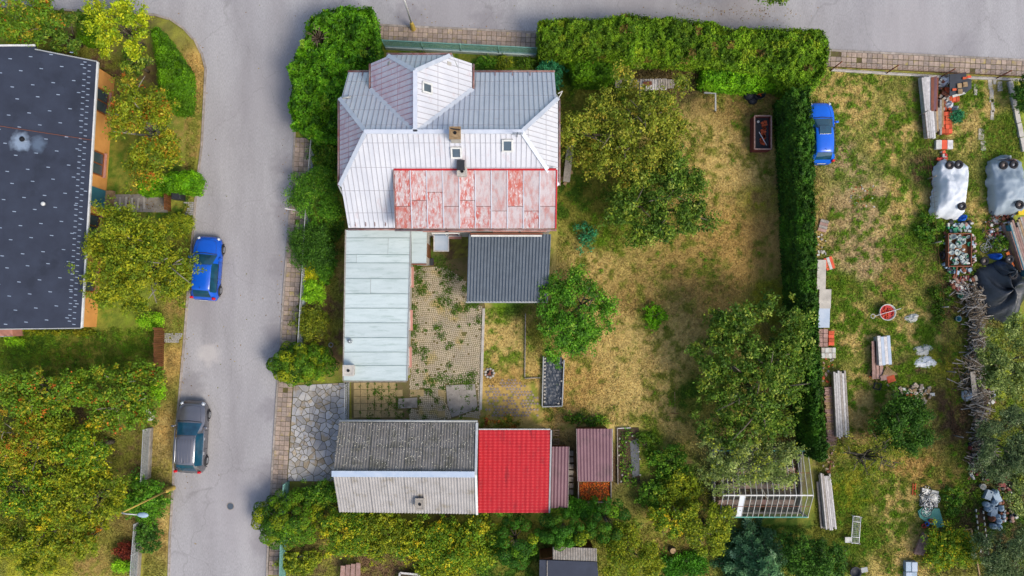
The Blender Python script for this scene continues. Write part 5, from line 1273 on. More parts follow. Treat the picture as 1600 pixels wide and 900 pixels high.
mP = np.concatenate(mP); mo = foliage('moss', mP-np.array(cy_.location), unit(np.array([0, 0, 1.0])+r.normal(size=mP.shape)*.4), r.integers(0, 60, len(mP)), .07, 'moss', r, cy_); mo['kind'] = 'stuff'

dt = thing('dead_branches', W(496, 58, 2.4), 'bare dead twigs showing in a gap of the corner hedge', 'branches'); dt.location.z = 0
for k in range(26):
    a_ = random.random()*6.28; q = Vector((math.cos(a_)*random.uniform(.3, .8), math.sin(a_)*random.uniform(.3, .8), random.uniform(2.3, 2.85)))
    MB().tube([(0, 0, 1.9), q*.6+Vector((0, 0, 1.0)), q], [.03, .02, .008], 4).build('twig', 'twig', dt, True, local=True)
MB().tube([(0, 0, -.05), (0, 0, 2.0)], [.06, .03], 6).build('stem', 'bark', dt, True, local=True)
# ------------------------------------------------------------------ cars
def car(px, py, rz, L, Wd, Ht, paint, label, roofpaint=None, rails=False, sunroof=False, trim='chrome', ribs=False):
    p = W(px, py, .75); p.z = .008 if px < 900 else 0.0
    t = thing('car', p, label, 'car', rz=math.radians(rz)); k = Ht/1.5; hw = Wd/2
    ts = np.array(sorted(set(list(np.linspace(0, .16, 11))+list(np.linspace(.16, .53, 13))+list(np.linspace(.53, .71, 9))+list(np.linspace(.71, 1, 14)))))
    def itp(kn): return np.interp(ts, [a for a, b in kn], [b for a, b in kn])
    zr = itp([(0, .62*k), (.02, .85*k), (.05, 1.0*k), (.10, 1.25*k), (.16, Ht-.05), (.22, Ht-.015), (.32, Ht), (.45, Ht-.01), (.53, Ht-.07), (.60, Ht-.24*k), (.71, .99*k), (.75, .96*k), (.84, .90*k), (.93, .80*k), (.97, .72*k), (.99, .62*k), (1, .48*k)])
    rw = itp([(0, .70), (.05, .72), (.10, .67), (.16, .63), (.3, .66), (.45, .66), (.53, .64), (.62, .72), (.71, .82), (.8, .84), (.9, .78), (.97, .62), (1, .5)])*hw
    w = itp([(0, .72), (.015, .82), (.04, .90), (.1, .965), (.3, 1), (.7, 1), (.82, .985), (.9, .93), (.95, .85), (.98, .74), (1, .60)])*hw
    b = itp([(0, .55*k), (.02, .74*k), (.05, .90*k), (.2, .97*k), (.5, .93*k), (.7, .91*k), (.82, .84*k), (.93, .72*k), (.98, .58*k), (1, .44*k)])
    ys = (ts-.5)*L; rows = []
    for i in range(len(ts)):
        ze = max(zr[i]-.055, b[i]+.005); top = max(zr[i], ze)
        half = [(.90*w[i], .20), (.985*w[i], .30), (w[i], .58*b[i]+.05), (.97*w[i], b[i]), ((.97*w[i])*.5+rw[i]*.5+.012, (b[i]+ze)/2), (rw[i], ze), (rw[i]*.88, top-.012), (rw[i]*.45, top+.012), (0, top+.02)]
        rows.append([(x, ys[i], z) for x, z in half]+[(-x, ys[i], z) for x, z in half[-2::-1]])
    M = len(rows[0]); V = [v for r_ in rows for v in r_]; parts = {}
    for i in range(len(ts)-1):
        tm = (ts[i]+ts[i+1])/2
        for j in range(M-1):
            jj = j if j < 8 else 15-j
            nm = 'body'
            if jj in (3, 4) and .13 < tm < .57 and not (.335 < tm < .36): nm = 'side_window' if j < 8 else 'side_window_'
            elif jj >= 5 and .545 < tm < .70: nm = 'windscreen'
            elif jj >= 6 and .055 < tm < .145: nm = 'rear_window'
            elif jj >= 5 and .145 < tm < .545: nm = 'roof'
            parts.setdefault(nm, []).append((i*M+j, (i+1)*M+j, (i+1)*M+j+1, i*M+j+1))
    parts['body'] += [tuple(range(M)), tuple(range((len(ts)-1)*M+M-1, (len(ts)-1)*M-1, -1))]
    made = {}
    for nm, fs in parts.items():
        used = sorted({q for f in fs for q in f}); mp = {q: n for n, q in enumerate(used)}; mb = MB(); mb.add([V[q] for q in used], [tuple(mp[q] for q in f) for f in fs])
        if nm.startswith('side_window'):   # one pane per door
            for lo, hi in ((0, .345), (.345, 1)):
                f2 = [f for f in fs if lo <= (V[f[0]][1]/L+.5+V[f[1]][1]/L+.5)/2 < hi]; us = sorted({q for f in f2 for q in f}); m2 = {q: n for n, q in enumerate(us)}
                MB().add([V[q] for q in us], [tuple(m2[q] for q in f) for f in f2]).build('side_window', 'glass_car_sky', t, True, local=True)
            continue
        made[nm] = mb.build(nm, {'body': paint, 'roof': roofpaint or paint}.get(nm, 'glass_car_sky'), t, True, local=True)
    for sx in (-1, 1):
        for ty in (.17, .81):
            wb = MB(); c = (sx*(hw-.055), (ty-.5)*L, .31)
            wb.ring(c, .225, .085, (1, 0, 0), 20, 8); tyre = wb.build('wheel', 'tyre', t, True, local=True)
            hub = MB()
            for q in range(5):
                a = 6.283*q/5; hub.bar((c[0]+sx*.06, c[1], c[2]), (c[0]+sx*.06, c[1]+.19*math.cos(a), c[2]+.19*math.sin(a)), .05, .03, (1, 0, 0))
            hub.ring((c[0]+sx*.05, c[1], c[2]), .17, .03, (1, 0, 0), 16, 5).build('rim', 'rim', tyre, True, local=True)
            a_ = [(sx*(hw*.985+.005), (ty-.5)*L+.36*math.cos(q*math.pi/10), .31+.36*math.sin(q*math.pi/10)) for q in range(11)]
            MB().tube(a_, .035, 5).build('wheel_arch', 'black_plastic', t, True, local=True)
        MB().add([(sx*.84*hw, .478*L, .60*k), (sx*.60*hw, .494*L, .60*k), (sx*.62*hw, .476*L, .745*k), (sx*.86*hw, .44*L, .77*k)], [(0, 1, 2, 3)]).bar((sx*.78*hw, .455*L, .715*k), (sx*.64*hw, .475*L, .70*k), .12, .08).build('headlight', 'lamp_glass', t, True, local=True)
        MB().box((sx*.80*hw, -.468*L, .93*k), (.17, .14, .26)).build('taillight', 'tail_red', t, True, local=True, bevel=.03)
        MB().box((sx*(hw+.09), .155*L, 1.0*k), (.20, .12, .13)).bar((sx*hw*.93, .165*L, .95*k), (sx*(hw+.05), .16*L, .98*k), .06, .05).build('mirror', paint, t, True, local=True, bevel=.03)
        for ty in (.27, .47): MB().bar((sx*(hw*.985+.012), (ty-.5)*L, .82*k), (sx*(hw*.985+.012), (ty-.5)*L+.17, .82*k), .03, .03).build('door_handle', trim if rails else paint, t, local=True)
        MB().bar((sx*.985*hw, -.36*L, .955*k), (sx*.975*hw, .12*L, .935*k), .02, .03).build('window_trim', trim if rails else 'black_plastic', t, local=True)
        if rails:
            MB().tube([(sx*.60*hw, -.34*L, Ht-.04), (sx*.61*hw, -.30*L, Ht+.035), (sx*.62*hw, -.02*L, Ht+.035), (sx*.61*hw, .02*L, Ht-.03)], .022, 6).build('roof_rail', trim, t, True, local=True)
    MB().tube([(-.8*hw, .222*L, .985*k), (0, .235*L, 1.0*k), (.8*hw, .222*L, .985*k)], .025, 5).build('wiper_cowl', 'black_plastic', t, True, local=True)
    MB().bar((-.55*hw, -.487*L, .50), (.55*hw, -.487*L, .50), .10, .16).build('bumper', paint if not rails else 'black_plastic', t, local=True)
    MB().box((0, -.503*L, .70*k), (.5, .02, .11)).build('number_plate', 'white_frame', t, local=True)
    if sunroof: MB().box((0, .0*L, Ht+.012), (.72, .52, .025)).build('sunroof', 'glass_car_sky', t, local=True, bevel=.02)
    if ribs:
        for x in (-.36, -.18, 0, .18, .36): MB().bar((x, -.32*L, Ht+.008), (x, .0*L, Ht+.012), .03, .02).build('roof_rib', paint, t, local=True)
    def top_at(x, tt):
        z_ = float(np.interp(tt, ts, zr)); rr_ = float(np.interp(tt, ts, rw)); return (x*rr_, (tt-.5)*L, z_+.018-.035*x*x)
    def side_at(sx, tt, q):
        w_ = float(np.interp(tt, ts, w)); b_ = float(np.interp(tt, ts, b)); return (sx*(w_*(1.0 if q < .6 else 1.0-.03*(q-.6)/.4)+.004), (tt-.5)*L, .3+(b_-.3)*q)
    for sx in (-1, 1):
        MB().tube([top_at(sx*.86, .735), top_at(sx*.84, .82), top_at(sx*.80, .92)], .009, 4).build('bonnet_gap', 'black_plastic', t, local=True)
        for tt in (.345, .60, .19): MB().tube([side_at(sx, tt, .05), side_at(sx, tt, .55), side_at(sx, tt+.004, .97)], .009, 4).build('door_gap', 'black_plastic', t, local=True)
    MB().tube([top_at(-.8, .925), top_at(0, .945), top_at(.8, .925)], .010, 4).build('bonnet_gap', 'black_plastic', t, local=True)
    MB().tube([top_at(-.95, .148), top_at(0, .146), top_at(.95, .148)], .010, 4).build('tailgate_gap', 'black_plastic', t, local=True)
    MB().tube([top_at(-.9, .545), top_at(0, .548), top_at(.9, .545)], .012, 4).build('windscreen_seal', 'black_plastic', t, local=True)
    MB().tube([(0, -.30*L, Ht), (0, -.33*L, Ht+.15)], .012, 5).build('aerial', 'black_plastic', t, local=True)
    return t
car(322, 419, -4.5, 3.95, 1.70, 1.48, 'car_blue', 'blue hatchback parked at the left kerb of the street')
car(298.5, 683, -3, 4.45, 1.82, 1.66, 'car_grey', 'dark grey estate car with roof rails parked at the left kerb', rails=True, ribs=True)
car(1283, 207, 1.0, 3.8, 1.62, 1.42, 'car_blue_bright', 'bright blue car with a sunroof parked on grass behind the dark hedge', sunroof=True)

# ------------------------------------------------------------------ street lamps
def lamp(px, py, h, label, arm, lower, upper):
    t = thing('street_lamp', G(px, py), label, 'street lamp')
    MB().lathe([(.16, -.05), (.16, .1), (.13, .9), (.10, 1.1), (.085, 1.15)], n=12).build('base_sleeve', lower, t, True, local=True)
    MB().tube([(0, 0, 1.1), (0, 0, h)], [.055, .04], 10).build('pole', upper, t, True, local=True)
    a = Vector(arm); MB().tube([(0, 0, h-.05), a*.35+Vector((0, 0, h+.12)), a+Vector((0, 0, h+.18))], [.045, .035, .03], 8).build('arm', 'pole_grey', t, True, local=True)
    d = a.normalized(); c = a+Vector((0, 0, h+.17)); hd = MB()
    ex = [(0, .05, .04), (.12, .12, .08), (.35, .15, .10), (.52, .11, .07), (.6, .03, .03)]; vs_ = []; n = 10; s_ = Vector((-d.y, d.x, 0))
    for u, w, z in ex:
        for q in range(n): vs_.append(c+d*u+s_*w*math.cos(6.283*q/n)+Vector((0, 0, z*math.sin(6.283*q/n))))
    fs = [(i*n+q, i*n+(q+1) % n, (i+1)*n+(q+1) % n, (i+1)*n+q) for i in range(len(ex)-1) for q in range(n)]+[tuple(range(n-1, -1, -1)), tuple(range(4*n, 5*n))]
    hd.add(vs_, fs).build('lamp_head', 'jug', t, True, local=True)
lamp(271, 762, 6.8, 'bent yellow street lamp leaning over the left verge with a pale head', (.95, -.05, 0), 'yellow_paint', 'yellow_paint')
lamp(646, 46, 6.8, 'pale street lamp pole with yellow foot on the pavement of the upper road', (-.1, 1.4, 0), 'yellow_paint', 'white_frame')

# ------------------------------------------------------------------ fences and gates
def fence(label, pts, h, base='fence_base', post='fence_grey', net='fence_grey', bay=2.2, plinth=.35, sp=.12, wire=.010, name='wire_fence', rail=True):
    p = [G(*q) for q in pts]; t = thing(name, (p[0]+p[-1])/2, label, 'fence')
    line, st = resample(p, bay); ends = [p[0]]+[a+d*st/2 for a, d in line]
    for a, b in zip(ends[:-1], ends[1:]):
        if plinth: MB().bar(a+Vector((0, 0, plinth/2-.05)), b+Vector((0, 0, plinth/2-.05)), .14, plinth+.1).build('plinth', base, t)
        m = MB(); L = (b-a).length; d = (b-a)/L; n = max(2, int(L/sp)); z0 = plinth+.03
        for k in range(1, n): m.bar(a+d*L*k/n+Vector((0, 0, z0)), a+d*L*k/n+Vector((0, 0, h-.03)), wire, wire)
        for k in range(int((h-z0)/sp)): m.bar(a+Vector((0, 0, z0+k*sp)), b+Vector((0, 0, z0+k*sp)), wire, wire)
        o = m.build('netting', net, t); o['kind'] = 'stuff'
        if rail: MB().bar(a+Vector((0, 0, h)), b+Vector((0, 0, h)), .045, .045).build('top_rail', post, t)
    for a in ends: MB().tube([a+Vector((0, 0, -.05)), a+Vector((0, 0, h+.06))], .04, 8).build('post', post, t, True)
    return t
fence('green wire fence on a pale concrete plinth along the upper road pavement', [(603, 76), (838, 88)], 1.5, net='fence_green', post='fence_green', sp=.1, wire=.014)
fence('wire fence on a pale plinth between the shrubs and the street pavement', [(493, 212), (484, 330), (478, 440), (472, 540)], 1.1, sp=.12, wire=.012)
fence('grey wire fence panel by the verge above the bent street lamp', [(238, 668), (236, 700), (234, 746)], 1.25, base='concrete', sp=.1, wire=.02)
fence('grey wire fence by the verge below the bent street lamp', [(224, 812), (220, 860), (217, 905)], 1.25, base='concrete', sp=.1, wire=.02)
fence('teal wire fence at the pavement below the large lobed thuja', [(451, 752), (447, 820), (445, 905)], 1.2, base='fence_green', post='fence_green', net='fence_green', sp=.09, wire=.026)
fence('rusty thin wire fence along the road edge of the right plot', [(1298, 110), (1440, 119), (1570, 124), (1640, 128)], 1.6, base='pale_concrete', post='rust', net='rust', plinth=.15, bay=3.6, sp=.3, wire=.008, rail=False)
fence('low wire fence beside the ditch of the right plot', [(1436, 180), (1446, 260), (1458, 400), (1472, 520), (1490, 680)], 1.0, post='wood_grey', net='rust', plinth=0, bay=4.2, sp=.3, wire=.008, rail=False)
gt = thing('picket_gate', G(256, 548), 'brown wooden picket gate at the sett strip by the street', 'gate')
for k in range(22):
    p = G(257.5-k*.07, 515+k*3.08); MB().boxz(p.x-.015, p.x+.015, p.y-.052, p.y+.052, .06, 1.5+.03*math.sin(k*1.7)).build('picket', 'wood_brown', gt)
for z in (.3, 1.25): MB().bar(G(256.4, 513, z), G(255, 583, z), .03, .09).build('rail', 'wood_brown', gt)
for y in (513, 536, 583): p = G(257, y); MB().boxz(p.x-.06, p.x+.06, p.y-.05, p.y+.05, -.05, 1.55).build('post', 'wood_brown', gt)
sg = thing('sliding_gate', G(546, 627), 'long grey steel sliding gate between the crazy paving and tiled courtyard', 'gate')
for dx in (0, 3.2): MB().bar(G(542.5+dx, 597, .06), G(541.5+dx, 660, .06), .05, .10).build('track', 'fence_grey', sg)
for z in (.15, .7, 1.25): MB().bar(G(545.5, 598, z), G(544.5, 655, z), .05, .06).build('gate_rail', 'fence_grey', sg)
for k in range(16): p = G(545.5-k*.06, 599+k*3.7); MB().boxz(p.x-.012, p.x+.012, p.y-.02, p.y+.02, .12, 1.26).build('gate_bar', 'fence_grey', sg)
wg = thing('garden_gate', G(268, 318), 'small wooden garden gate with a brick post at the black bin', 'gate')
for k in range(8): p = G(267.5, 306+k*3.3); MB().boxz(p.x-.015, p.x+.015, p.y-.055, p.y+.055, .05, 1.05).build('picket', 'wood_brown', wg)
for z in (.25, .85): MB().bar(G(266.5, 304, z), G(266.5, 331, z), .03, .08).build('rail', 'wood_brown', wg)
p = G(267, 301); MB().boxz(p.x-.18, p.x+.18, p.y-.15, p.y+.15, -.05, 1.15).build('brick_post', 'sill_pink', wg)
bn = thing('wheelie_bin', G(285, 309), 'black wheeled bin standing by the small wooden garden gate', 'bin')
MB().hexa([(-.22, -.2, .05), (.22, -.2, .05), (.22, .2, .05), (-.22, .2, .05)], [(-.29, -.25, .95), (.29, -.25, .95), (.29, .25, .95), (-.29, .25, .95)]).build('body', 'black_plastic', bn, local=True, bevel=.02)
MB().hexa([(-.31, -.27, .955), (.31, -.27, .955), (.31, .27, .955), (-.31, .27, .955)], [(-.24, -.2, 1.05), (.24, -.2, 1.05), (.24, .2, 1.05), (-.24, .2, 1.05)]).build('lid', 'black_plastic', bn, local=True, bevel=.02)
for sx in (-.2, .2): MB().ring((sx, .22, .1), .07, .035, (1, 0, 0), 12, 6).build('wheel', 'tyre', bn, True, local=True)
MB().tube([(-.25, .30, .98), (.25, .30, .98)], .02, 6).build('handle', 'black_plastic', bn, local=True)
pt = thing('fence_post', G(470, 332), 'pale pointed post sticking out between the two street fence bushes', 'post')
MB().bar((0, 0, .9), (-.7, .08, 1.1), .06, .05).bar((0, 0, -.05), (0, 0, .95), .08, .08).build('arm', 'wood_white', pt, local=True)

# ------------------------------------------------------------------ small things of the main garden
def table(px, py, w, d, h, label, mat):
    t = thing('garden_table', W(px, py, h)*1, label, 'table'); t.location.z = 0
    MB().box((0, 0, h-.02), (w, d, .04)).build('tabletop', mat, t, local=True, bevel=.015)
    for sx in (-1, 1):
        MB().box((sx*(w/2-.03), 0, h+.012), (.06, d, .03)).build('rim', 'wood_white', t, local=True); MB().box((0, sx*(d/2-.03), h+.010), (w-.13, .06, .03)).build('rim', 'wood_white', t, local=True)
        for sy in (-1, 1): MB().boxz(sx*(w/2-.1)-.03, sx*(w/2-.1)+.03, sy*(d/2-.1)-.03, sy*(d/2-.1)+.03, -.02, h-.04).build('leg', 'fence_grey', t, local=True)
table(689.5, 379, .95, 1.1, .9, 'grey rimmed garden table by the back wall of the house', 'ridge_blue')
bx = thing('storage_crate', G(674, 410), 'small dark purple crate at the corner of the green porch', 'crate')
MB().boxz(-.16, .16, -.2, .2, -.02, .4).build('body', 'box_maroon', bx, local=True); MB().boxz(-.18, .18, -.22, .22, .4, .45).build('lid', 'black_plastic', bx, local=True)
cf = thing('cold_frame', G(865, 597), 'long raised bed lined with dark foil and edged with pale stones', 'raised bed')
for a, b in (((849, 556), (847, 634)), ((881, 562), (878, 634)), ((847, 635), (878, 634))): MB().bar(G(*a, .12), G(*b, .12), .07, .34).build('side_board', 'fence_grey', cf)
fm = MB(); nx2, ny2 = 12, 28; v2 = []
for i in range(nx2+1):
    for j in range(ny2+1):
        p = G(850+28*i/nx2, 558+75*j/ny2, .10+random.uniform(-.02, .05)); v2.append(p)
fm.add(v2, [(i*(ny2+1)+j, i*(ny2+1)+j+1, (i+1)*(ny2+1)+j+1, (i+1)*(ny2+1)+j) for i in range(nx2) for j in range(ny2)]); fm.build('foil', 'foil', cf)
stn = mesh_of(MB().lathe([(.05, 0), (.07, .03), (.05, .07), (.02, .08)], n=7), 'edge_stone', 'pale_concrete')
for k in range(13): inst(stn, 'edge_stone', G(851-k*.03, 560+k*5.6, .13), k, cf)
for x, y in ((877, 595), (876, 622), (872, 630), (879, 566)): inst(stn, 'edge_stone', G(x, y, .15), y, cf)
bf = thing('bed_edging', G(834, 540), 'thin grey board edging of the grass square beside the foil bed', 'edging')
MB().bar(G(821, 490, .05), G(820, 589, .05), .05, .16).build('board', 'wood_grey', bf); MB().bar(G(820, 591, .05), G(844, 590, .05), .05, .16).build('board', 'wood_grey', bf)
fb = thing('foil_bed', G(982, 712), 'vegetable bed with dark foil strip and white stones beside brown shed', 'raised bed')
MB().prism([tuple(G(*p).xy) for p in ((965, 668), (998, 668), (1000, 755), (966, 755))], -.05, .03).build('soil', 'soil', fb)
MB().prism([tuple(G(*p).xy) for p in ((984, 690), (998, 684), (999, 742), (988, 746))], .03, .05).build('foil_strip', 'foil', fb)
MB().bar(G(964, 668, .08), G(965, 756, .08), .05, .2).build('side_board', 'wood_grey', fb); MB().bar(G(964, 669, .08), G(985, 668, .08), .05, .2).build('side_board', 'wood_white', fb)
for k, (x, y) in enumerate([(968, 685), (967, 697), (967, 711), (972, 742), (970, 752), (999, 694), (998, 705), (999, 717), (1000, 742), (988, 681), (985, 733), (978, 690)]): inst(stn, 'edge_stone', G(x, y, .02), k, fb)
fr = np.random.default_rng(9); fp = []
for x, y in ((974, 690), (973, 708), (985, 730), (976, 748), (990, 752), (980, 676), (972, 728)):
    p = G(x, y); k = 60; fp.append(np.column_stack([p.x-fb.location.x+fr.normal(size=k)*.14, p.y-fb.location.y+fr.normal(size=k)*.2, fr.uniform(.05, .28, k)]))
fp = np.concatenate(fp); o = foliage('seedlings', fp, unit(np.array([0, 0, 1.])+fr.normal(size=fp.shape)*.6), fr.integers(0, 20, len(fp)), .12, 'perennial', fr, fb); o['kind'] = 'stuff'
sm_ = thing('tree_stump', W(1051, 741+119, .3), 'pale sawn tree stump above the flat ground plant', 'stump'); sm_.location.z = 0
MB().lathe([(.24, -.05), (.20, .15), (.19, .4), (.185, .42)], n=14).build('bark', 'bark', sm_, True, local=True); MB().lathe([(.175, .40), (.175, .43), (.02, .432)], n=14).build('cut_face', 'wood_raw', sm_, local=True)
rk = thing('rake', G(1054, 630), 'wooden rake handle lying on the grass by the big dark fruit tree', 'rake')
MB().tube([G(1054, 612, .04), G(1054.5, 646, .04)], .018, 6).build('handle', 'wood_raw', rk); MB().bar(G(1049, 646, .05), G(1060, 646, .05), .03, .04).build('head', 'wood_brown', rk)
cs = thing('corrugated_sheets', G(1005, 138), 'overlapping grey corrugated sheets lying on the ground below the road hedge', 'sheets')
for i, (x0, x1, y0, y1, mt) in enumerate(((961, 1003, 122, 137, 'wood_grey'), (1000, 1042, 123, 141, 'wood_white'), (1028, 1075, 124, 138, 'wood_grey'))):
    z = .5+.04*i; corrugated(MB(), W(x0, y1, z), W(x1, y1, z), W(x1, y0, z), W(x0, y0, z), .15, .02).build('sheet', mt, cs, True)
for x, y in ((965, 130), (1010, 136), (1060, 130)): p = W(x, y, .5); MB().boxz(p.x-.1, p.x+.1, p.y-.15, p.y+.15, -.05, .47).build('support_block', 'concrete', cs)
p = W(1012, 130, .66); MB().box((p.x, p.y, .62), (.5, .22, .12), .1).build('rusty_block', 'rust', cs)
bq = thing('stone_bench', W(888, 260, .3), 'narrow grey stone slab bench along the east wall of the white house', 'bench'); bq.location.z = 0
MB().bar(W(891, 226, .4), W(885, 284, .4), .42, .09).build('slab', 'wood_grey', bq)
for x, y in ((890, 236), (886, 274)): p = W(x, y, .3); MB().boxz(p.x-.15, p.x+.15, p.y-.12, p.y+.12, -.05, .355).build('block', 'concrete', bq)
for k, (x, y) in enumerate(((879, 279), (883, 287), (892, 270))): p = G(x, y); MB().box((p.x, p.y, .07), (.22, .2, .18), k).build('loose_brick', 'wood_raw', bq)
pf = thing('pipe_frame', W(1112, 152, .5), 'bent grey metal pipe frame at the edge of the olive-yellow fruit tree', 'frame'); pf.location.z = 0
MB().tube([W(1100, 145, .05), W(1101, 145, .6), W(1118, 146, .6), W(1118, 172, .55), W(1118, 174, .02)], .06, 8).build('pipe', 'fence_grey', pf, True)
# open box trailer
tb = thing('garden_box', W(1190, 208, .4), 'open maroon garden box with broken clay pots and a stick inside', 'box'); tb.location.z = 0
x0, x1 = W(1179, 208, .85).x, W(1205, 208, .85).x; y0, y1 = W(1190, 233, .85).y, W(1190, 181, .85).y
for a, b in (((x0, y0), (x0, y1)), ((x1, y0), (x1, y1)), ((x0, y0), (x1, y0)), ((x0, y1), (x1, y1))): MB().bar((*a, .42), (*b, .42), .06, .84).build('side', 'box_maroon', tb); MB().bar((*a, .86), (*b, .86), .08, .035).build('rim', 'wood_pink', tb)
MB().boxz(x0+.04, x1-.04, y0+.04, y1-.04, .3, .5).build('load', 'black_plastic', tb)
for k in range(16): MB().box((x1-.4+random.uniform(-.12, .15), y1-.3-k*.09, .56), (.2, .14, .1), random.random()*3).build('pot_shard', 'clay', tb)
MB().tube([(x0+.35, y0+1.1, .62), (x1-.2, y0+.3, .60)], .03, 6).build('stick', 'wood_white', tb)
MB().lathe([(.07, 0), (.08, .12)], (x0+.3, y1-.3, .5), 10).build('pot', 'rag', tb)
kp = thing('fire_kettle', W(1186, 147, .3), 'black tub of orange fruit below the end of the conifer clump', 'tub'); kp.location.z = 0
MB().lathe([(.25, -.02), (.33, .25), (.36, .55), (.33, .55), (.3, .42)], n=14).build('tub', 'black_plastic', kp, True, local=True); m = MB()
for _ in range(26): a, q = random.random()*6.28, random.random()*.24; m.lathe([(.02, 0), (.05, .04), (.02, .08)], (q*math.cos(a), q*math.sin(a), .44), 6)
o = m.build('fruit', 'apple_orange', kp, True, local=True); o['kind'] = 'stuff'
bg_ = thing('black_sack', W(1171, 148, .2), 'black plastic sack beside the tub of orange fruit', 'sack'); bg_.location.z = 0
MB().lathe([(.30, -.02), (.36, .12), (.33, .3), (.18, .42), (.05, .45)], n=11).build('sack', 'black_plastic', bg_, True, local=True); MB().lathe([(.28, -.02), (.30, .1), (.2, .22), (.05, .25)], (.25, -.3, 0), 9).build('sack_fold', 'black_plastic', bg_, True, local=True)
fp2 = thing('fire_pit', G(765, 583), 'ring of burnt stones round a small fire pit next to the sett courtyard', 'fire pit')
for k in range(9): a = 6.283*k/9; inst(stn, 'stone', (fp2.location.x+.27*math.cos(a), fp2.location.y+.27*math.sin(a), 0), a, fp2, (1.3, 1.3, 1.4))
MB().lathe([(.22, -.02), (.2, .04), (.05, .07)], n=9).build('ash', 'soot', fp2, local=True)
for k in range(4): MB().bar((-.2+.1*k, -.15, .07), (.15-.05*k, .18, .13), .05, .05).build('charred_stick', 'rust', fp2, local=True)
hp = thing('hose_ring', G(517, 539), 'coiled pale ring lying on the soil by the lobed thuja', 'hose'); MB().ring((0, 0, .03), .13, .028, n=18).ring((.02, .01, .07), .12, .025, n=18).build('coil', 'fence_grey', hp, True, local=True)
pl = thing('ladder', G(872, 690), 'short stack of pale pallets between the red shed and brown shed', 'pallet')
for y in (676, 690): 
    for k in range(3): MB().bar(G(864, y-4+k*4, .12), G(874, y-4+k*4, .12), .08, .03).build('slat', 'wood_raw', pl)
    for x in (865, 873): MB().bar(G(x, y-5, .05), G(x, y+5, .05), .08, .11).build('bearer', 'wood_raw', pl)
pl.name = 'pallet'
fl = thing('block_row', G(892, 745), 'row of grey concrete blocks in the gap between lean-to and brown shed', 'blocks')
for k in range(7): MB().box(tuple(G(892, 708+k*10, .1)), (.28, .3, .22), random.uniform(-.1, .1)).build('block', 'concrete', fl)
blw = thing('pallet_crate', W(553, 893, .5), 'pale pinkish wooden crate top at the bottom below the wild shrubs', 'crate'); blw.location.z = 0
for k in range(4): MB().bar(W(536+k*8, 884-k*1.5, .6), W(534+k*8, 915, .6), .27, .04).build('plank', 'wood_pink', blw)
for x in (538, 560): p = W(x, 893, .5); MB().boxz(p.x-.05, p.x+.05, p.y-.5, p.y+.3, -.03, .57).build('bearer', 'wood_pink', blw)
rb = thing('rubble_heap', G(455, 872), 'heap of old stones and wood behind the teal fence', 'rubble')
for k in range(26): p = G(455+random.uniform(-10, 40)*.9, 873+random.uniform(-5, 9)); MB().box((p.x, p.y, .08), (random.uniform(.12, .35), random.uniform(.1, .2), .2), random.random()*3).build('stone', random.choice(['rubble', 'wood_grey', 'concrete']), rb)
ob = thing('old_bathtub', W(638, 893, .4), 'pale rimmed trough among the wild shrubs at the bottom edge', 'trough'); ob.location.z = 0
for a, b in (((625, 895), (655, 898)), ((625, 895), (622, 912)), ((655, 898), (655, 915))): MB().bar(W(*a, .5), W(*b, .5), .12, .06).build('rim', 'wood_white', ob)
q0, q1 = W(624, 914, .4), W(654, 897, .4); MB().boxz(q0.x, q1.x, q0.y, q1.y, -.05, .42).build('basin', 'soil', ob)

# ------------------------------------------------------------------ hoard on the right plot
def planks(name, label, corners, n, h, mats, cat='boards', layers=2, gap=.12, jit=.05, loose=0):
    """stack of boards: corners px at height h: start-left, start-right, end-right, end-left"""
    Q = [W(*c, h) for c in corners]; c = sum(Q, Vector())/4; c.z = 0; t = thing(name, c, label, cat); th = h/(layers+.6)
    for L_i in range(layers):
        z = th*.6+th*(L_i+.5)
        for k in range(n):
            if L_i < layers-1 and 0 < k < n-1: continue
            u = (k+.5)/n; a = Q[0]*(1-u)+Q[1]*u; b = Q[3]*(1-u)+Q[2]*u; d = (b-a).normalized(); w = (Q[1]-Q[0]).length/n*(1-gap)
            MB().bar(Vector((a.x, a.y, z))+d*random.uniform(-jit, jit), Vector((b.x, b.y, z))+d*random.uniform(-jit, jit), w, th*.92).build('board', random.choice(mats), t)
    for u in (.2, .8): a = Q[0]*(1-u)+Q[3]*u; b = Q[1]*(1-u)+Q[2]*u; MB().bar((a.x, a.y, th*.3-.01), (b.x, b.y, th*.3-.01), .1, th*.6).build('bearer', 'wood_brown', t)
    return t
planks('board_stack', 'long stack of whitish grey boards against the dark hedge beside split logs', ((1302, 580), (1322, 580), (1328, 682), (1307, 682)), 6, .55, ['wood_white', 'wood_white', 'wood_grey'], gap=.12, jit=.15)
planks('board_stack', 'long stack of grey boards against the corner of the greenhouse', ((1282, 741), (1298, 740), (1308, 828), (1290, 824)), 6, .5, ['wood_white', 'wood_white', 'wood_grey'], gap=.12, jit=.15)
planks('plank', 'two dark weathered planks along the greenhouse side of the grey board stack', ((1276, 752), (1282, 752), (1290, 826), (1282, 826)), 2, .2, ['wood_grey'], layers=1)
planks('board_stack', 'stack of long pale boards beside brown corrugated sheets by the road fence', ((1440, 120), (1455, 120), (1462, 215), (1450, 215)), 4, .6, ['wood_white'], gap=.04)
planks('sheet_stack', 'brown corrugated sheets leaning on the pale boards by the road fence', ((1455, 120), (1467, 120), (1465, 172), (1455, 172)), 5, .65, ['rust', 'roof_brown'], gap=.1)
planks('board_stack', 'short broken grey boards below the brown corrugated sheets', ((1456, 172), (1475, 158), (1474, 200), (1460, 214)), 6, .5, ['wood_grey', 'wood_white', 'wood_raw'], gap=.25, jit=.3)
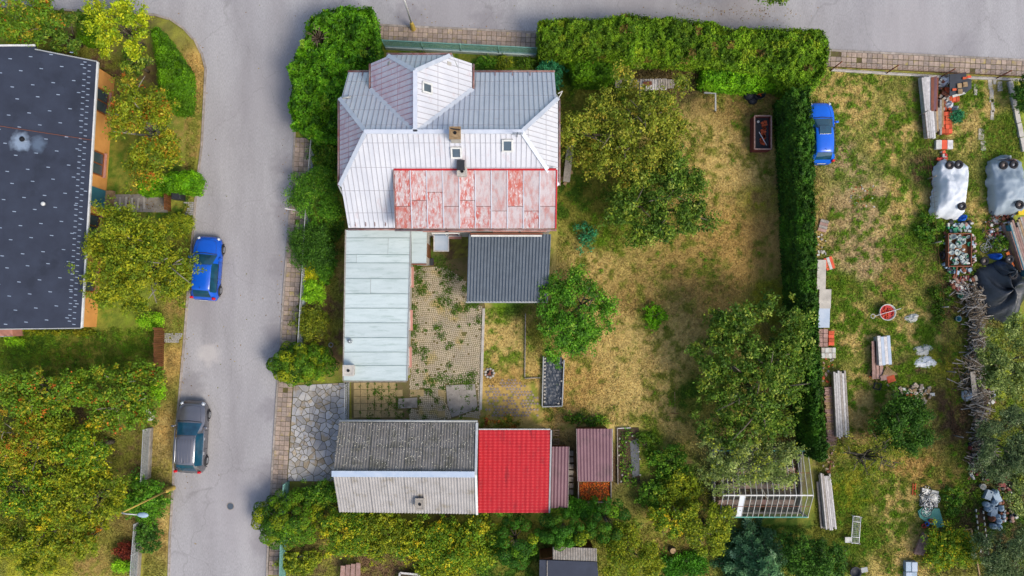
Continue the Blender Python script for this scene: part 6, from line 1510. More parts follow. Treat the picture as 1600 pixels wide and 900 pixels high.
planks('board_pile', 'big pile of weathered grey planks with a blue side at the black tarp', ((1576, 352), (1606, 345), (1625, 408), (1600, 430)), 9, .9, ['wood_grey', 'wood_raw', 'wood_pink'], gap=.15, jit=.4, layers=3)
MB().bar(W(1575, 352, .7), W(1600, 432, .7), .06, .45).build('side_panel', 'door_teal', bpy.data.objects[[o.name for o in COL.objects if o.get('label', '').startswith('big pile of weathered')][0]])
bl = planks('plank_stack', 'stack of white painted boards on a brown handcart by the white rags', ((1371, 526), (1391, 525), (1394, 570), (1374, 571)), 4, .75, ['wood_white', 'ridge_blue'], gap=.06)
hc = thing('handcart', W(1372, 565, .3), 'old brown handcart of scrap wood under the white painted boards', 'handcart'); hc.location.z = 0
for k in range(3): MB().bar(W(1365+k*4, 533, .45), W(1366+k*6, 592, .45), .26, .06).build('bed_board', 'wood_pink', hc)
for x, y in ((1363, 545), (1363, 585), (1392, 590)): p = W(x, y, .2); MB().ring((p.x, p.y, .22), .17, .05, (1, .1, 0), 14, 6).build('wheel', 'tyre', hc, True)
MB().bar(W(1364, 565, .25), W(1392, 565, .25), .1, .1).build('axle', 'rust', hc); MB().bar(W(1364, 585, .25), W(1392, 590, .25), .1, .1).build('axle', 'rust', hc)
for k in range(9): MB().bar(W(1375+k*1.5, 595-k*.6, .52), W(1386+k*2.0, 572+k*1.5, .58), .05, .05).build('lath', 'wood_raw', hc)
MB().box(tuple(W(1392, 592, .55)), (.5, .4, .08), .3).build('red_board', 'clay', hc); MB().box(tuple(W(1382, 590, .55)), (.5, .3, .06), .2).build('scrap_board', 'wood_pink', hc)
wf = thing('window_frame', W(1371, 602, .1), 'empty dark window frame on the grass at the foot of the handcart', 'frame'); wf.location.z = 0
for a, b in (((1367, 598), (1377, 600)), ((1377, 600), (1374, 609)), ((1374, 609), (1365, 607)), ((1365, 607), (1367, 598))): MB().bar(W(*a, .06), W(*b, .06), .06, .1).build('rail', 'black_plastic', wf)
def soft(name, label, px, py, rx, ry, h, mat, cat, seed, n=30, m=10, jag=.25):
    """crumpled cloth or sheet heap"""
    r = random.Random(seed); p = W(px, py, h*.5); p.z = 0; t = thing(name, p, label, cat); vs_, fs = [], []; ph = [r.random()*6.28 for _ in range(5)]
    for j in range(m+1):
        q = j/m
        for i in range(n):
            a = 6.283*i/n; R = 1+jag*(.5*math.sin(2*a+ph[0])+.4*math.sin(3*a+ph[1])+.3*math.sin(5*a+ph[2]))
            z = h*(1-q**2.2)*(1+.25*math.sin(4*a+ph[3]+q*5))+.06*math.sin(9*a+ph[4]+q*9)*h*q*2+r.uniform(-.02, .02)
            if j == m: z = -.02
            vs_.append((rx*S*q*R*math.cos(a), ry*S*q*R*math.sin(a), max(z, -.02) if j == m else max(z, .015)))
    for j in range(m):
        for i in range(n): fs.append((j*n+i, (j+1)*n+i, (j+1)*n+(i+1) % n, j*n+(i+1) % n))
    MB().add(vs_, fs).build('cloth', mat, t, True, local=True)
    return t
soft('rag', 'crumpled small white rag on the grass beside the red tub', 1426, 497, 10, 8, .18, 'rag', 'rag', 1)
soft('rag', 'crumpled white sheet, the upper of two, on the grass beside the handcart', 1443, 547, 15, 9, .14, 'rag', 'sheet', 2)
soft('rag', 'crumpled white sheet, the lower of two, on the grass beside the handcart', 1447, 566, 16, 11, .14, 'tarp_white', 'sheet', 3)
soft('sack', 'grey white sack on the heap of branches', 1513, 618, 7, 10, .5, 'tarp_white', 'sack', 4)
soft('sack', 'light grey sack in the junk below the brown corrugated sheets', 1483, 163, 8, 7, .45, 'tarp_white', 'sack', 5)
soft('sack', 'dull grey sack beside the tiny blue-green shrub', 1492, 170, 8, 6, .35, 'tarp_grey', 'sack', 6)
soft('sack', 'pale sack next to the black roofing sheet by the road fence', 1478, 126, 8, 9, .5, 'tarp_white', 'sack', 7)
soft('tarp_heap', 'big black tarpaulin heap held by old wheels beside the plank pile', 1572, 452, 40, 54, 1.1, 'tarp_black', 'tarpaulin', 8, 44, 14, .18)
soft('tarp_heap', 'pale grey polythene draped on the black tarpaulin heap', 1572, 425, 15, 18, 1.35, 'foil', 'polythene', 9)
# red tub of fruit
rt = thing('fruit_tub', W(1386, 488, .3), 'round tub of red apples with a pole across it on the grass', 'tub'); rt.location.z = 0
MB().lathe([(.40, -.02), (.50, .3), (.52, .42), (.48, .42), (.45, .3)], n=20).build('tub', 'rag', rt, True, local=True); MB().lathe([(.44, .2), (.46, .3), (.02, .31)], n=18).build('water', 'red_paint', rt, local=True)
ap = mesh_of(MB().lathe([(.02, 0), (.05, .02), (.055, .055), (.02, .09)], n=7), 'apple', 'apple', True)
for k in range(30): a, q = random.random()*6.28, math.sqrt(random.random())*.38; inst(ap, 'apple', (rt.location.x+q*math.cos(a), rt.location.y+q*math.sin(a), .31), 0, rt)
po = thing('pole', W(1387, 489, .45), 'long thin pole lying across the tub of red apples', 'pole'); po.location.z = 0
MB().tube([W(1366, 494, .46), W(1408, 482, .46)], .02, 6).build('shaft', 'wood_white', po); MB().ring(W(1364, 494, .45), .13, .02, n=14).build('ring', 'rag', po, True)
# rubble
rbh = thing('rubble_heap', G(1430, 617), 'heap of pale rubble and broken roof tiles above the globe bush', 'rubble')
for k in range(46):
    x, y = 1430+random.gauss(0, 14), 615+random.gauss(0, 6); MB().box(tuple(G(x, y, .07+random.random()*.08)), (random.uniform(.12, .35), random.uniform(.1, .25), .14), random.random()*3).build('rubble_piece', random.choice(['rubble', 'rubble', 'rag', 'wood_raw']), rbh)
MB().box(tuple(G(1419, 619, .18)), (.55, .3, .2), .05).build('clay_block', 'clay', rbh)
# sheets leaning along the hedge
for i, (x0, y0, x1, y1, mt, l) in enumerate([(1276, 406, 1290, 452, 'pale_concrete', 'broken pale concrete slab along the hedge below the orange panel'), (1279, 452, 1298, 482, 'pale_concrete', 'pale square concrete slab along the hedge, middle of the row'), (1278, 480, 1296, 512, 'ridge_blue', 'grey blue sheet along the hedge, above the pink tiles')]):
    t = thing('slab', G((x0+x1)/2, (y0+y1)/2), l, 'slab'); a, b = W(x0, y0, .3), W(x1, y1, .3); MB().hexa([(a.x, b.y, .05), (b.x, b.y, .05), (b.x+.05, a.y, .05), (a.x+.06, a.y, .05)], [(a.x, b.y, .32), (b.x, b.y, .30), (b.x+.05, a.y, .28), (a.x+.06, a.y, .32)]).build('slab', mt, t); MB().hexa([(a.x+.1, b.y+.1, -.03), (b.x-.1, b.y+.1, -.03), (b.x-.1, a.y-.1, -.03), (a.x+.1, a.y-.1, -.03)], [(a.x+.1, b.y+.1, .05), (b.x-.1, b.y+.1, .05), (b.x-.1, a.y-.1, .05), (a.x+.1, a.y-.1, .05)]).build('support', 'soil', t)
def pack(name, label, x0, y0, x1, y1, nx_, ny_, h, mats, cat, rz=0):
    a, b = W(x0, y0, h), W(x1, y1, h); c = (a+b)/2; c.z = 0; t = thing(name, c, label, cat, rz=rz); w, d = (b.x-a.x)/nx_, (a.y-b.y)/ny_
    for i in range(nx_):
        for j in range(ny_):
            z = h*random.uniform(.85, 1.0); x, y = -(b.x-a.x)/2+(i+.5)*w, -(a.y-b.y)/2+(j+.5)*d
            MB().boxz(x-w*.47, x+w*.47, y-d*.46, y+d*.46, -.02, z).build('piece', mats[(i+j) % len(mats)], t, local=True)
    return t
pack('tile_stack', 'stack of pinkish clay tiles along the hedge below the grey blue sheet', 1279, 514, 1294, 542, 2, 4, .35, ['wood_pink'], 'tiles')
pack('tile_stack', 'small stack of bright orange roof tiles beside the pinkish clay tiles', 1295, 517, 1304, 540, 1, 4, .3, ['orange_panel', 'clay'], 'tiles')
pack('block_stack', 'row of whitish building blocks at the end of the tile stacks', 1284, 543, 1306, 560, 4, 2, .3, ['rag', 'pale_concrete'], 'blocks')
pack('orange_box', 'orange panel with a white stripe lying on grass by the concrete slabs', 1289, 401, 1303, 422, 3, 1, .12, ['orange_panel', 'rag', 'orange_panel'], 'panel', rz=math.radians(18))
pack('pallet', 'weathered pinkish pallet beside the hedge below the bright blue car', 1280, 343, 1294, 362, 1, 4, .15, ['wood_pink', 'wood_grey'], 'pallet', rz=math.radians(-15))
pack('clay_stack', 'stack of red clay roof tiles beside the tiny blue-green shrub', 1472, 174, 1489, 208, 3, 5, .5, ['clay', 'clay', 'orange_panel'], 'tiles')
pack('board_crate', 'flat white crate with an orange strip above the white covered car', 1463, 218, 1490, 233, 3, 1, .3, ['rag', 'orange_panel', 'wood_white'], 'crate')
pack('brick_stack', 'short row of rusty bricks below the black roofing sheet', 1484, 150, 1500, 158, 3, 1, .4, ['clay', 'orange_panel'], 'bricks')
pack('rusty_sheet', 'rusty orange metal sheet between pale sack and black roofing sheet', 1477, 136, 1487, 153, 1, 2, .35, ['rust', 'clay'], 'sheet')
lg = thing('log_stack', G(1291, 655), 'stack of split reddish logs between the dark hedge and grey boards', 'firewood')
lgm = mesh_of(MB().tube([(-.28, 0, 0), (.28, 0, 0)], .06, 6), 'split_log', 'wood_pink'); lgm2 = mesh_of(MB().tube([(-.28, 0, 0), (.28, 0, 0)], .06, 6), 'split_log', 'wood_raw')
for k in range(40):
    for z in (.05, .17): p = W(1295+k*.12, 606+k*2.3, z); inst(random.choice([lgm, lgm2]), 'split_log', (p.x+random.uniform(-.06, .06), p.y, z), random.uniform(-.1, .1), lg)
# black roofing sheet on a low shelter
br_ = thing('roofing_sheet', W(1502, 132, .5), 'black roofing sheet weighted with pale blocks by the road fence', 'roofing sheet'); br_.location.z = 0
Q = [W(1484, 150, .7), W(1508, 143, .7), W(1510, 113, .75), W(1484, 116, .75)]; MB().slab(Q, .05).build('sheet', 'tarp_black', br_)
Q2 = [W(1508, 146, .66), W(1518, 138, .66), W(1518, 124, .7), W(1509, 122, .7)]; MB().slab(Q2, .04).build('sheet', 'tarp_black', br_)
for x, y in ((1499, 134), (1508, 132), (1500, 143)): MB().box(tuple(W(x, y, .78)), (.27, .28, .1), .1).build('block', 'wood_raw', br_)
for x, y, mt in ((1491, 140, 'clay'), (1507, 122, 'clay'), (1514, 120, 'orange_panel')): MB().box(tuple(W(x, y, .78)), (.24, .13, .08), .1).build('brick', mt, br_)
for p in Q: MB().boxz(p.x-.04, p.x+.04, p.y-.04, p.y+.04, -.03, .66).build('leg', 'wood_grey', br_)
MB().bar(W(1488, 150, .62), W(1508, 144, .62), .2, .05).build('pale_edge', 'rag', br_)
# cars under dust sheets, held by loose wheels
def wheel(px, py, z, label, rimmat='rim', tilt=0):
    p = W(px, py, z+.08); p.z = z; t = thing('loose_wheel', p, label, 'wheel'); MB().ring((0, 0, .09), .19, .085, (0, tilt, 1), 22, 8).build('tyre', 'tyre', t, True, local=True)
    m = MB().lathe([(.13, .02), (.14, .08), (.05, .07), (.04, .10)], n=14); m.build('rim', rimmat, t, True, local=True)
def covered(px, py, rz, L, Wd, mat, label):
    p = W(px, py, .8); p.z = 0; t = thing('covered_car', p, label, 'covered car', rz=math.radians(rz)); nL, nW = 44, 30; v = []; rr = random.Random(int(px))
    prof = [(-.5, .62), (-.44, .82), (-.36, 1.05), (-.26, 1.36), (-.05, 1.42), (.08, 1.36), (.24, .98), (.40, .86), (.5, .66)]
    for i in range(nL+1):
        u = i/nL-.5; zt = np.interp(u, [a for a, b in prof], [b for a, b in prof]); end = min(1, (0.5-abs(u))*9)**.5
        for j in range(nW+1):
            s_ = j/nW*2-1; a = abs(s_); hwid = Wd/2*(.72+.28*end)
            if a < .45: x, z = a/.45*.62*hwid, zt-.04*(a/.45)**2
            elif a < .72: q = (a-.45)/.27; x, z = (.62+.34*q)*hwid, zt-.04+(min(.9, zt-.1)-zt+.04)*q
            else: q = (a-.72)/.28; nz_ = 2*float(NZ[1].fbm(np.array([u*9+px]), np.array([s_*2.0]), 1.0, 3)[0])-1; x = (.96+.12*q+.28*nz_*q)*hwid; z = min(.9, zt-.1)*(1-q)+.14*q+.15*nz_*q
            z += .20*(float(NZ[2].fbm(np.array([u*7+px]), np.array([s_*4.0]), 1.0, 4, .65)[0])-.5)-.10*abs(2*float(NZ[3].fbm(np.array([u*5+s_*2+px]), np.array([s_*2.5-u*3]), 1.1, 2)[0])-1)
            v.append((math.copysign(x, s_), u*L*(1+.02*math.sin(s_*9)), max(z*(.25+.75*end) if end < 1 else z, .03)))
    MB().add(v, [(i*(nW+1)+j, (i+1)*(nW+1)+j, (i+1)*(nW+1)+j+1, i*(nW+1)+j+1) for i in range(nL) for j in range(nW)]).build('cover', mat, t, True, local=True)
    for sx in (-1, 1):
        for ty in (-.32, .30): MB().ring((sx*(Wd/2-.14), ty*L, .29), .20, .085, (1, 0, 0), 16, 6).build('wheel', 'tyre', t, True, local=True)
    return t
covered(1489, 294, -6, 3.6, 1.75, 'tarp_white', 'car under a white sheet weighted with loose wheels, above the trailer')
covered(1577, 290, 4, 3.5, 1.9, 'tarp_grey', 'car under a grey blue sheet at the right edge beside bicycles')
wheel(1484, 258, .80, 'left of two loose wheels on the front of the white covered car', 'rim_rust'); wheel(1498, 257, .80, 'pale rimmed wheel, right of two on the front of the white covered car')
wheel(1503, 322, 1.2, 'single loose wheel on the tail of the white covered car'); wheel(1461, 286, .0, 'pale hub wheel leaning on the grass side of the white covered car')
wheel(1568, 258, .80, 'rusty wheel on the front of the grey covered car', 'rim_rust'); wheel(1584, 257, .80, 'pale rimmed wheel on the front of the grey covered car'); wheel(1593, 320, 1.2, 'loose wheel on the tail of the grey covered car', 'rim_rust')
wheel(1538, 408, .25, 'rusty wheel at the upper corner of the black tarpaulin heap', 'rim_rust'); wheel(1577, 405, 1.1, 'pale wheel on top of the black tarpaulin heap'); wheel(1583, 430, 1.1, 'pale wheel lower on the black tarpaulin heap')
soft('sheet_bundle', 'bluish bundled sheet at the nose of the grey covered car', 1570, 247, 13, 7, .6, 'tarp_grey', 'sheet', 21)
soft('blanket', 'pinkish blanket folded at the nose of the grey covered car', 1577, 252, 13, 5, .75, 'wood_pink', 'blanket', 22)
soft('blue_bag', 'bright blue bag below the tail of the white covered car', 1505, 340, 8, 6, .5, 'blue_plastic', 'bag', 23)
soft('blue_sheet', 'bright blue sheet at the top of the black tarpaulin heap', 1558, 400, 12, 5, .55, 'blue_plastic', 'sheet', 24)
yb = thing('yellow_crate', W(1597, 330, .4), 'yellow plastic crate below the grey covered car', 'crate'); yb.location.z = 0
MB().boxz(-.25, .25, -.2, .2, -.02, .42).build('body', 'yellow_plastic', yb, local=True, bevel=.03); MB().boxz(-.28, .28, -.23, .23, .42, .48).build('lid', 'yellow_plastic', yb, local=True, bevel=.02)
ybd = thing('orange_beam', W(1586, 405, .5), 'orange beam lying between black tarpaulin and plank pile', 'beam'); MB().bar(W(1581, 393, .95), W(1590, 416, .95), .2, .15).build('beam', 'apple_orange', ybd); ybd.location.z = 0
o = ybd.children[0]; o.location.z = 0
# bicycles
def bike(px, py, rz, label, mat, h=.12, lay=True):
    p = W(px, py, h); p.z = h-.1; t = thing('bicycle', p, label, 'bicycle', rz=math.radians(rz))
    for x in (-.5, .5):
        wo = MB().ring((x, 0, .08), .31, .02, n=22, m=5).build('wheel', 'tyre', t, True, local=True); MB().ring((x, 0, .08), .285, .012, n=20, m=4).build('rim', mat, wo, True, local=True); m = MB()
        for q in range(8): a = 6.283*q/8; m.bar((x, 0, .08), (x+.28*math.cos(a), .28*math.sin(a), .08), .008, .008)
        o = m.build('spokes', 'chrome', wo, local=True); o['kind'] = 'stuff'
    fm_ = MB(); A_, B_, C_, D_, E_ = (-.5, 0, .10), (-.08, -.05, .11), (-.2, .42, .11), (.33, .42, .11), (.5, 0, .10)
    for a, b in ((A_, B_), (A_, C_), (B_, C_), (C_, D_), (B_, D_), (D_, E_)): fm_.tube([a, b], .024, 6)
    fm_.build('frame', mat, t, True, local=True); MB().tube([(.26, .55, .02), (.33, .52, .12), (.28, .56, .35)], .018, 6).tube([D_, (.31, .53, .12)], .018, 6).build('handlebar', 'chrome', t, True, local=True)
    MB().hexa([(-.36, .48, .07), (-.08, .50, .10), (-.08, .53, .12), (-.36, .56, .15)], [(-.36, .53, .06), (-.08, .53, .09), (-.08, .55, .11), (-.36, .58, .13)]).tube([C_, (-.22, .5, .11)], .018, 5).build('saddle', 'black_plastic', t, local=True)
    MB().ring((-.08, -.05, .12), .085, .012, n=14, m=4).tube([(-.08, -.05, .14), (-.2, -.17, .16)], .015, 5).build('crank', 'chrome', t, True, local=True)
BK = 'bicycles lying in the hoard'
bike(1455, 790, 55, 'white bicycle lying on the white board and teal sheet', 'white_frame', .29); bike(1450, 779, 100, 'dark bicycle under the white one on the white board', 'black_plastic', .24)
bike(1564, 332, 60, 'dark bicycle at the tail of the grey covered car', 'rust', .3); bike(1550, 357, 80, 'rusty bicycle on nettles beside the plank pile', 'rust', .14); bike(1551, 383, 20, 'grey bicycle lying just above the black tarpaulin heap', 'fence_grey', .14)
wbd = thing('white_board', G(1450, 778), 'white board on the grass under the bicycles', 'board'); MB().prism([tuple(G(*p).xy) for p in ((1439, 762), (1465, 767), (1463, 792), (1436, 790))], -.03, .15).build('panel', 'rag', wbd); MB().prism([tuple(G(*p).xy) for p in ((1440, 786), (1462, 788), (1461, 791), (1439, 789))], .152, .17).build('batten', 'wood_white', wbd)
tsh = thing('teal_sheet', G(1453, 812), 'teal tarpaulin spread on grass below the white board', 'tarpaulin'); MB().prism([tuple(G(*p).xy) for p in ((1433, 798), (1440, 792), (1466, 794), (1474, 822), (1462, 824), (1446, 815), (1436, 808))], -.03, .13).build('sheet', 'tarp_teal', tsh); MB().prism([tuple(G(*p).xy) for p in ((1440, 803), (1450, 801), (1452, 810), (1443, 808))], .13, .16).build('fold', 'tarp_teal', tsh)
for i, (x, y, mt, l) in enumerate(((1440, 820, 'red_paint', 'small red toy pot at the lower left of the teal sheet'), (1445, 817, 'blue_plastic', 'small blue pot at the edge of the teal sheet'), (1451, 812, 'red_paint', 'red pot on the teal sheet beside the bicycle wheel'), (1456, 822, 'yellow_plastic', 'small yellow pot below the teal sheet'))):
    t = thing('plant_pot', G(x, y, .12), l, 'pot'); MB().lathe([(.09, -.04), (.13, .16), (.14, .18), (.11, .18), (.09, .06)], n=12).build('pot', mt, t, True, local=True); MB().lathe([(.08, .05), (.10, .12), (.02, .13)], n=10).build('filling', 'soil', t, local=True)
dp_ = planks('door_panel', 'old pinkish wooden door lying askew below the bicycles', ((1443, 832), (1457, 839), (1443, 868), (1428, 866)), 4, .3, ['wood_pink'], layers=1, gap=.02, jit=.02, cat='door')
lt = thing('lath', G(1456, 850), 'two loose pale laths beside the pinkish wooden door', 'laths'); MB().bar(G(1459, 842, .03), G(1454, 862, .03), .06, .05).build('lath', 'wood_white', lt); MB().bar(G(1462, 838, .03), G(1457, 846, .03), .05, .05).build('lath', 'wood_raw', lt)
rl_ = thing('red_ladder', G(1427, 765), 'short reddish ladder piece leaning in grass above the white board', 'ladder')
for dx in (0, 4): MB().bar(G(1426+dx, 755, .05), G(1425+dx, 773, .05), .06, .06).build('rail', 'clay', rl_)
for k in range(3): MB().bar(G(1426, 758+k*5, .05), G(1430, 758+k*5, .05), .04, .04).build('rung', 'clay', rl_)
bd = thing('wire_bed', W(1337, 828, .4), 'white wire bed frame standing on the green grass', 'bed frame'); bd.location.z = 0
c = [W(1333, 806, .4), W(1345, 808, .4), W(1342, 849, .4), W(1330, 848, .4)]
for a, b in zip(c, c[1:]+c[:1]): MB().tube([a, b], .03, 6).build('frame_tube', 'white_frame', bd, True)
for p in c: MB().tube([(p.x, p.y, -.02), (p.x, p.y, .55)], .025, 6).build('leg', 'white_frame', bd, True)
m = MB()
for k in range(1, 14): u = k/14; m.bar(c[0]*(1-u)+c[3]*u, c[1]*(1-u)+c[2]*u, .012, .012)
for k in range(1, 5): u = k/5; m.bar(c[0]*(1-u)+c[1]*u, c[3]*(1-u)+c[2]*u, .012, .012)
o = m.build('wire_mesh', 'fence_grey', bd); o['kind'] = 'stuff'
for u in (.2, .78): MB().tube([c[0]*(1-u)+c[3]*u, c[1]*(1-u)+c[2]*u], .025, 6).build('cross_tube', 'white_frame', bd, True)
st_ = thing('stool', W(1324, 843, .3), 'pale square stool at the foot of the white bed frame', 'stool'); st_.location.z = 0
MB().box((0, 0, .38), (.36, .34, .05)).build('seat', 'rag', st_, local=True)
for sx in (-.13, .13):
    for sy in (-.12, .12): MB().boxz(sx-.02, sx+.02, sy-.02, sy+.02, -.02, .36).build('leg', 'wood_raw', st_, local=True)
bu = pack('blue_cupboard', 'pale blue cupboard lying at the bottom edge below the wooden door', 1416, 878, 1434, 910, 2, 2, .4, ['ridge_blue', 'jug'], 'cupboard')
gr2 = thing('barbecue', W(1335, 893, .4), 'black barbecue with a grey lid beside the dark round tree', 'barbecue'); gr2.location.z = 0
MB().lathe([(.2, .35), (.34, .5), (.36, .62), (.3, .62), (.26, .5)], n=14).build('bowl', 'black_plastic', gr2, True, local=True)
for k in range(3): a = 2.1*k; MB().tube([(.2*math.cos(a), .2*math.sin(a), .4), (.34*math.cos(a), .34*math.sin(a), -.02)], .02, 6).build('leg', 'black_plastic', gr2, local=True)
MB().box((.55, .15, .55), (.4, .3, .05), .2).boxz(.53, .57, .13, .17, -.02, .53).build('side_shelf', 'fence_grey', gr2, local=True)
# trailer heaped with glassware
trl = thing('trailer', W(1498, 388, .4), 'open trailer heaped with bowls and glassware below the white covered car', 'trailer'); trl.location.z = 0
a, b = W(1482, 365, .75), W(1518, 416, .75)
for p_, q_ in (((a.x, a.y), (b.x, a.y)), ((b.x, a.y), (b.x, b.y)), ((b.x, b.y), (a.x, b.y)), ((a.x, b.y), (a.x, a.y))): MB().bar((*p_, .6), (*q_, .6), .05, .34).build('side', 'rust', trl)
MB().boxz(a.x, b.x, b.y, a.y, .40, .50).build('bed', 'wood_brown', trl)
for x in (a.x-.12, b.x+.12): MB().ring((x, (a.y+b.y)/2-.3, .28), .2, .08, (1, 0, 0), 16, 6).build('wheel', 'tyre', trl, True)
MB().bar(((a.x+b.x)/2, b.y, .42), ((a.x+b.x)/2, b.y-.7, .3), .07, .07).build('drawbar', 'rust', trl); MB().boxz((a.x+b.x)/2-.03, (a.x+b.x)/2+.03, b.y-.7, b.y-.64, -.02, .32).build('jockey_leg', 'rust', trl)
bowls = [mesh_of(MB().lathe([(.05, 0), (.12, .03), (.14, .09), (.12, .09), (.05, .03)], n=12), 'bowl', 'glassware', True), mesh_of(MB().lathe([(.06, 0), (.07, .15), (.03, .2), (.03, .25)], n=9), 'bowl', 'glassware', True), mesh_of(MB().lathe([(.09, 0), (.1, .06), (.02, .08)], n=10), 'bowl', 'rag', True), mesh_of(MB().lathe([(.08, 0), (.1, .1), (.08, .1), (.06, .03)], n=10), 'bowl', 'green_plastic', True)]
for k in range(64):
    o = bpy.data.objects.new('bowl', bowls[[0, 1, 2, 0, 1, 0, 2, 3][k % 8]]); COL.objects.link(o); o.location = (random.uniform(a.x+.12, b.x-.12), random.uniform(b.y+.12, a.y-.12), .50+.08*(k % 3)); o.rotation_euler = (random.uniform(-.8, .8), random.uniform(-.8, .8), 0); o.scale = [random.uniform(.8, 1.5)]*3
    tag(o, *[('pale glass bowl in the trailer heaped with glassware', 'bowl', 'glass bowls heaped in the trailer'), ('narrow necked glass bottle in the trailer heaped with glassware', 'bottle', 'glass bottles heaped in the trailer'), ('white dish or lid in the trailer heaped with glassware', 'dish', 'white dishes heaped in the trailer'), ('green plastic bowl in the trailer heaped with glassware', 'bowl', 'green bowls in the trailer')][[0, 1, 2, 0, 1, 0, 2, 3][k % 8]]); o.name = ['bowl', 'bottle', 'dish', 'bowl'][[0, 1, 2, 0, 1, 0, 2, 3][k % 8]]
def junk(label, x0, y0, x1, y1, n, mats, h=.35, size=(.1, .35), cat='junk heap'):
    t = thing('junk_heap', G((x0+x1)/2, (y0+y1)/2), label, cat)
    for k in range(n):
        p = W(random.uniform(x0, x1), random.uniform(y0, y1), h*.5); s1, s2 = random.uniform(*size), random.uniform(*size)*.7; z = random.uniform(.3, 1)*h; mt = random.choice(mats)
        if k % 3 == 2: MB().lathe([(s1*.4, -.02), (s1*.5, z*.8), (s1*.4, z), (s1*.1, z)], (p.x, p.y, 0), 9).build('can', mt, t, True)
        else: MB().box((p.x, p.y, z/2-.01), (s1, s2, z), random.random()*3).build('scrap', mt, t)
    return t
junk('scrap heap of tins and boxes between the white covered car and the trailer', 1480, 347, 1518, 362, 34, ['rag', 'glassware', 'jug', 'green_plastic', 'wood_pink', 'black_plastic'])
junk('scrap heap of dark tins just below the trailer of glassware', 1482, 419, 1522, 426, 26, ['black_plastic', 'rag', 'jug', 'rust', 'green_plastic'])
junk('mixed heap of faded rubbish above the heap of branches', 1482, 432, 1525, 452, 60, ['wood_pink', 'rag', 'rust', 'wood_grey', 'glassware', 'box_maroon'])
junk('dark scrap along the tail of the grey covered car', 1550, 318, 1592, 345, 30, ['black_plastic', 'rust', 'red_paint', 'jug', 'fence_grey', 'tyre'])
junk('boxes and cloth on the ground between bicycles and black tarpaulin', 1558, 380, 1576, 392, 14, ['wood_raw', 'rag', 'wood_pink'])
junk('broken boards between the pale boards and clay tile stack', 1466, 156, 1486, 172, 22, ['wood_grey', 'rust', 'wood_white', 'clay', 'wood_brown'], .45)
junk('rusty scrap between the two feathery grey-green trees', 1560, 740, 1582, 765, 30, ['rust', 'wood_pink', 'box_maroon', 'black_plastic'])
junk('red and white oddments at the nose of the white covered car', 1466, 236, 1480, 252, 10, ['red_paint', 'orange_panel', 'rag'], .3)
junk('mixed clutter of pots and crates between the grey covered car and plank pile', 1546, 346, 1582, 372, 46, ['rust', 'wood_grey', 'rag', 'box_maroon', 'jug', 'wood_raw'], .3, (.08, .25))
junk('clutter of boards and tins along the right flank of the trailer of glassware', 1518, 362, 1524, 418, 26, ['rag', 'wood_pink', 'jug', 'rust'], .35, (.08, .22))
junk('clutter of tins and sticks along the left flank of the trailer of glassware', 1474, 362, 1480, 420, 18, ['rust', 'jug', 'wood_grey'], .3, (.08, .22))
junk('broken crates and plastic under the pale green tree by the branch heap', 1530, 590, 1556, 640, 40, ['rag', 'wood_pink', 'rust', 'wood_grey', 'jug'], .35, (.1, .3))
junk('dark pots and rags at the lower end of the branch heap', 1515, 690, 1545, 750, 46, ['black_plastic', 'rust', 'wood_grey', 'box_maroon', 'rag'], .3, (.1, .28))
junk('weathered oddments behind the blue-grey jugs', 1562, 770, 1588, 815, 40, ['rust', 'wood_pink', 'jug', 'black_plastic', 'rag'], .3, (.1, .28))
junk('pale scraps and sticks left lying along the hedge below the pallet', 1278, 366, 1290, 400, 14, ['rag', 'wood_grey', 'pale_concrete'], .12, (.06, .25))
junk('tools and rubbish stacked against the boards under the road fence', 1466, 120, 1482, 156, 30, ['wood_grey', 'rust', 'rag', 'wood_brown', 'black_plastic'], .4, (.1, .3))
junk('scattered broken tile bits in the bare patch below the bright blue car', 1325, 290, 1368, 325, 46, ['rubble', 'clay', 'wood_pink', 'rag'], .05, (.04, .12))
junk('small bits of wood and brick along the grey boards by the dark hedge', 1286, 556, 1302, 606, 26, ['wood_pink', 'clay', 'rag', 'wood_grey'], .12, (.06, .2))
junk('broken slabs and wood chips between the two grey board stacks', 1284, 690, 1304, 738, 26, ['wood_pink', 'rubble', 'wood_raw', 'rust'], .12, (.06, .25))
junk('small bits of wood around the handcart', 1355, 575, 1400, 612, 22, ['wood_raw', 'rag', 'clay', 'wood_grey'], .06, (.05, .2))
# jugs and canisters
jm = mesh_of(MB().lathe([(.15, -.02), (.19, .03), (.19, .30), (.14, .38), (.05, .40), (.05, .46)], n=12), 'jug', 'jug', True); jm2 = mesh_of(MB().boxz(-.2, .2, -.3, .3, -.02, .32).lathe([(.05, .32), (.05, .4)], (.1, .2, 0), 8), 'jug', 'jug'); jm3 = mesh_of(MB().lathe([(.15, -.02), (.19, .03), (.19, .30), (.14, .38), (.05, .40), (.05, .46)], n=12), 'jug', 'rust', True)
for k, (x, y, q) in enumerate([(1541, 772, 1), (1552, 768, 0), (1554, 776, 1), (1538, 787, 0), (1545, 789, 0), (1551, 784, 0), (1541, 794, 0), (1549, 798, 1), (1555, 806, 0), (1547, 809, 2), (1557, 813, 0), (1549, 821, 0), (1557, 822, 0), (1560, 793, 0)]):
    o = bpy.data.objects.new('jug', [jm, jm2, jm3][q]); COL.objects.link(o); o.location = G(x, y); o.rotation_euler = (0, 0, random.uniform(-.5, .5)); tag(o, *[('round blue-grey jug in the cluster below the feathery trees', 'jug', 'cluster of round jugs'), ('square blue-grey canister in the cluster below the feathery trees', 'canister', 'square canisters among the jugs'), ('rusty brown pot among the blue-grey jugs', 'pot', None)][q]); o.name = ['jug', 'canister', 'pot'][q]
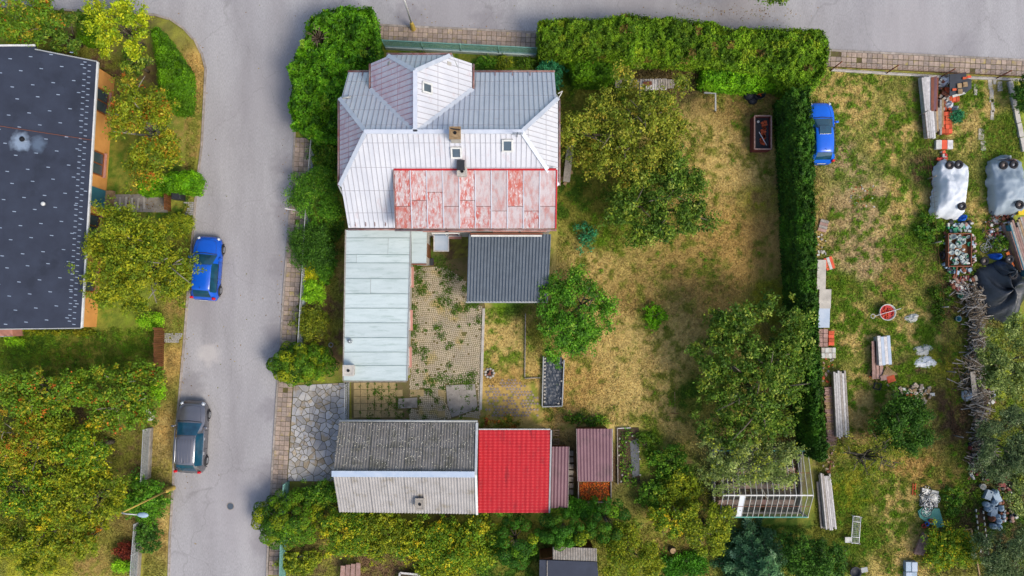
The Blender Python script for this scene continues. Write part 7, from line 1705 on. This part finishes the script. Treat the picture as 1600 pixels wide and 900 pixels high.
# heap of cut branches
hb = thing('branch_heap', G(1520, 560), 'long heap of cut grey branches beside the ditch on the right plot', 'firewood')
m = MB(); m2 = MB()
for k in range(1100):
    y = random.uniform(445, 730); cx = 1518+(y-445)*.05; wd = 26-abs(y-560)*.04; x = cx+random.gauss(0, wd*.5)*(.7+.5*math.sin(y*.045)); z = random.uniform(.05, .65)*(1-min(1, abs(x-cx)/45)); L = random.uniform(.3, 1.2); a = math.radians(random.gauss(5, 60)); p = G(x, y, z+.03); d = Vector((math.cos(a), math.sin(a), random.uniform(-.12, .12)))*L/2
    (m if k % 2 else m2).tube([p-d, p+d*.1+Vector((0, 0, .03)), p+d], [.035, .028, .012], 4)
for q, mt in ((m, 'twig'), (m2, 'wood_grey')): o = q.build('sticks', mt, hb); o['kind'] = 'stuff'
MB().bar(G(1512, 580, .5), G(1516, 618, .5), .3, .06).build('panel', 'wood_grey', hb)
for x, y, mt, l in ((1497, 451, 'white_frame', 'white bucket beside the upper end of the branch heap'), (1494, 498, 'door_teal', 'teal bucket beside the branch heap'), (1497, 462, 'green_plastic', 'small green bowl beside the branch heap'), (1532, 759, 'rag', 'white pail above the blue-grey jugs')):
    t = thing('bucket', G(x, y), l, 'bucket'); MB().lathe([(.13, -.02), (.18, .28), (.19, .3), (.16, .3), (.13, .08)], n=14).build('bucket', mt, t, True, local=True); MB().ring((0, 0, .3), .175, .012, n=14, m=4).build('rim', 'fence_grey', t, True, local=True)
pw = planks('netting_frame', 'dark soil bed with white pegs beside the blue-grey jugs', ((1524, 795), (1538, 800), (1548, 870), (1530, 870)), 2, .05, ['soil'], layers=1, gap=0, jit=0, cat='bed')
pg2 = mesh_of(MB().boxz(-.025, .025, -.09, .09, -.03, .12), 'peg', 'rag')
for k in range(8): inst(pg2, 'peg', G(1523.5+k*1.0, 797+k*9, .03), 0, pw); inst(pg2, 'peg', G(1535+k*1.0, 800+k*9, .03), 0, pw)
ed = thing('timber_edge', G(1523, 860), 'long thin timber edging beside the yellow-green bush', 'edging'); MB().bar(G(1517, 827, .04), G(1531, 905, .04), .08, .1).build('timber', 'wood_raw', ed); MB().bar(G(1501, 828, .04), G(1517, 826, .04), .06, .08).build('timber', 'wood_raw', ed)
ce = thing('concrete_edge', G(1588, 180), 'pale concrete edging beside the dark roadside shrub', 'edging')
for k in range(5): MB().bar(G(1576+k*4.6, 128+k*22, .08), G(1580+k*4.6, 149+k*22, .08), .28, .26).build('kerb_block', 'pale_concrete', ce)
sp_ = struct('slab_path', G(1550, 160))
for k, (x, y, w, d) in enumerate(((1547, 132, .25, .6), (1549, 150, .25, .8), (1551, 165, .2, .8), (1550, 180, .2, .6), (1562, 135, .3, .6), (1524, 140, .2, .7), (1533, 210, .35, .7), (1536, 228, .3, .6), (1554, 128, .2, .3))): p = G(x, y); MB().box((p.x, p.y, .0), (w, d, .07), random.uniform(-.1, .1)).build('paving_slab', 'pale_concrete', sp_)
# left garden odds
tbx = thing('white_tub', W(232, 648, .3), 'white plastic tub tipped among the shrubs by the verge', 'tub'); tbx.location.z = 0
MB().hexa([(-.25, -.3, -.02), (.25, -.3, -.02), (.25, .3, -.02), (-.25, .3, -.02)], [(-.3, -.36, .4), (.3, -.36, .4), (.28, .4, .5), (-.3, .36, .45)]).build('tub', 'rag', tbx, local=True, bevel=.04); MB().box((-.25, -.35, .2), (.5, .15, .3), .4).build('broken_lid', 'jug', tbx, local=True)
m = MB()
# ------------------------------------------------------------------ grass: short blades over every lawn, in the colours of the ground below
def grass(name, poly, density, label, hmin=.03, hmax=.09, seed=1, w=.028):
    r = np.random.default_rng(seed); q = np.array([G(*p).xy for p in poly]); lo, hi = q.min(0), q.max(0)
    n = int(np.prod(hi-lo)*density); X = r.uniform(lo, hi, (n, 2)); ins = np.zeros(n, bool); j = len(q)-1
    for i in range(len(q)):
        a, b = q[i], q[j]; ins ^= ((a[1] > X[:, 1]) != (b[1] > X[:, 1])) & (X[:, 0] < (b[0]-a[0])*(X[:, 1]-a[1])/(b[1]-a[1]+1e-12)+a[0]); j = i
    X = X[ins]; n = len(X); col = ground_colour(X[:, 0], X[:, 1])*r.uniform(.7, 1.35, (n, 1))*r.uniform(.93, 1.07, (n, 3))
    g = np.clip((col[:, 1]-col[:, 0]*.86)/.05, 0, 1); hgt = (hmin+(hmax-hmin)*(.35+.65*g))*r.uniform(.6, 1.4, n); an = r.uniform(0, 6.28, n); ln = hgt*r.uniform(.3, 1.5, n)
    d = np.stack([np.cos(an), np.sin(an)], 1); e = np.stack([-d[:, 1], d[:, 0]], 1)*(w*r.uniform(.6, 1.4, n))[:, None]
    v = np.stack([np.column_stack([X-e, np.full(n, -.03)]), np.column_stack([X+e, np.full(n, -.03)]), np.column_stack([X+d*ln[:, None], hgt])], 1).reshape(-1, 3)
    me = fast_mesh(name, v, np.arange(3*n).reshape(n, 3), 'grass', np.repeat(col, 3, axis=0)); o = bpy.data.objects.new(name, me); COL.objects.link(o)
    tag(o, label, 'grass', kind='stuff')
grass('lawn_grass', [(876, 120), (1240, 130), (1262, 480), (1280, 700), (1110, 735), (1000, 665), (850, 660), (846, 560), (800, 478), (866, 470), (872, 360), (870, 130)], 520, 'dry patchy lawn grass around the fruit trees of the main garden', seed=1)
grass('meadow_grass', [(1282, 112), (1590, 130), (1600, 240), (1540, 420), (1530, 620), (1540, 900), (1270, 900), (1276, 720), (1270, 520), (1262, 260), (1270, 140)], 420, 'rough green and straw grass over the right hand plot', hmin=.04, hmax=.12, seed=2)
grass('garden_grass', [(0, 516), (150, 514), (240, 512), (238, 590), (220, 680), (215, 900), (0, 900)], 300, 'shaded green grass below the orange house', hmin=.04, hmax=.1, seed=3)
grass('verge_grass', [(290, 60), (318, 100), (316, 160), (310, 225), (300, 300), (296, 400), (290, 450), (282, 540), (276, 620), (268, 700), (264, 780), (258, 900), (224, 900), (238, 740), (238, 600), (258, 584), (258, 510), (240, 480), (290, 300), (290, 180), (280, 90)], 420, 'dry straw coloured verge grass along the left kerb of the street', hmin=.04, hmax=.1, seed=4)
grass('side_grass', [(512, 360), (538, 360), (533, 540), (505, 540), (510, 440)], 400, 'narrow strip of grass beside the pale green annexe', seed=5)
grass('yard_grass', [(757, 482), (846, 478), (846, 600), (756, 604)], 420, 'small dry grass square beside the sett courtyard', seed=6)
grass('edge_grass', [(1540, 420), (1600, 500), (1640, 500), (1640, 905), (1540, 905), (1530, 620)], 300, 'rough grass under the trees at the right edge', hmin=.05, hmax=.12, seed=8)
grass('lower_grass', [(440, 812), (1310, 822), (1310, 905), (440, 905)], 260, 'rough grass under the shrubs along the bottom edge', hmin=.05, hmax=.12, seed=9)
grass('bed_grass', [(845, 655), (1120, 740), (1120, 812), (860, 812)], 200, 'weedy grass between the sheds and greenhouse', hmin=.04, hmax=.1, seed=10)
grass('upper_grass', [(60, 30), (120, 60), (230, 110), (190, 140), (150, 100), (60, 80)], 300, 'shaded grass above the dark roof', seed=7)

def tufts(name, poly, count, label, seed):
    r = np.random.default_rng(seed); q = np.array([G(*p).xy for p in poly]); lo, hi = q.min(0), q.max(0); X = r.uniform(lo, hi, (count, 2)); ins = np.zeros(count, bool); j = len(q)-1
    for i in range(len(q)):
        a, b = q[i], q[j]; ins ^= ((a[1] > X[:, 1]) != (b[1] > X[:, 1])) & (X[:, 0] < (b[0]-a[0])*(X[:, 1]-a[1])/(b[1]-a[1]+1e-12)+a[0]); j = i
    X = X[ins]; col = ground_colour(X[:, 0], X[:, 1]); X = X[col[:, 1] > col[:, 0]*1.02]; k = 26; n = len(X)*k
    P = np.repeat(X, k, 0)+r.normal(size=(n, 2))*np.repeat(r.uniform(.04, .13, len(X)), k)[:, None]; P = np.column_stack([P, r.uniform(.02, .12, n)])
    c2 = np.repeat(np.array(lin('5a7a1a'))*r.uniform(.7, 1.5, (len(X), 1))*r.uniform(.85, 1.2, (len(X), 3)), k, 0)*r.uniform(.7, 1.3, (n, 1))
    v, f_, cc = leaf_quads(P, unit(np.array([0, 0, .8])+r.normal(size=(n, 3))*.6), .10, c2, r, .4)
    o = bpy.data.objects.new(name, fast_mesh(name, v, f_, 'grass', cc)); COL.objects.link(o); tag(o, label, 'grass', kind='stuff')
tufts('lawn_weeds', [(876, 120), (1240, 130), (1262, 480), (1280, 700), (1000, 665), (850, 660), (846, 560), (866, 470), (872, 360)], 1300, 'small green weeds dotted over the dry main lawn', 21)
tufts('meadow_weeds', [(1282, 112), (1590, 130), (1600, 240), (1540, 420), (1530, 620), (1540, 900), (1310, 900), (1300, 520), (1276, 260)], 4200, 'green weed tufts dotted over the right hand plot', 22)
tufts('garden_weeds', [(0, 516), (240, 512), (238, 590), (0, 640)], 700, 'green tufts in the lawn below the orange house', 23)

# fallen leaves on the road, the pavements and under the trees
r = np.random.default_rng(77); LP = []
for (px, py, sx, sy, n) in [(300, 250, 30, 200, 40), (285, 560, 14, 200, 160), (360, 450, 60, 400, 45), (445, 450, 12, 300, 150), (700, 25, 400, 18, 60), (1150, 20, 120, 14, 160), (1450, 95, 160, 8, 90), (720, 48, 120, 8, 80), (1000, 330, 90, 110, 500), (230, 320, 60, 20, 160), (700, 560, 50, 50, 60), (495, 680, 30, 60, 90), (1160, 650, 100, 60, 350), (305, 130, 14, 60, 120)]:
    a_ = r.normal(size=(n, 2))*.5; LP.append(np.column_stack([(px+a_[:, 0]*sx-800)*S, (450-(py+a_[:, 1]*sy))*S, r.uniform(.012, .02, n)]))
LP = np.concatenate(LP); cl = np.array([lin(h) for h in ('7a5a28', '8a6a30', '5f4424', '94803a', '6b6a2c')])[r.integers(0, 5, len(LP))]
LP[:, 2] += .09*((LP[:, 0] > -13.9) & (LP[:, 0] < -12.8))
v, f_, cc = leaf_quads(LP, unit(np.array([0, 0, 1.])+r.normal(size=LP.shape)*.15), .075, cl, r, .6)
o = bpy.data.objects.new('fallen_leaves', fast_mesh('fallen_leaves', v, f_, 'leaf', cc)); COL.objects.link(o); tag(o, 'dry fallen leaves scattered over road, pavement and lawn', 'leaves', kind='stuff')
